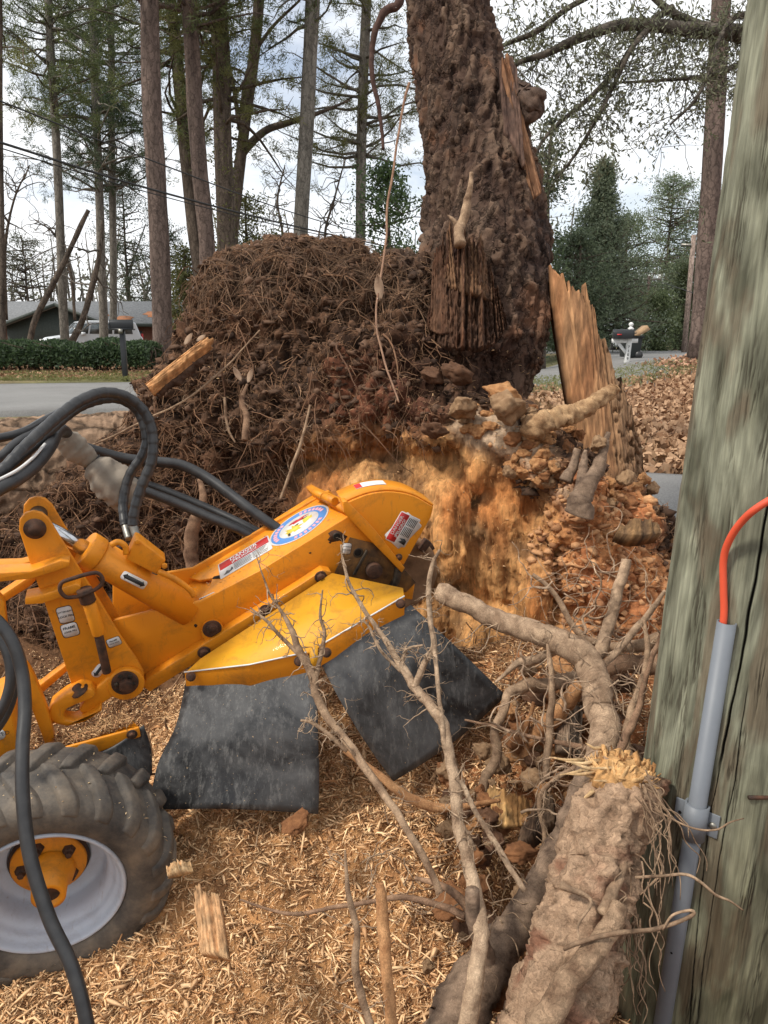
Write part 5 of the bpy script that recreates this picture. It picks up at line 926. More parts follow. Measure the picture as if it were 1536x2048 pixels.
root_thing('root_sliver', 'thin upright root sliver standing on the broken limb stub', 'root', [(922,490,2.76,12),(918,450,2.78,10),(930,420,2.79,9),(940,385,2.79,6),(943,345,2.8,4)], [[(915,455,2.78,6),(905,440,2.78,4),(895,430,2.78,1)]], (2, .03, .001), 65, rough=.25, sides=10, **TAN)
root_thing('branch_knot', 'short dark broken branch knot sticking out right of the trunk', 'broken branch', [(1020,205,3.2,34),(1045,210,3.15,32),(1062,205,3.1,26),(1078,195,3.08,16),(1095,190,3.08,6)], [[(1050,225,3.12,24),(1068,235,3.1,12)]], (0, .04, .001), 67, rough=.5, rs=22, sides=24, ca_=(.05,.035,.028), cb_=(.17,.11,.08))
root_thing('hanging_vine', 'dark dangling vine root left of the trunk, the thicker one', 'vine', [(815,-90,2.9,9),(800,0,2.9,9),(765,30,2.9,8),(748,80,2.9,6),(745,150,2.9,5),(758,210,2.9,4.5),(766,300,2.9,3)], (), (2, .05, .001), 69, rough=.1, sides=8, ca_=(.04,.022,.018), cb_=(.13,.075,.06))
root_thing('hanging_vine', 'long thin dangling rootlet left of the trunk, ending in a curled brown strip', 'vine', [(818,165,2.8,3),(803,230,2.8,2.6),(788,330,2.78,2.6),(775,410,2.76,2.6),(772,480,2.74,2.4),(760,560,2.70,2.4),(752,640,2.66,2.2),(768,720,2.62,2.2),(798,805,2.56,1.8)], (), (2, .05, .0008), 71, rough=0, sides=6, ca_=(.22,.12,.08), cb_=(.42,.26,.17))
for q, (P_, lb) in enumerate((([(150,905,2.55,1.6),(230,870,2.62,2),(300,835,2.68,2.2),(370,800,2.72,2.2),(450,735,2.76,2),(520,660,2.8,1.4)], 'long thin root crossing the left of the root plate'), ([(398,1200,2.5,15),(385,1120,2.52,14),(384,1060,2.54,14),(405,1000,2.56,8),(398,960,2.58,5)], 'curved bare root behind the boom'),
    ([(490,880,2.7,6),(492,840,2.72,7),(486,800,2.74,5),(495,770,2.76,3)], 'short hanging root in the middle of the root plate'), ([(560,1000,2.66,2.5),(585,930,2.66,3.5),(605,870,2.66,3),(620,810,2.68,2)], 'pale thin root dangling above the boom'), ([(450,795,2.6,2.5),(452,830,2.6,2.8),(457,862,2.6,2.5),(470,885,2.6,1.5)], 'pale bent rootlet on the left of the root plate'))):
    root_thing('exposed_root', lb, 'root', P_, (), (5, .09, .0012), 80+q, rough=.15, sides=9, **(TAN if q in (0, 3, 4) else BR))
BT = thing('torn_branch_piece', 'short torn branch piece with orange inner wood lying on the left slope', 'branch', D(360,730,2.72))
splinter('inner_wood', [(290,768,2.69),(298,776,2.68),(306,790,2.69)], [(408,676,2.70),(418,684,2.69),(424,696,2.70)], 26, 60, .03, (.20,.08,.03), (.62,.33,.14), BT, jag=.07, groove=.006, seed=44, bow=.014)
mb, S = rt([(312,780,2.725,13),(340,762,2.725,14),(372,738,2.725,13),(400,714,2.725,12),(416,698,2.725,8)], rough=.5, rs=40, sides=18, ca_=(.05,.03,.022), cb_=(.16,.10,.07)); mb.build('bark', M_RB2, BT, True, True)
g_ = np.random.RandomState(77); TG = MB()
for i_ in range(120):
    x_, y_ = g_.uniform(1010, 1330), g_.uniform(1130, 1640); d0 = 2.02-(y_-1130)/510*.32+g_.uniform(-.06,.05); a = g_.rand()*6.283; P_ = []; r0_ = .8+2.4*g_.rand()**2; n_ = g_.randint(6, 13)
    for q in range(n_): P_.append((x_, y_, d0, r0_*(1-.7*q/n_))); a += g_.normal()*.55; st = 11+10*g_.rand(); x_ += math.cos(a)*st; y_ += math.sin(a)*st; d0 += g_.normal()*.008
    if min(p[0] for p in P_) > 960: rt(P_, n=3, sides=5, rough=0, mb=TG, ca_=(.20,.12,.075), cb_=(.60,.43,.29))
for i_ in range(46):
    x_, y_ = g_.uniform(700, 1080), g_.uniform(1660, 1990); d0 = 1.72-(y_-1480)/480*.30; a = g_.rand()*6.283; P_ = []; r0_ = .7+1.6*g_.rand()**2; n_ = g_.randint(5, 10)
    for q in range(n_): P_.append((x_, y_, d0, r0_*(1-.7*q/n_))); a += g_.normal()*.5; x_ += math.cos(a)*13; y_ += math.sin(a)*13; d0 += g_.normal()*.006
    rt(P_, n=3, sides=5, rough=0, mb=TG, ca_=(.20,.12,.07), cb_=(.56,.40,.26))
tag(TG.build('fine_root_tangle', M_ROOT, None, True, True), kind='stuff')
# ------------------------------------------------------------------ clods and wood lumps
def rockmesh(seed, sub=4, rid=.35):
    bm = bmesh.new(); bmesh.ops.create_icosphere(bm, subdivisions=sub, radius=1); v_ = np.array([q.co[:] for q in bm.verts]); f_ = np.array([[q.index for q in t_.verts] for t_ in bm.faces]); bm.free()
    r0 = np.random.RandomState(seed); 
    for _ in range(9):
        nn = norm(r0.normal(size=3)); dd = .55+.3*r0.rand(); q = v_@nn; v_ = v_-np.maximum(0, q-dd)[:, None]*nn
    v_ = v_*(1+rid*1.3*fbm(v_+seed, 1.7, 3)[:, None]+.20*fbm(v_+seed, 5, 4, ridged=True)[:, None]+.07*fbm(v_+seed, 16, 2)[:, None]); return v_*np.array([1,.85,.72]), f_
M_CLAY = vcol('clay', .95, 55, .6, 1.4, .8, 90, .006)
kinds = {}
def clod_mesh(key, ca_, cb_, seed):
    v_, f_ = rockmesh(seed); me_ = MB().add(v_, f_, lerp(np.array(ca_), np.array(cb_), np.clip(.5+.9*fbm(v_+seed*3, 3, 4), 0, 1)[:, None])).build('tmpc', M_CLAY, None, False, True)
    me_.data.name = 'clod'; m_ = me_.data; bpy.data.objects.remove(me_); return m_
PAL = {'orange': ((.30,.12,.045), (.66,.36,.16)), 'red': ((.17,.07,.03), (.40,.18,.075)), 'tan': ((.20,.11,.055), (.50,.32,.18)), 'brown': ((.07,.035,.02), (.20,.10,.055))}
for kq in PAL: kinds[kq] = [clod_mesh(kq, *PAL[kq], 100+i_*7+len(kq)) for i_ in range(5)]
def clod(px, py, d_, r_px, kind, label, cat='clod', group=None, name='clay_clod', sq=(1,1,1)):
    o_ = bpy.data.objects.new(name, random.choice(kinds[kind])); COL.objects.link(o_); s_ = r_px*d_/F
    o_.location = tuple(D(px, py, d_+s_*.3)); o_.scale = (s_*sq[0], s_*sq[1], s_*sq[2]); o_.rotation_euler = (random.uniform(-.5,.5), random.uniform(-.5,.5), random.random()*6.28); tag(o_, label, cat, group); return o_
clod(1005,785,2.52,34,'orange','large pale orange clay lump on top of the stump shoulder', sq=(1,1,1.0)); clod(1012,815,2.48,38,'tan','broad tan clod just below the topmost orange lump'); clod(925,815,2.54,30,'tan','brownish tan clod left of the topmost orange lump'); clod(915,745,2.68,30,'brown','grey brown crumbly lump under the trunk'); clod(868,752,2.68,24,'brown','smaller grey brown lump under the trunk, leftmost'); clod(870,860,2.55,26,'brown','dusty brown clod at the left end of the ledge')
G1 = 'orange clay clods spread over the stump shoulder'; 
LG = 'small crumbly orange clay clod on the right shoulder of the stump'
for i_ in range(70):
    u = random.random(); 
    if i_ < 34: px, py = random.gauss(1085, 40), random.gauss(925, 32); d_ = 2.43
    elif i_ < 54: px, py = random.gauss(1245, 42), random.gauss(1005, 26); d_ = 2.46
    else: px, py = random.uniform(930,1070), random.uniform(810,870); d_ = 2.5
    j_ = first & (np.hypot(qx-px, qy-py) < 14)
    if j_.any(): d_ = np.median(qd[j_])-.012
    clod(px, py, d_, random.uniform(9, 21), random.choice(['orange','orange','tan','red']), LG, group=G1)
LR = 'reddish earth clod among the roots below the stump'
for i_ in range(150):
    px, py = random.uniform(880, 1290), random.uniform(1330, 1720)
    if px < 1000 and py < 1540-(px-780)*.55+40: continue
    j = random.random()
    d_ = 2.12-(py-1330)/390*.42+random.uniform(-.04,.04)
    clod(px, py, d_+.03, 8+24*random.random()**2, random.choice(['red','brown','tan','orange']), LR, group='red earth clods below the stump')
for x, y, r_, lb in ((590,1645,24,'reddish clod at the lower edge of the left flap'),(900,1800,34,'big crumbly soil mound beside the thin forked root'),(1045,1705,30,'red soil mass behind the dark root')): clod(x, y, 1.86-(y-1600)*.0016, r_, 'red' if r_ < 50 else 'brown', lb, sq=(1.3,1,.6))
LD = 'brown soil lump beside the hole at the bottom'
for i_ in range(30): px, py = random.gauss(1010, 70), random.uniform(1760, 2040); clod(px, py, 1.62-(py-1760)*.0006+abs(px-1010)*.0002, random.uniform(12, 30), random.choice(['brown','red','tan']), LD, group='soil lumps round the hole at the bottom')
# wood lumps
def lump(bot, top, label, seed, ca_=(.20,.10,.045), cb_=(.50,.30,.14), th=.04):
    t_ = thing('rotten_wood_chunk', label, 'wood chunk', D(*bot[0])); splinter('chunk', bot, top, 40, 14, th, ca_, cb_, t_, jag=.12, groove=.008, seed=seed, bow=.012); return t_
lump([(985,1640,1.80),(1010,1655,1.78),(1070,1650,1.80)], [(975,1575,1.84),(1020,1590,1.82),(1065,1600,1.84)], 'ochre layered rotten wood chunk in the hollow', 3, (.16,.08,.03), (.55,.33,.13)); lump([(1030,1700,1.74),(1110,1640,1.78)], [(1045,1640,1.8),(1105,1590,1.82)], 'dark bark slab standing in the hollow', 5, (.03,.02,.015), (.16,.10,.06)); lump([(1120,1500,1.9),(1160,1510,1.9)], [(1118,1410,1.96),(1165,1420,1.96)], 'grey weathered wood chunk behind the arching root', 9, (.09,.065,.045), (.28,.21,.15))
lump([(400,1905,1.52),(455,1915,1.50)], [(385,1790,1.62),(436,1782,1.62)], 'fibrous pale wood chunk lying in the chips near the wheel', 12, (.40,.24,.12), (.74,.50,.28), .02); lump([(335,1752,1.66),(385,1740,1.66)], [(333,1735,1.68),(380,1722,1.68)], 'small flat pale chip slab right of the wheel', 14, (.45,.28,.13), (.72,.52,.3), .01)
lump([(1235,1065,2.40),(1270,1075,2.38),(1322,1068,2.42)], [(1240,1050,2.42),(1275,1040,2.42),(1318,1050,2.44)], 'dark cracked wood lump at the right edge of the stump', 15, (.05,.03,.02), (.28,.16,.07), .05)
# dark crevice fill: hole walls are ground itself.  dead leaves caught on the root plate
M_LEAF = pm('dead_leaf', (.30,.19,.12), (.46,.33,.23), 20, .8)
def leaf(px, py, d_, s_, ang, label, pal=None):
    c_ = D(px, py, d_); X_ = norm(RT*math.cos(ang)+UP*math.sin(ang)); Y_ = norm(-RT*math.sin(ang)+UP*math.cos(ang)-FW*.3); N_ = np.cross(X_, Y_); s_ = s_*d_/F; v_ = []; ys = np.linspace(-1, 1, 9); w_ = np.sin((ys+1)/2*math.pi)**.8*.36
    for y_, ww in zip(ys, w_): v_ += [c_+(X_*(-ww)+Y_*y_+N_*(.25*abs(ww)+.15*y_*y_))*s_, c_+Y_*y_*s_, c_+(X_*ww+Y_*y_+N_*(.35*abs(ww)+.15*y_*y_))*s_]
    f_ = [(3*i_+q, 3*i_+q+1, 3*i_+q+4, 3*i_+q+3) for i_ in range(8) for q in (0, 1)]; o_ = MB().add(v_, f_).build('dead_leaf', M_LEAF, None, True, center=c_); md = o_.modifiers.new('s', 'SOLIDIFY'); md.thickness = .0008
    tag(o_, label, 'leaf')
leaf(377,678,2.66,15,-.7,'pale dead leaf on the left slope, left of two'); leaf(402,676,2.66,12,-1.1,'pale dead leaf on the left slope, right of two, above the torn branch'); leaf(475,748,2.64,16,.5,'pale pointed dead leaf in mid slope, left of two'); leaf(500,752,2.64,15,-.35,'pale pointed dead leaf in mid slope, right of two'); leaf(758,575,2.68,26,.1,'curled orange brown dead leaf hanging by the trunk foot')
# ------------------------------------------------------------------ fallen log, left behind the grinder
LOG = thing('fallen_log', 'fallen pine log with pale cracked bark lying behind the grinder at the left', 'log', D(0,1100,3.3))
ca2, cb2 = D(-340,985,3.25), D(330,935,3.55); nn_ = 260; na2 = 150; tt = np.linspace(0, 1, nn_); ctr = ca2+(cb2-ca2)*tt[:, None]; ax2 = norm(cb2-ca2); s1 = norm(np.cross(ax2, [0,0,1])); s2 = np.cross(s1, ax2); an2 = np.linspace(0, 2*math.pi, na2, endpoint=False)
dirs = (s1*np.cos(an2)[:, None]+s2*np.sin(an2)[:, None]); vv = (ctr[:, None]+dirs[None]*.245).reshape(-1, 3); dd = np.tile(dirs, (nn_, 1))
pl_ = fbm(vv*np.array([.5,1,1])+.3*fbm(vv, 3, 2)[:, None], 9, 4, ridged=True); vv = vv+dd*(.028*pl_+.012*fbm(vv, 30, 3))[:, None]
cc = lerp(C(.05,.032,.022), C(.26,.17,.11), k(.35+.9*pl_+.3*fbm(vv, 40, 3))); i = np.arange(nn_-1)[:, None]*na2; j = np.arange(na2)[None]; j2 = (j+1) % na2
MB().add(vv, np.stack([i+j, i+j2, i+na2+j2, i+na2+j], -1).reshape(-1, 4), np.clip(cc, .01, 1)).build('log_bark', bark_mat('log_bark', 9, (.4, 1, 1), .3, 40, .02, .06), LOG, True, True)
# ------------------------------------------------------------------ wood chips
def chips(name, n_, xr, yr, dens, zf, L_, wd_, ca_, cb_, th=.35, lift=.004, parent=None, pts=None):
    if pts is None:
        x = rng.uniform(*xr, n_*2); y = rng.uniform(*yr, n_*2); kp = rng.random(n_*2) < dens(x, y); x, y = x[kp][:n_], y[kp][:n_]; P0 = np.stack([x, y, zf(x, y)+lift*rng.random(len(x))], -1)
    else: P0 = pts
    n_ = len(P0); a = rng.random(n_)*6.283; tl = rng.normal(size=n_)*th; d_ = np.stack([np.cos(a)*np.cos(tl), np.sin(a)*np.cos(tl), np.sin(tl)], -1); s_ = np.stack([-np.sin(a), np.cos(a), rng.normal(size=n_)*.4], -1); s_ /= np.linalg.norm(s_, axis=1)[:, None]; u_ = np.cross(d_, s_)
    l = (L_[0]+(L_[1]-L_[0])*rng.random(n_)**2.2)[:, None]; w_ = (wd_[0]+(wd_[1]-wd_[0])*rng.random(n_)**2)[:, None]; b = rng.normal(size=(n_, 1))*.15*l
    v_ = np.stack([P0-d_*l/2, P0+s_*w_+u_*b, P0-s_*w_*.9+u_*(b-w_*.3), P0+u_*(b+w_*.7), P0+d_*l/2+s_*w_*.5, P0+d_*l/2-s_*w_*.4], 1)
    f_ = np.array([(0,1,3),(0,3,2),(0,2,1),(1,4,3),(3,4,5),(3,5,2),(1,2,5),(1,5,4)]); ff = (f_[None]+(np.arange(n_)*6)[:, None, None]).reshape(-1, 3)
    t_ = rng.random((n_, 1)); c_ = lerp(np.array(ca_), np.array(cb_), t_)*(.8+.4*rng.random((n_, 1))); return tag(MB().add(v_.reshape(-1, 3), ff, np.repeat(c_, 6, 0)).build(name, M_CHIP, parent, False, True), kind='stuff')
M_CHIP = vcol('wood_chip', .85, 60, .8, 1.2, .2, 150, .002)
zf = lambda x, y: near_h(x, y)
def dn(x, y):
    patchy = fbm(np.stack([x, y, x*0], -1), 3.2, 3); r_ = ss(.62, .15, x+.35*patchy-(1.9-y)*.15); return np.clip(.22+r_*(.8+.9*patchy), .05, 1)*ss(-1.5, -.7, x+.3*patchy)
chips('wood_chips', 115000, (-1.5, 1.0), (.95, 2.7), dn, zf, (.005,.030), (.0007,.0032), (.46,.22,.085), (.93,.65,.37))
chips('long_wood_chips', 12000, (-1.4, .9), (.95, 2.5), dn, zf, (.03,.085), (.0015,.0050), (.55,.28,.12), (.95,.66,.37), .25, .008)
chips('large_wood_chips', 900, (-1.3, .6), (.95, 2.4), dn, zf, (.04,.11), (.003,.0085), (.42,.21,.09), (.88,.60,.34), .22, .012)
chips('sawdust', 60000, (-1.3, .9), (.95, 2.4), dn, zf, (.002,.007), (.0008,.0022), (.45,.21,.08), (.85,.55,.28), .8, .004)
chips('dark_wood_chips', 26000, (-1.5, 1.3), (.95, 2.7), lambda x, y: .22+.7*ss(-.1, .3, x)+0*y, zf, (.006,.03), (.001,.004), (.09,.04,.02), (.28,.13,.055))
def sticks(name, n_, xr, yr, L_, r_, ca_, cb_, dens=None, lift=.02, up=.35):
    x = rng.uniform(*xr, n_); y = rng.uniform(*yr, n_)
    if dens is not None: kp = rng.random(n_) < dens(x, y); x, y = x[kp], y[kp]
    P_ = np.stack([x, y, near_h(x, y)+lift*rng.random(len(x))], -1); mb = MB()
    for p in P_:
        d_ = norm(rng.normal(size=3)*np.array([1,1,up])); l = L_[0]+(L_[1]-L_[0])*rng.random()**2; Q = [p-d_*l/2]
        for q in range(4): d_ = norm(d_+.28*rng.normal(size=3)*np.array([1,1,.6])); Q.append(Q[-1]+d_*l/4)
        mb.tube(Q, np.linspace(1, .4, 5)*(r_[0]+(r_[1]-r_[0])*rng.random()**2), 5, cap=False, col=lerp(np.array(ca_), np.array(cb_), rng.random()))
    tag(mb.build(name, M_ROOT, None, True, True), kind='stuff')
sticks('root_litter', 900, (.0, .75), (1.5, 2.6), (.03,.16), (.0008,.0035), (.12,.06,.03), (.50,.32,.19), lift=.06, up=.7)
sticks('twig_litter', 260, (-1.1, .3), (1.1, 2.3), (.03,.12), (.0008,.0022), (.25,.14,.07), (.60,.42,.26), lift=.012)
sticks('yard_debris', 420, (-2.2, -.5), (2.0, 3.2), (.04,.25), (.001,.005), (.10,.055,.03), (.42,.26,.15), lift=.05, up=.5)
# chips caught on the stump, the tray, the tyre
ii = pick(first*(.25+m_ridge+.5*m_clay)*np.clip(NR[:, 2]+.35, 0, 1)*(qy > 700), 2600); chips('chip_dust', 0, None, None, None, None, (.006,.03), (.0008,.003), (.36,.18,.07), (.74,.5,.27), parent=STUMP, pts=Vn[ii]+NR[ii]*.003)
tp = []
for _ in range(1300):
    u, w_ = random.random(), random.random(); a_ = lerp(np.array([108,1480.]), np.array([246,1434.]), u); b_ = lerp(np.array([122,1500.]), np.array([270,1447.]), u); q = lerp(a_, b_, w_); tp.append(D(q[0], q[1], lerp(lerp(2.05,2.10,u), lerp(1.98,2.0,u), w_)-.006)+np.array([0,0,.016*random.random()]))
chips('tray_chips', 0, None, None, None, None, (.008,.045), (.001,.0035), (.30,.15,.07), (.62,.40,.2), parent=GR, pts=np.array(tp))
tp = []
for _ in range(420):
    if random.random() < .45: x_, y_ = random.uniform(430, 780), 0; y_ = random.uniform(1200+(x_-430)*-.12, 1300-(x_-640)*.6 if x_ > 640 else 1315); q = V3(x_, y_, 2.0) if False else None
    if random.random() < .5: tp.append(T_(random.gauss(690, 9), random.gauss(1000, 6), .012))
    else: u = random.random(); tp.append(T_(lerp(300, 690, u)+random.gauss(0, 4), lerp(1245, 1025, u)-random.random()**2*70, .001))
chips('boom_chips', 0, None, None, None, None, (.003,.016), (.0005,.002), (.25,.13,.06), (.75,.52,.3), parent=GR, pts=np.array(tp), th=.1)
tp = []
for _ in range(260): th = random.uniform(-1.6, 1.8); rd = upw*math.cos(th)+rtw*math.sin(th); tp.append(wc+rd*(.2845 if random.random() < .6 else .27)+WD*random.uniform(.0,.16))
chips('tyre_chips', 0, None, None, None, None, (.004,.014), (.0007,.002), (.4,.25,.12), (.8,.6,.35), parent=GR, pts=np.array(tp))
# ------------------------------------------------------------------ background: yard, street and woods
def leaves(mb, P0, size, ca_, cb_, asp=.45, droop=.3, g_=rng):       # one folded diamond per leaf
    n_ = len(P0); d_ = g_.normal(size=(n_, 3)); d_[:, 2] -= droop; d_ /= np.linalg.norm(d_, axis=1)[:, None]; s_ = np.cross(d_, g_.normal(size=(n_, 3))); s_ /= np.linalg.norm(s_, axis=1)[:, None]+1e-9
    l = (size[0]+(size[1]-size[0])*g_.random(n_))[:, None]; v_ = np.stack([P0-d_*l/2, P0+s_*l*asp/2, P0+d_*l/2, P0-s_*l*asp/2], 1); f_ = (np.array([[0,1,2,3]])[None]+(np.arange(n_)*4)[:, None, None]).reshape(-1, 4)
    c_ = lerp(np.array(ca_), np.array(cb_), g_.random((n_, 1))); mb.add(v_.reshape(-1, 3), f_, np.repeat(c_, 4, 0)); return mb
def needles(mb, P0, D0, n_each, L_, wd_, ca_, cb_, spread=.75, g_=rng):
    P_ = np.repeat(P0, n_each, 0)+g_.normal(size=(len(P0)*n_each, 3))*.085; d_ = np.repeat(D0, n_each, 0)+spread*g_.normal(size=(len(P_), 3)); d_ /= np.linalg.norm(d_, axis=1)[:, None]; s_ = np.cross(d_, g_.normal(size=d_.shape)); s_ /= np.linalg.norm(s_, axis=1)[:, None]+1e-9
    l = (L_[0]+(L_[1]-L_[0])*g_.random(len(P_)))[:, None]; v_ = np.stack([P_-s_*wd_, P_+s_*wd_, P_+d_*l], 1); f_ = (np.array([[0,1,2]])[None]+(np.arange(len(P_))*3)[:, None, None]).reshape(-1, 3)
    tc_ = np.repeat(g_.random((len(P0), 1)), n_each, 0); mb.add(v_.reshape(-1, 3), f_, np.repeat(lerp(np.array(ca_), np.array(cb_), tc_), 3, 0)); return mb
m, n, b = new_mat('foliage'); b.inputs['Roughness'].default_value = .6; a_ = n.nodes.new('ShaderNodeVertexColor'); a_.layer_name = 'Col'; n.links.new(a_.outputs['Color'], b.inputs['Base Color'])
tr_ = n.nodes.new('ShaderNodeBsdfTranslucent'); n.links.new(a_.outputs['Color'], tr_.inputs['Color']); ms = n.nodes.new('ShaderNodeMixShader'); ms.inputs[0].default_value = .48
n.links.new(b.outputs[0], ms.inputs[1]); n.links.new(tr_.outputs[0], ms.inputs[2]); n.links.new(ms.outputs[0], n.nodes['Material Output'].inputs['Surface']); M_FOL = m
M_BARK = bark_mat('pine_bark', 8, (1, 1, .34), .55, 9, .03, .22, .9, .55, 1.45, .12) 
PG = ((.06,.085,.032), (.18,.21,.08)); DG = ((.022,.040,.020), (.075,.105,.045)); OL = ((.09,.10,.03), (.20,.20,.07))
def tree(name, label, cat, base, top, r0, r1, bark=((.10,.07,.055),(.26,.19,.155)), crown=None, seed=0, limbs=(), group=None, ivy=0, sides=18):
    """base/top: 3-D points of the trunk; crown=(h0,h1,reach,nbranch,tufts,palette,kind)"""
    g_ = np.random.default_rng(seed); t_ = thing(name, label, cat, base, group); n_ = 26; q = np.linspace(0, 1, n_)[:, None]; P_ = lerp(np.array(base), np.array(top), q)+np.stack([fbm(np.stack([q[:, 0]*3, q[:, 0]*0+seed, q[:, 0]*0+k_], -1), 1, 2) for k_ in (0, 9)]+[np.zeros(n_)], -1)*r0*.9*np.minimum(1, q*4)
    R_ = np.linspace(r0, r1, n_); R_[0] *= 1.25; mb = MB(); mb.tube(P_, R_, sides, rough=.14, rs=3, colf=barkcol(*bark, s_=5)); mb.build('trunk', M_BARK, t_, True, True)
    H_ = np.linalg.norm(P_[-1]-P_[0])
    if crown:
        h0, h1, reach, nb, nt_, pal, kind = crown; bm_ = MB(); tp, td = [], []
        for k_ in range(nb):
            f_ = h0+(h1-h0)*g_.random(); p = P_[0]+(P_[-1]-P_[0])*f_; az = g_.random()*6.283; rel = (f_-h0)/(h1-h0+1e-6); prof = {'pine': (1-rel*.55), 'cone': (1.02-rel), 'round': math.sqrt(max(.05, 1-(2*rel-1)**2)), 'col': 1}[kind]
            L_ = reach*prof*(.5+.6*g_.random()); d_ = norm([math.cos(az), math.sin(az), (.25*g_.random()+.05) if kind != 'cone' else .35]); Q = [p]
            for s_ in range(5): d_ = norm(d_+.22*g_.normal(size=3)); Q.append(Q[-1]+d_*L_/5)
            Q = np.array(Q); bm_.tube(Q, np.linspace(max(.012, min(r0*.3, L_*.022)), .006, 6), 4, colf=barkcol(*bark, s_=5))
            for s_ in range(nt_):
                w_ = (.25+.75*g_.random()) if kind != 'cone' else g_.random(); z_ = w_*5; i_ = min(4, int(z_)); pp = lerp(Q[i_], Q[i_+1], z_-i_)+g_.normal(size=3)*np.array([1, 1, .6])*L_*.13; tp.append(pp); td.append(norm(d_+np.array([0, 0, .35])+.5*g_.normal(size=3)))
        if bm_.n: bm_.build('branches', M_BARK, t_, True, True)['kind'] = 'stuff'
        mb = MB(); tp, td = np.array(tp), np.array(td)
        if kind == 'pine': needles(mb, tp, td, 30, (.10,.30), .0085*max(1, H_/16), *pal, spread=1.1, g_=g_)
        else:
            P5 = np.repeat(tp, 14, 0)+g_.normal(size=(len(tp)*14, 3))*.17; leaves(mb, P5, (.07,.17), *pal, g_=g_)
        if mb.n: mb.build('crown', M_FOL, t_, False, True)
    for lb in limbs:
        mb, S_l = None, None; S_l = spline([list(PY(x, y, Y_))+[r_] for x, y, Y_, r_ in lb], 6); MB().tube(S_l[:, :3], S_l[:, 3], 8, colf=barkcol(*bark, s_=5)).build('limb', M_BARK, t_, True, True)
    if ivy:
        k_ = g_.random(ivy)*.75; az = g_.random(ivy)*6.283; pp = P_[0]+(P_[-1]-P_[0])*k_[:, None]+np.stack([np.cos(az), np.sin(az), 0*az], -1)*(r0*(1.05+.5*g_.random(ivy)))[:, None]; leaves(MB(), pp, (.06,.13), *OL, g_=g_).build('ivy', M_FOL, t_, False, True)
    return t_
def two(xb, yb, x0, Y, H=24):                     # trunk through two photo points at distance Y -> base, top
    p, q = PY(xb, yb, Y), PY(x0, 0, Y); p = p.copy(); d_ = norm(q-p); zb = float(gz_far(p[0], p[1]))-.1; p = p+d_*((zb-p[2])/d_[2]); return p, p+d_*H/abs(d_[2])
PR = ((.065,.047,.040), (.20,.145,.12)); DKB = ((.05,.04,.032), (.17,.13,.10)); GYB = ((.10,.09,.075), (.26,.235,.20))
G_P = 'tall pines across the road'
T = [ # base px,py, px at y=0, Y, radius bottom, top radius, bark, crown, label, name, limbs, ivy
 (325,705,298,23,.28,.17,PR,(.40,.95,3.8,90,11,PG,'pine'),'thickest foreground pine trunk with reddish scaly bark, right of the hedge','pine_tree',(),0),
 (403,560,338,30,.25,.16,DKB,(.34,.95,3.8,115,11,PG,'pine'),'dark slanting trunk just right of the thickest pine','pine_tree',(),0),
 (414,540,379,25,.25,.17,PR,(.40,.95,3.6,105,11,PG,'pine'),'reddish trunk second right of the thickest pine','pine_tree',(),0),
 (453,500,436,27,.30,.23,DKB,(.30,.9,3.5,100,11,OL,'pine'),'broad ivy covered trunk behind the top of the root plate','ivy_covered_tree',(),2600),
 (466,500,512,29,.22,.13,DKB,None,'leaning hardwood with long arched limb beside the ivy covered trunk','hardwood_tree',([(474,330,29,.16),(490,300,29,.15),(530,262,29,.13),(575,246,29,.11),(640,225,29,.07),(700,200,29,.03)],[(482,230,29,.1),(500,130,29,.08),(540,60,29,.06),(600,0,29,.04)],[(480,260,29,.09),(462,150,29,.07),(430,70,29,.05),(420,-20,29,.03)]),0),
 (600,480,626,26,.24,.17,GYB,(.42,.95,3.6,105,11,PG,'pine'),'grey brown trunk rising right behind the middle of the root plate','pine_tree',(),0),
 (719,490,731,31,.20,.14,GYB,(.30,.95,4.2,115,11,OL,'pine'),'slim grey trunk between the root plate and the standing trunk','pine_tree',(),400),
 (126,600,99,30,.16,.10,GYB,(.36,.95,3.8,115,11,PG,'pine'),'slender grey trunk in front of the house roof','pine_tree',(),0),
 (206,612,186,38,.20,.13,GYB,(.28,.9,4.6,130,11,DG,'pine'),'slender far trunk behind the house, left of two','pine_tree',(),0),
 (226,612,222,40,.18,.12,GYB,(.30,.9,4.6,130,11,DG,'pine'),'slender pale far trunk behind the house, right of two','pine_tree',(),0),
 (4,560,-2,24,.10,.05,DKB,(.25,.9,2.2,24,8,OL,'pine'),'thin dark stem at the left edge of the photo','sapling',(),0),
 (1405,590,1441,20,.24,.15,PR,(.62,.95,3.4,50,10,PG,'pine'),'tall reddish pine trunk just left of the utility pole','pine_tree',(),0)]
for i_, (xb, yb, x0, Y_, ra, rb, bk, cw_, lb, nm, lm, iv) in enumerate(T):
    p, q = two(xb, yb, x0, Y_, 24 if Y_ < 33 else 26); tree(nm, lb, 'tree', p, q, ra, rb, bk, cw_, 300+i_, lm, None, iv)
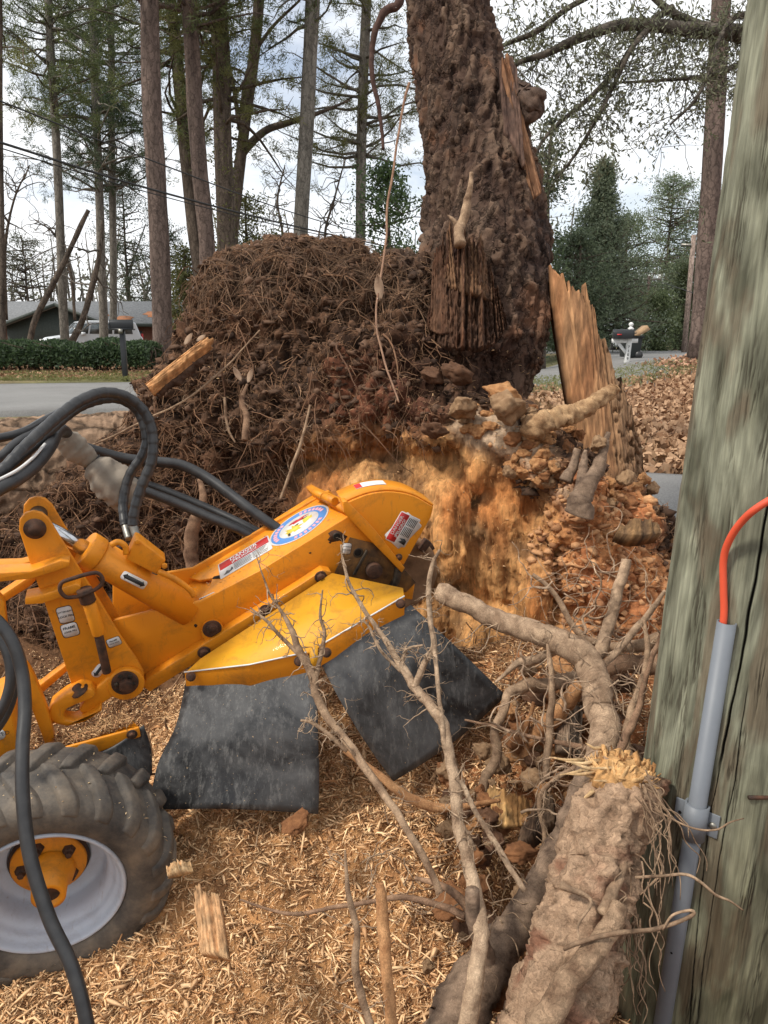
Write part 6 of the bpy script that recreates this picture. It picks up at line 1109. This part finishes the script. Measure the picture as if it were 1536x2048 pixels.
# leaning snags and small bare trees
def snag(pts, name, label, Y_, seed, tw_=0):
    t_ = thing(name, label, 'tree', PY(pts[0][0], pts[0][1], Y_)); S_l = spline([list(PY(x, y, Y_))+[r_*Y_/F] for x, y, r_ in pts], 6); MB().tube(S_l[:, :3], S_l[:, 3], 8, rough=.2, rs=4, colf=barkcol(*DKB, s_=6)).build('trunk', M_BARK, t_, True, True)
    if tw_: mb = MB(); twigs(mb, S_l, tw_, 2.6, .035, ca_=(.08,.07,.06), cb_=(.22,.19,.16), depth=2, seed=seed, lo=.3); mb.build('branches', M_BARK, t_, True, True)['kind'] = 'stuff'
snag([(58,690,6),(70,640,6),(100,580,6),(135,510,5),(160,455,5),(177,420,4)], 'leaning_snag', 'dark leaning broken trunk in front of the house gable', 25, 1); snag([(140,690,7),(165,640,6),(185,570,6),(200,500,4),(205,440,3)], 'bare_tree', 'bare crooked sapling rising right of the leaning broken trunk', 25.5, 2, 6); 
snag([(12,640,4),(10,500,3),(28,400,2),(60,330,1)], 'bare_tree', 'thin bare tree at the left edge in front of the sky', 33, 7, 26); snag([(150,640,3),(140,540,3),(110,470,2),(70,440,1)], 'bare_tree', 'small bare tree with drooping twigs behind the roof', 42, 9, 26); snag([(560,560,3),(565,470,2.5),(555,400,2),(570,330,1)], 'bare_tree', 'faint bare tree behind the top of the root plate', 46, 11, 30); snag([(660,560,3),(650,470,2.5),(668,400,2),(690,320,1)], 'bare_tree', 'bare tree right of the grey brown trunk', 44, 13, 30)
# evergreen masses, each a tree of its own; haze is mixed into the right-hand leaf colours
def bush_tree(px, pyb, pyt, Y_, wpx, pal, kind, label, seed, nb=90, nt_=9, cat='tree', name='evergreen_tree', h0=.05):
    p = PY(px, pyb, Y_).copy(); p[2] = float(gz_far(p[0], p[1]))-.1; zt = PY(px, pyt, Y_)[2]; H_ = zt-p[2]; return tree(name, label, cat, p, p+np.array([0, 0, H_]), .16, .03, DKB, (h0, .98, wpx/2*Y_/F*1.25, nb, nt_, pal, kind), seed, sides=8)
for q in [(262,640,330,60,130,DG,'round','dark dense evergreen behind the roof, left of the thickest pine',401,120,10),(375,640,500,32,80,OL,'round','yellow green shrubby tree between the two slanting trunks',402,60,9),(500,640,395,34,150,OL,'round','olive evergreen behind the root plate by the ivy trunk',403,80,8),
          (775,640,330,26,150,((.04,.075,.03),(.13,.19,.07)),'round','leafy evergreen just left of the standing trunk',404,90,8),(1085,640,235,24,80,DG,'round','dark leafy clump right behind the trunk',405,30,8),
          (1190,690,322,34,250,((.09,.12,.075),(.23,.27,.17)),'cone','big conical evergreen right of the trunk',406,300,12),(1150,680,470,31,170,((.06,.085,.05),(.17,.21,.12)),'round','dark round evergreen in front of the conical one',407,130,10),
          (1322,690,345,52,130,((.10,.14,.085),(.24,.29,.17)),'round','tall feathery pine beyond the road, left of two',408,130,9,'tree','evergreen_tree',.3),(1392,690,362,52,110,((.10,.14,.085),(.23,.28,.17)),'round','tall feathery pine beyond the road, right of two',409,120,9,'tree','evergreen_tree',.3),
          (1363,700,530,40,26,((.03,.045,.02),(.09,.11,.045)),'col','narrow column of ivy clad evergreen by the far pole',410,60,8),(1312,705,590,38,80,((.08,.11,.05),(.19,.23,.11)),'round','pale green bush beside the trash can',411,80,9,'bush','bush'),
          (1110,700,560,40,120,DG,'round','dark shrub behind the wood slab top',412,70,9,'bush','bush'),(1240,700,430,44,150,((.08,.11,.06),(.20,.24,.13)),'round','broad grey green tree between the conical one and the feathery pines',420,140,9),(1352,702,520,46,90,((.07,.10,.055),(.18,.21,.12)),'round','dense green tree under the feathery pines',421,110,9),(1270,700,560,47,110,((.09,.10,.06),(.20,.21,.13)),'round','low tree behind the trash can',422,80,9),(60,640,470,62,180,((.06,.07,.045),(.14,.15,.10)),'round','grey green tree behind the house at the left',413,110,8),(340,640,430,62,120,DG,'round','dark tree far behind the thickest pine',414,80,8),(440,640,520,30,60,OL,'round','small yellow green bush behind the slanting trunks',415,40,8,'bush','bush')]: bush_tree(*q)
# far woods
x = rng.uniform(-75, 75, 16000); y = 62+rng.random(16000)*26; top_ = 5.2+4.6*(.5+fbm(np.stack([x*.06, x*0, x*0], -1), 1, 3)); z = 1+rng.random(16000)**1.2*top_
mb = MB(); leaves(mb, np.stack([x, y, z], -1), (.25,.6), (.11,.115,.085), (.27,.27,.205), asp=.6)
for i_ in range(420):
    xx = rng.uniform(-75, 75); yy = 60+rng.random()*28; hh_ = 4+8*rng.random(); mb.tube([(xx, yy, .5), (xx+rng.normal()*.4, yy, hh_*.6), (xx+rng.normal()*.9, yy, hh_)], [.13, .10, .04], 4, col=lerp(C(.12,.105,.09), C(.26,.235,.20), rng.random()))
tag(mb.build('far_woods', M_FOL, None, False, True), 'far grey green woods behind the houses', 'woods', kind='stuff')
# ------------------------------------------------------------------ overhanging limb
OK = thing('oak_tree', 'small leaved tree with long limbs overhanging the street from behind the utility pole', 'tree', PY(1800, 900, 7.5)); p0 = PY(1760, 120, 7.5); gb = np.array([p0[0]+.1, 7.5, float(gz_far(p0[0], 7.5))-.1]); MB().tube(spline([list(gb), list(lerp(gb, p0, .5)), list(p0), list(p0+np.array([.1, 0, 3]))], 6), .17, 16, rough=.15, colf=barkcol(*GYB, s_=8)).build('trunk', M_BARK, OK, True, True)
tipP = []
def limb(pts, name='limb', nt_=26, L_=.5, seed=0):
    S_l = spline([list(PY(x, y, Y_))+[r_*Y_/F] for x, y, Y_, r_ in pts], 8); MB().tube(S_l[:, :3], S_l[:, 3], 9, rough=.2, rs=12, colf=barkcol((.045,.04,.032), (.15,.125,.10), s_=18)).build(name, M_BARK, OK, True, True)
    mb = MB(); g_ = np.random.RandomState(seed)
    def rec(S2, n_, L2, r_, dep):
        for _ in range(n_):
            i2 = g_.randint(int(len(S2)*.12), len(S2)); p = S2[i2, :3].copy(); d_ = norm(g_.normal(size=3)*np.array([1,.8,.8])+np.array([-.25,0,-.45])); P_ = [p]
            for q in range(6): d_ = norm(d_+g_.normal(size=3)*.33); P_.append(P_[-1]+d_*L2/6)
            P_ = np.array(P_); rr = np.linspace(r_, r_*.35, 7); mb.tube(P_, rr, 4, col=(.09,.08,.065))
            if dep > 0: rec(np.concatenate([P_, rr[:, None]], 1), 4, L2*.6, r_*.6, dep-1)
            for q in range(1, 7):
                if g_.rand() < .8: tipP.append(P_[q])
    rec(S_l, nt_, L_, .0042, 1); mb.build('twigs', M_BARK, OK, True, True)
limb([(1760,120,7.5,34),(1600,100,7.4,22),(1485,68,7.2,15),(1400,62,7,13),(1300,50,6.8,11),(1230,52,6.7,10),(1150,80,6.6,8),(1090,108,6.6,6.5),(1040,124,6.6,5),(990,150,6.6,3)], nt_=34, seed=1)
limb([(1600,100,7.4,16),(1490,75,7.2,12),(1420,58,7.1,10),(1370,40,7,9),(1335,18,6.9,7),(1290,-20,6.9,5)], nt_=16, seed=2); limb([(1345,14,6.9,6),(1290,55,6.8,5.5),(1240,130,6.7,5),(1180,195,6.6,4.5),(1120,245,6.6,4),(1080,290,6.5,3),(1070,330,6.5,2)], nt_=24, seed=3)
limb([(1300,50,6.8,5),(1262,100,6.6,4.5),(1228,170,6.6,4),(1195,235,6.5,3.5),(1150,310,6.5,3),(1115,355,6.5,2)], nt_=22, seed=4); limb([(1200,-20,6.7,6),(1130,20,6.7,5),(1075,62,6.7,5),(1020,85,6.7,4),(985,100,6.7,2)], nt_=18, seed=5)
limb([(1560,60,7.2,10),(1480,30,7,6),(1440,75,6.8,4),(1420,140,6.7,3.5),(1390,200,6.6,3),(1340,250,6.6,2)], nt_=26, L_=.7, seed=6); limb([(1500,120,7.0,6),(1420,150,6.9,4),(1330,160,6.8,3),(1240,165,6.8,2)], nt_=18, seed=8)
tipP = np.array(tipP); leaves(MB(), np.repeat(tipP, 3, 0)+rng.normal(size=(len(tipP)*3, 3))*.02, (.028,.058), (.08,.085,.045), (.22,.23,.14), asp=.32, droop=1.0).build('leaves', M_FOL, OK, False, True)
# ------------------------------------------------------------------ wires
M_WIRE = pm('wire', (.02,.02,.02), rough=.6)
def wire(pts, label, r_=.016):
    t_ = MB(); 
    for off in (0,): t_.tube(spline([list(PY(x, y, Y_)) for x, y, Y_ in pts], 10), r_, 5)
    tag(t_.build('power_line', M_WIRE, None, True, center=PY(*pts[0])), label, 'wire')
wire([(-60,178,14),(0,202,14.5),(300,320,18),(600,430,24),(850,500,32),(1000,530,40)], 'single black power line, upper one at the left'); wire([(-60,270,14),(0,285,14.5),(300,378,18),(600,455,24),(850,508,32),(1000,535,40)], 'thick lower power line at the left', .024); wire([(-60,280,14.1),(0,296,14.6),(300,386,18),(600,461,24),(850,512,32)], 'thin line slung below the thick power line', .012)
wire([(1100,490,30),(1180,560,34),(1240,610,38),(1290,622,41)], 'thin wire running to the far street pole, upper one', .02); wire([(1100,560,30),(1200,600,36),(1290,560,41),(1400,590,30)], 'thin wire over the right background', .015)
# ------------------------------------------------------------------ house
M_ROOF = pm('asphalt_shingle', (.11,.115,.12), (.20,.205,.21), 9, .9, 0, .3, 60, bd=.01); M_BRK = pm('dark_brick', (.11,.05,.035), (.20,.09,.06), 14, .9, 0, .4, 50, bd=.01); M_TRIM = pm('dark_green_trim', (.03,.04,.035), (.05,.06,.05), 10, .7); M_STRAW = pm('roof_straw', (.30,.12,.05), (.20,.09,.045), 8, .95); M_GLASS = pm('dark_glass', (.03,.04,.045), (.10,.12,.13), 4, .12, 0, spec=.8)
HY = 50.0; hx = lambda px, Y_=HY: PY(px, 660, Y_)[0]; hz = lambda py, Y_=HY: PY(768, py, Y_)[2]
HS = thing('brick_house', 'low dark brick house with grey shingle roof behind the hedge', 'house', (hx(150), HY, 1.2)); x0, x1 = hx(-260), hx(372); ze = hz(650); zr = hz(607, HY+3.5)
MB().abox(x0+.4, x1-.4, HY, HY+7, .8, ze).build('wall', M_BRK, HS)
roof = MB().prism([(x0, HY-.6, ze-.05), (x0, HY+3.5, zr), (x0, HY+7.6, ze-.05), (x0, HY+7.6, ze+.08), (x0, HY+3.5, zr+.14), (x0, HY-.6, ze+.08)], (x1-x0, 0, 0)).build('roof', M_ROOF, HS); MB().abox(x0, x1, HY-.68, HY-.6, ze-.12, ze+.08).build('fascia', M_TRIM, HS)
gx0, gx1, gxa = hx(12, HY-2), hx(216, HY-2), hx(120, HY-2); za = hz(612, HY-2); zf_ = hz(652, HY-2)
g = MB().prism([(gx0-.3, HY-2.4, zf_-.1), (gxa, HY-2.4, za), (gx1+.3, HY-2.4, zf_-.1), (gx1+.3, HY-2.4, zf_+.06), (gxa, HY-2.4, za+.16), (gx0-.3, HY-2.4, zf_+.06)], (0, 5, 0)).build('gable_roof', M_ROOF, HS); MB().prism([(gx0, HY-1.9, zf_), (gxa, HY-1.9, za), (gx1, HY-1.9, zf_), (gx1, HY-1.9, .8), (gx0, HY-1.9, .8)], (0, .2, 0)).build('gable_wall', M_TRIM, HS)
for sg, xx in ((-1, gx0), (1, gx1)): MB().prism([(xx+sg*.3, HY-2.46, zf_-.14), (gxa, HY-2.46, za-.04), (gxa, HY-2.46, za+.16), (xx+sg*.3, HY-2.46, zf_+.06)], (0, .05, 0)).build('bargeboard', M_TRIM, HS)
bm_ = bpy.data.meshes.new('b'); first_b = None
for r_ in range(2):
    for q in range(34):
        xx = gx0+.15+q*(gx1-gx0-.3)/34; zz = zf_-.32-r_*.3
        if first_b is None: first_b = MB().abox(-.065, .065, -.05, .05, -.10, .10).build('brick', M_BRK, HS); o_ = first_b
        else: o_ = first_b.copy(); COL.objects.link(o_)
        o_.location = tuple(np.array([xx, HY-1.95, zz])-wloc(HS))
for q, (xa, xb, ya, yb) in enumerate(((225,268,632,643),(285,360,622,636),(200,218,628,634))):
    a0_ = rng.random(16)*1; cx, cy_ = (xa+xb)/2, (ya+yb)/2; pts = []
    for k_ in range(16):
        a = k_*math.pi/8; px_, py_ = cx+(xb-xa)/2*math.cos(a)*(.7+.4*a0_[k_]), cy_+(yb-ya)/2*math.sin(a)*(.7+.4*a0_[k_]); r = ray(px_, py_); nrm = np.array([0, -(zr-ze), 4.1]); t_ = ((np.array([0, HY-.6, ze+.10])-EYE)@nrm)/(r@nrm); pts.append(EYE+r*t_)
    MB().prism(pts, (0, 0, .03)).build('pine_straw_patch', M_STRAW, HS)
for xa in (262, 318): MB().abox(hx(xa), hx(xa+22), HY-.03, HY+.05, hz(684), hz(662)).build('window', M_GLASS, HS)
# ------------------------------------------------------------------ cars
def car(name, label, loc, rz, paintc, cat='car', suv=True):
    t_ = thing(name, label, cat, (0, 0, 0)); Lh, Wh = 2.3, .92; mp_ = pm(name+'_paint', paintc, rough=.25, spec=.6); H_ = 1.0; top = [(-2.3,.45),(-2.3,.95),(-2.2,1.02),(-1.95,1.70),(-1.7,1.76),(.35,1.76),(.6,1.72),(1.25,1.08),(2.1,.95),(2.3,.75),(2.3,.4),(1.9,.3),(-1.95,.3)] if suv else [(-2.3,.5),(-2.3,.95),(-1.7,1.02),(-1.0,1.42),(.3,1.45),(1.1,1.0),(2.1,.85),(2.3,.7),(2.3,.35),(1.9,.27),(-1.95,.27)]
    o_ = MB().prism([(x, -Wh, z) for x, z in top], (0, 2*Wh, 0)).build('body', mp_, t_); bevel(o_, .09, 3)
    for p in o_.data.polygons: p.use_smooth = False
    for s_ in (-1, 1):
        for pts in ([(-1.75,1.12),(-1.68,1.62),(-.85,1.64),(-.8,1.12)],[(-.7,1.12),(-.72,1.64),(.28,1.64),(.42,1.12)],[(.5,1.12),(.4,1.62),(.62,1.58),(1.02,1.12)]): MB().prism([(x, s_*(Wh+.004), z) for x, z in pts], (0, s_*.012, 0)).build('window', M_GLASS, t_)
        for x in (-1.5, 1.5):
            w_ = MB().lathe([(.0,-.12),(.2,-.12),(.33,-.11),(.35,-.07),(.35,.07),(.33,.11),(0,.11)], (x, s_*.84, .35), (0, s_, 0), 24).build('wheel', M_HOSE, t_, True); MB().lathe([(.21,.115),(.18,.125),(0,.13)], (x, s_*.84, .35), (0, s_, 0), 20).build('rim', M_ZINC, w_)
        MB().box((2.28, s_*.66, .78), (.05,0,0), (0,.18,0), (0,0,.08)).build('headlight', M_WHITE, t_); MB().box((-2.28, s_*.78, .98), (.04,0,0), (0,.08,0), (0,0,.16)).build('tail_light', M_RED, t_)
    ws = [(1.20,1.12),(.66,1.67)]; MB().prism([(1.235,-.78,1.12),(1.235,.78,1.12),(.68,.68,1.66),(.68,-.68,1.66)], (.02,0,.02)).build('windshield', M_GLASS, t_); MB().prism([(-2.19,-.78,1.10),(-2.19,.78,1.10),(-1.97,.68,1.64),(-1.97,-.68,1.64)], (-.02,0,.01)).build('rear_window', M_GLASS, t_)
    MB().abox(-2.36,-2.28,-.85,.85,.45,.62).build('bumper', M_ZINC, t_); MB().abox(2.27,2.34,-.85,.85,.42,.6).build('bumper', M_ZINC, t_)
    for s_ in (-1, 1): MB().box((.75, s_*1.03, 1.12), (.08,0,0), (0,.09,0), (0,0,.07)).build('mirror', mp_, t_)
    t_.location = tuple(loc); t_.rotation_euler = (0, 0, rz); return t_
p = PY(186, 690, 40); car('parked_suv', 'silver white sport utility car parked behind the hedge', (p[0], 40, float(gz_far(p[0], 40))-.05), math.radians(-142), (.62,.65,.68), 'car'); p = PY(1224, 690, 33); car('parked_car', 'silver car parked at the far kerb beside the trash can', (PY(1216, 690, 42)[0], 42, float(gz_far(10, 42))-.15), math.radians(-72), (.50,.53,.56), 'car', True)
# ------------------------------------------------------------------ hedge, mailboxes, trash can, poles
g_ = np.random.default_rng(50)
def hedge(label, x0_, x1_, Y_, dep, h_, n_, pal):
    zb = float(gz_far((x0_+x1_)/2, Y_)); t_ = thing('hedge', label, 'hedge', ((x0_+x1_)/2, Y_, zb)); u = g_.random((n_, 3)); u[:, :] = .5+(u-.5)*np.abs(np.where(g_.random((n_, 3)) < .5, 1, np.sign(u-.5)*0+1)); x = x0_+(x1_-x0_)*u[:, 0]; hh_ = h_*(.86+.35*fbm(np.stack([x*.9, x*0, x*0], -1), 1, 3)); r_ = np.sqrt(g_.random(n_)); a = g_.random(n_)*math.pi; y = Y_+np.cos(a)*r_**.3*dep; z = zb+.12+np.sin(a)**.6*r_**.3*hh_
    z = np.where(g_.random(n_) < .35, zb+.1+g_.random(n_)*hh_*.9, z); leaves(MB(), np.stack([x, y, z], -1), (.06,.15), *pal, asp=.4, g_=g_).build('foliage', M_FOL, t_, False, True)
    mb = MB()
    for i_ in range(60): xx = x0_+(x1_-x0_)*g_.random(); mb.tube([(xx, Y_, zb-.1), (xx+g_.normal()*.2, Y_+g_.normal()*.3, zb+.5), (xx+g_.normal()*.3, Y_+g_.normal()*.4, zb+.75)], [.03, .02, .01], 4, col=(.12,.09,.07))
    mb.build('stems', M_BARK, t_, False, True)
hedge('clipped dark green hedge in front of the house', PY(-180,700,21)[0], PY(300,700,21)[0], 21.5, .75, .80, 26000, ((.022,.042,.020), (.085,.135,.055)))
M_MBX = pm('black_metal', (.02,.022,.024), rough=.4); M_WPT = pm('white_post', (.72,.72,.70), (.62,.62,.60), 8, .5); M_CARD = pm('cardboard', (.40,.26,.15), (.34,.22,.12), 10, .8); M_BIN = pm('bin_plastic', (.018,.022,.022), rough=.5)
def mailbox_shape(t_, c, L_, w_, h_, ax_):
    ax_ = norm(ax_); s_ = norm(np.cross(ax_, [0,0,1])); c = np.array(c); pr = [(-w_/2,0),(w_/2,0),(w_/2,h_*.55)]+[(w_/2*math.cos(a), h_*.55+h_*.45*math.sin(a)) for a in np.linspace(.15, math.pi-.15, 9)]+[(-w_/2,h_*.55)]
    o_ = MB().prism([c-ax_*L_/2+s_*a+np.array([0,0,b_]) for a, b_ in pr], ax_*L_).build('mailbox', M_MBX, t_); bevel(o_, .008); MB().prism([c-ax_*(L_/2+.012)+s_*a*1.04+np.array([0,0,b_*1.03]) for a, b_ in pr], ax_*.011).build('mailbox_door', M_MBX, t_)
    return s_
b0 = PY(250, 741, 18); zb = float(gz_far(b0[0], 18)); t_ = thing('black_mailbox', 'black mailbox on a dark square post in front of the hedge', 'mailbox', (b0[0], 18, zb)); zt = PY(250, 660, 18)[2]
o = MB().abox(b0[0]-.055, b0[0]+.055, 17.945, 18.055, zb-.1, zt).build('post', M_MBX, t_); bevel(o, .008); MB().abox(b0[0]-.25, b0[0]+.25, 17.85, 18.15, zt, zt+.03).build('shelf', M_MBX, t_); mailbox_shape(t_, (b0[0], 18, zt+.03), .50, .18, .20, (1, .25, 0)); MB().abox(b0[0]-.04, b0[0]+.06, 17.84, 17.845, zt-.08, zt+.02).build('number_plate', M_ZINC, t_)
MY = 21.0; b0 = PY(1252, 734, MY); zb = float(gz_far(b0[0], MY)); px2z = lambda py: PY(1252, py, MY)[2]; WM = thing('white_mailbox_post', 'white post with ball finial carrying a black mailbox and number', 'mailbox', (b0[0], MY, zb)); ph = px2z(658); cx_, lean = b0[0], .06
o = MB().prism([(cx_-.06, MY-.06, zb-.1), (cx_+.06, MY-.06, zb-.1), (cx_+.06+lean, MY-.06, ph), (cx_-.06+lean, MY-.06, ph)], (0, .12, 0)).build('post', M_WPT, WM); bevel(o, .008)
MB().lathe([(.075,0),(.075,.03),(.045,.04),(.03,.06),(.055,.09),(.065,.12),(.055,.15),(.02,.175),(0,.18)], (cx_+lean, MY, ph), (0,0,1), 16).build('finial', M_WPT, WM, True); za = px2z(682); MB().abox(cx_-.42, cx_+.26, MY-.045, MY+.045, za-.05, za+.06).build('arm', M_WPT, WM); MB().prism([(cx_-.30, MY-.03, za-.05), (cx_-.20, MY-.03, za-.05), (cx_+.0, MY-.03, za-.30), (cx_+.0, MY-.03, za-.40)], (0, .06, 0)).build('brace', M_WPT, WM)
mailbox_shape(WM, (cx_-.17, MY-.12, za+.06), .52, .2, .24, (-1, .1, 0)); MB().abox(cx_-.36, cx_-.24, MY-.235, MY-.228, za+.15, za+.18).build('flag', M_RED, WM)
for i_, ch_ in enumerate('7109'): text(ch_, np.array([cx_+.02-.004*i_, MY-.063, za-.16-.1*i_]), np.array([1.,0,0]), np.array([0,0,1.]), .10, M_BLACK, WM, name='number', lift=.001, bold=.02)
b0 = PY(1258, 723, 23.5); zb = float(gz_far(b0[0], 23.5)); zt = PY(1258, 676, 23.5)[2]; TB = thing('trash_can', 'black wheeled trash can with open lid and cardboard sticking out', 'trash can', (b0[0], 23.5, zb)); q = np.array([b0[0], 23.5, zb+.05])
o = MB(); vb = [(-.22,-.25,0),(.22,-.25,0),(.22,.25,0),(-.22,.25,0),(-.27,-.32,zt-zb),(.27,-.32,zt-zb),(.27,.32,zt-zb),(-.27,.32,zt-zb)]; o.add(np.array(vb)+q, [(3,2,1,0),(4,5,6,7),(0,1,5,4),(1,2,6,5),(2,3,7,6),(3,0,4,7)]); o = o.build('bin_body', M_BIN, TB); bevel(o, .02)
MB().abox(q[0]-.30, q[0]+.30, 23.14, 23.86, zt, zt+.06).build('bin_rim', M_BIN, TB); MB().prism([(q[0]+.10, 23.2, zt+.08), (q[0]+.42, 23.2, zt+.30), (q[0]+.40, 23.2, zt+.34), (q[0]+.06, 23.2, zt+.13)], (0, .6, 0)).build('bin_lid', M_BIN, TB)
for s_ in (-1, 1): MB().lathe([(0,-.03),(.11,-.03),(.11,.03),(0,.03)], (q[0]+.2, 23.5+s_*.25, zb+.11), (0,1,0), 16).build('wheel', M_HOSE, TB, True)
o = MB().prism([(q[0]+.0, 23.1, zt+.07), (q[0]+.34, 23.1, zt+.36), (q[0]+.44, 23.1, zt+.24), (q[0]+.14, 23.1, zt+.06)], (0, .5, 0)).build('cardboard_box', M_CARD, None, center=(q[0]+.2, 23.3, zt+.2)); tag(o, 'folded cardboard box leaning in the open trash can', 'cardboard box')
def spole(px, pyb, pyt, Y_, label, rad=.10, bk=((.07,.05,.045), (.15,.11,.09)), lean=0):
    b0 = PY(px, pyb, Y_); zb = float(gz_far(b0[0], Y_)); top = PY(px+lean, pyt, Y_); t_ = thing('street_pole', label, 'pole', (b0[0], Y_, zb)); MB().tube([(b0[0], Y_, zb-.2), lerp(np.array([b0[0], Y_, zb]), top, .5), top], [rad, rad*.9, rad*.8], 10, colf=barkcol(*bk, s_=8)).build('shaft', M_BARK, t_, True, True); return t_, top
t_, tp_ = spole(1287, 702, 552, 39, 'dark street pole with double arm and transformer beyond the trash can', .10, lean=12); MB().box(tp_+np.array([0,0,-.15]), (.55,0,0), (0,.05,0), (0,0,.05)).build('crossarm', M_ZINC, t_)
for s_ in (-.5, 0, .5): MB().lathe([(.05,0),(.07,.06),(.04,.14),(0,.2)], tp_+np.array([s_,0,-.10]), (0,0,1), 10).build('insulator', M_WHITE, t_, True)
MB().lathe([(0,0),(.2,0),(.22,.04),(.22,.6),(.18,.68),(0,.7)], tp_+np.array([.22,-.25,-1.5]), (0,0,1), 16).build('transformer', M_ZINC, t_, True)
t_, tp_ = spole(1368, 702, 470, 34, 'pale rusty street pole against the woods at the right', .12, ((.22,.16,.13), (.42,.33,.28)), lean=20); MB().box(tp_+np.array([0,0,-.4]), (.5,0,0), (0,.05,0), (0,0,.05)).build('crossarm', M_ZINC, t_)
# ------------------------------------------------------------------ leaf litter and grass
def litter(n_, xr, yr, dens, size, pal, name, lift=.02, asp=.6):
    x = rng.uniform(*xr, n_*3); y = yr[0]+(yr[1]-yr[0])*rng.random(n_*3)**1.5; kp = rng.random(n_*3) < dens(x, y); x, y = x[kp][:n_], y[kp][:n_]; P0 = np.stack([x, y, gz_far(x, y)+lift*rng.random(len(x))], -1); mb = MB(); leaves(mb, P0, size, *pal, asp=asp, droop=0); tag(mb.build(name, M_FOL if name != 'leaf_litter' else M_LIT, None, False, True), kind='stuff')
M_LIT = vcol('dry_leaf', .8, 30, .8, 1.2, 0)
litter(30000, (1.2, 12), (5.4, 19), lambda x, y: ss(.0, .8, x-.9-(y-5)*.13)*ss(15.5, 13.5, y-(x-3)*.4), (.06,.13), ((.20,.105,.055), (.47,.30,.18)), 'leaf_litter', .05); litter(5000, (6, 16), (16, 30), lambda x, y: ss(1.5, 3, x-(y-16)*.55-2.6), (.08,.16), ((.22,.10,.05), (.50,.30,.20)), 'leaf_litter', .08)
litter(5000, (-14, -2), (18.3, 24), lambda x, y: .5+0*x, (.06,.13), ((.20,.10,.05), (.42,.26,.16)), 'leaf_litter', .03)
litter(16000, (-14, 1), (17.2, 20.4), lambda x, y: np.clip(ss(.0,.3,fbm(np.stack([x,y,x*0],-1),.8,2)+.2)+.2*0*x, 0, 1), (.05,.11), ((.11,.12,.035), (.26,.25,.09)), 'grass', .07, .18)
litter(14000, (1.5, 12), (11.5, 20), lambda x, y: ss(12.6, 13.6, y-(x-3)*.4)*ss(19, 17, y-(x-3)*.4)+0*x, (.05,.11), ((.10,.12,.035), (.28,.27,.10)), 'grass', .07, .18)
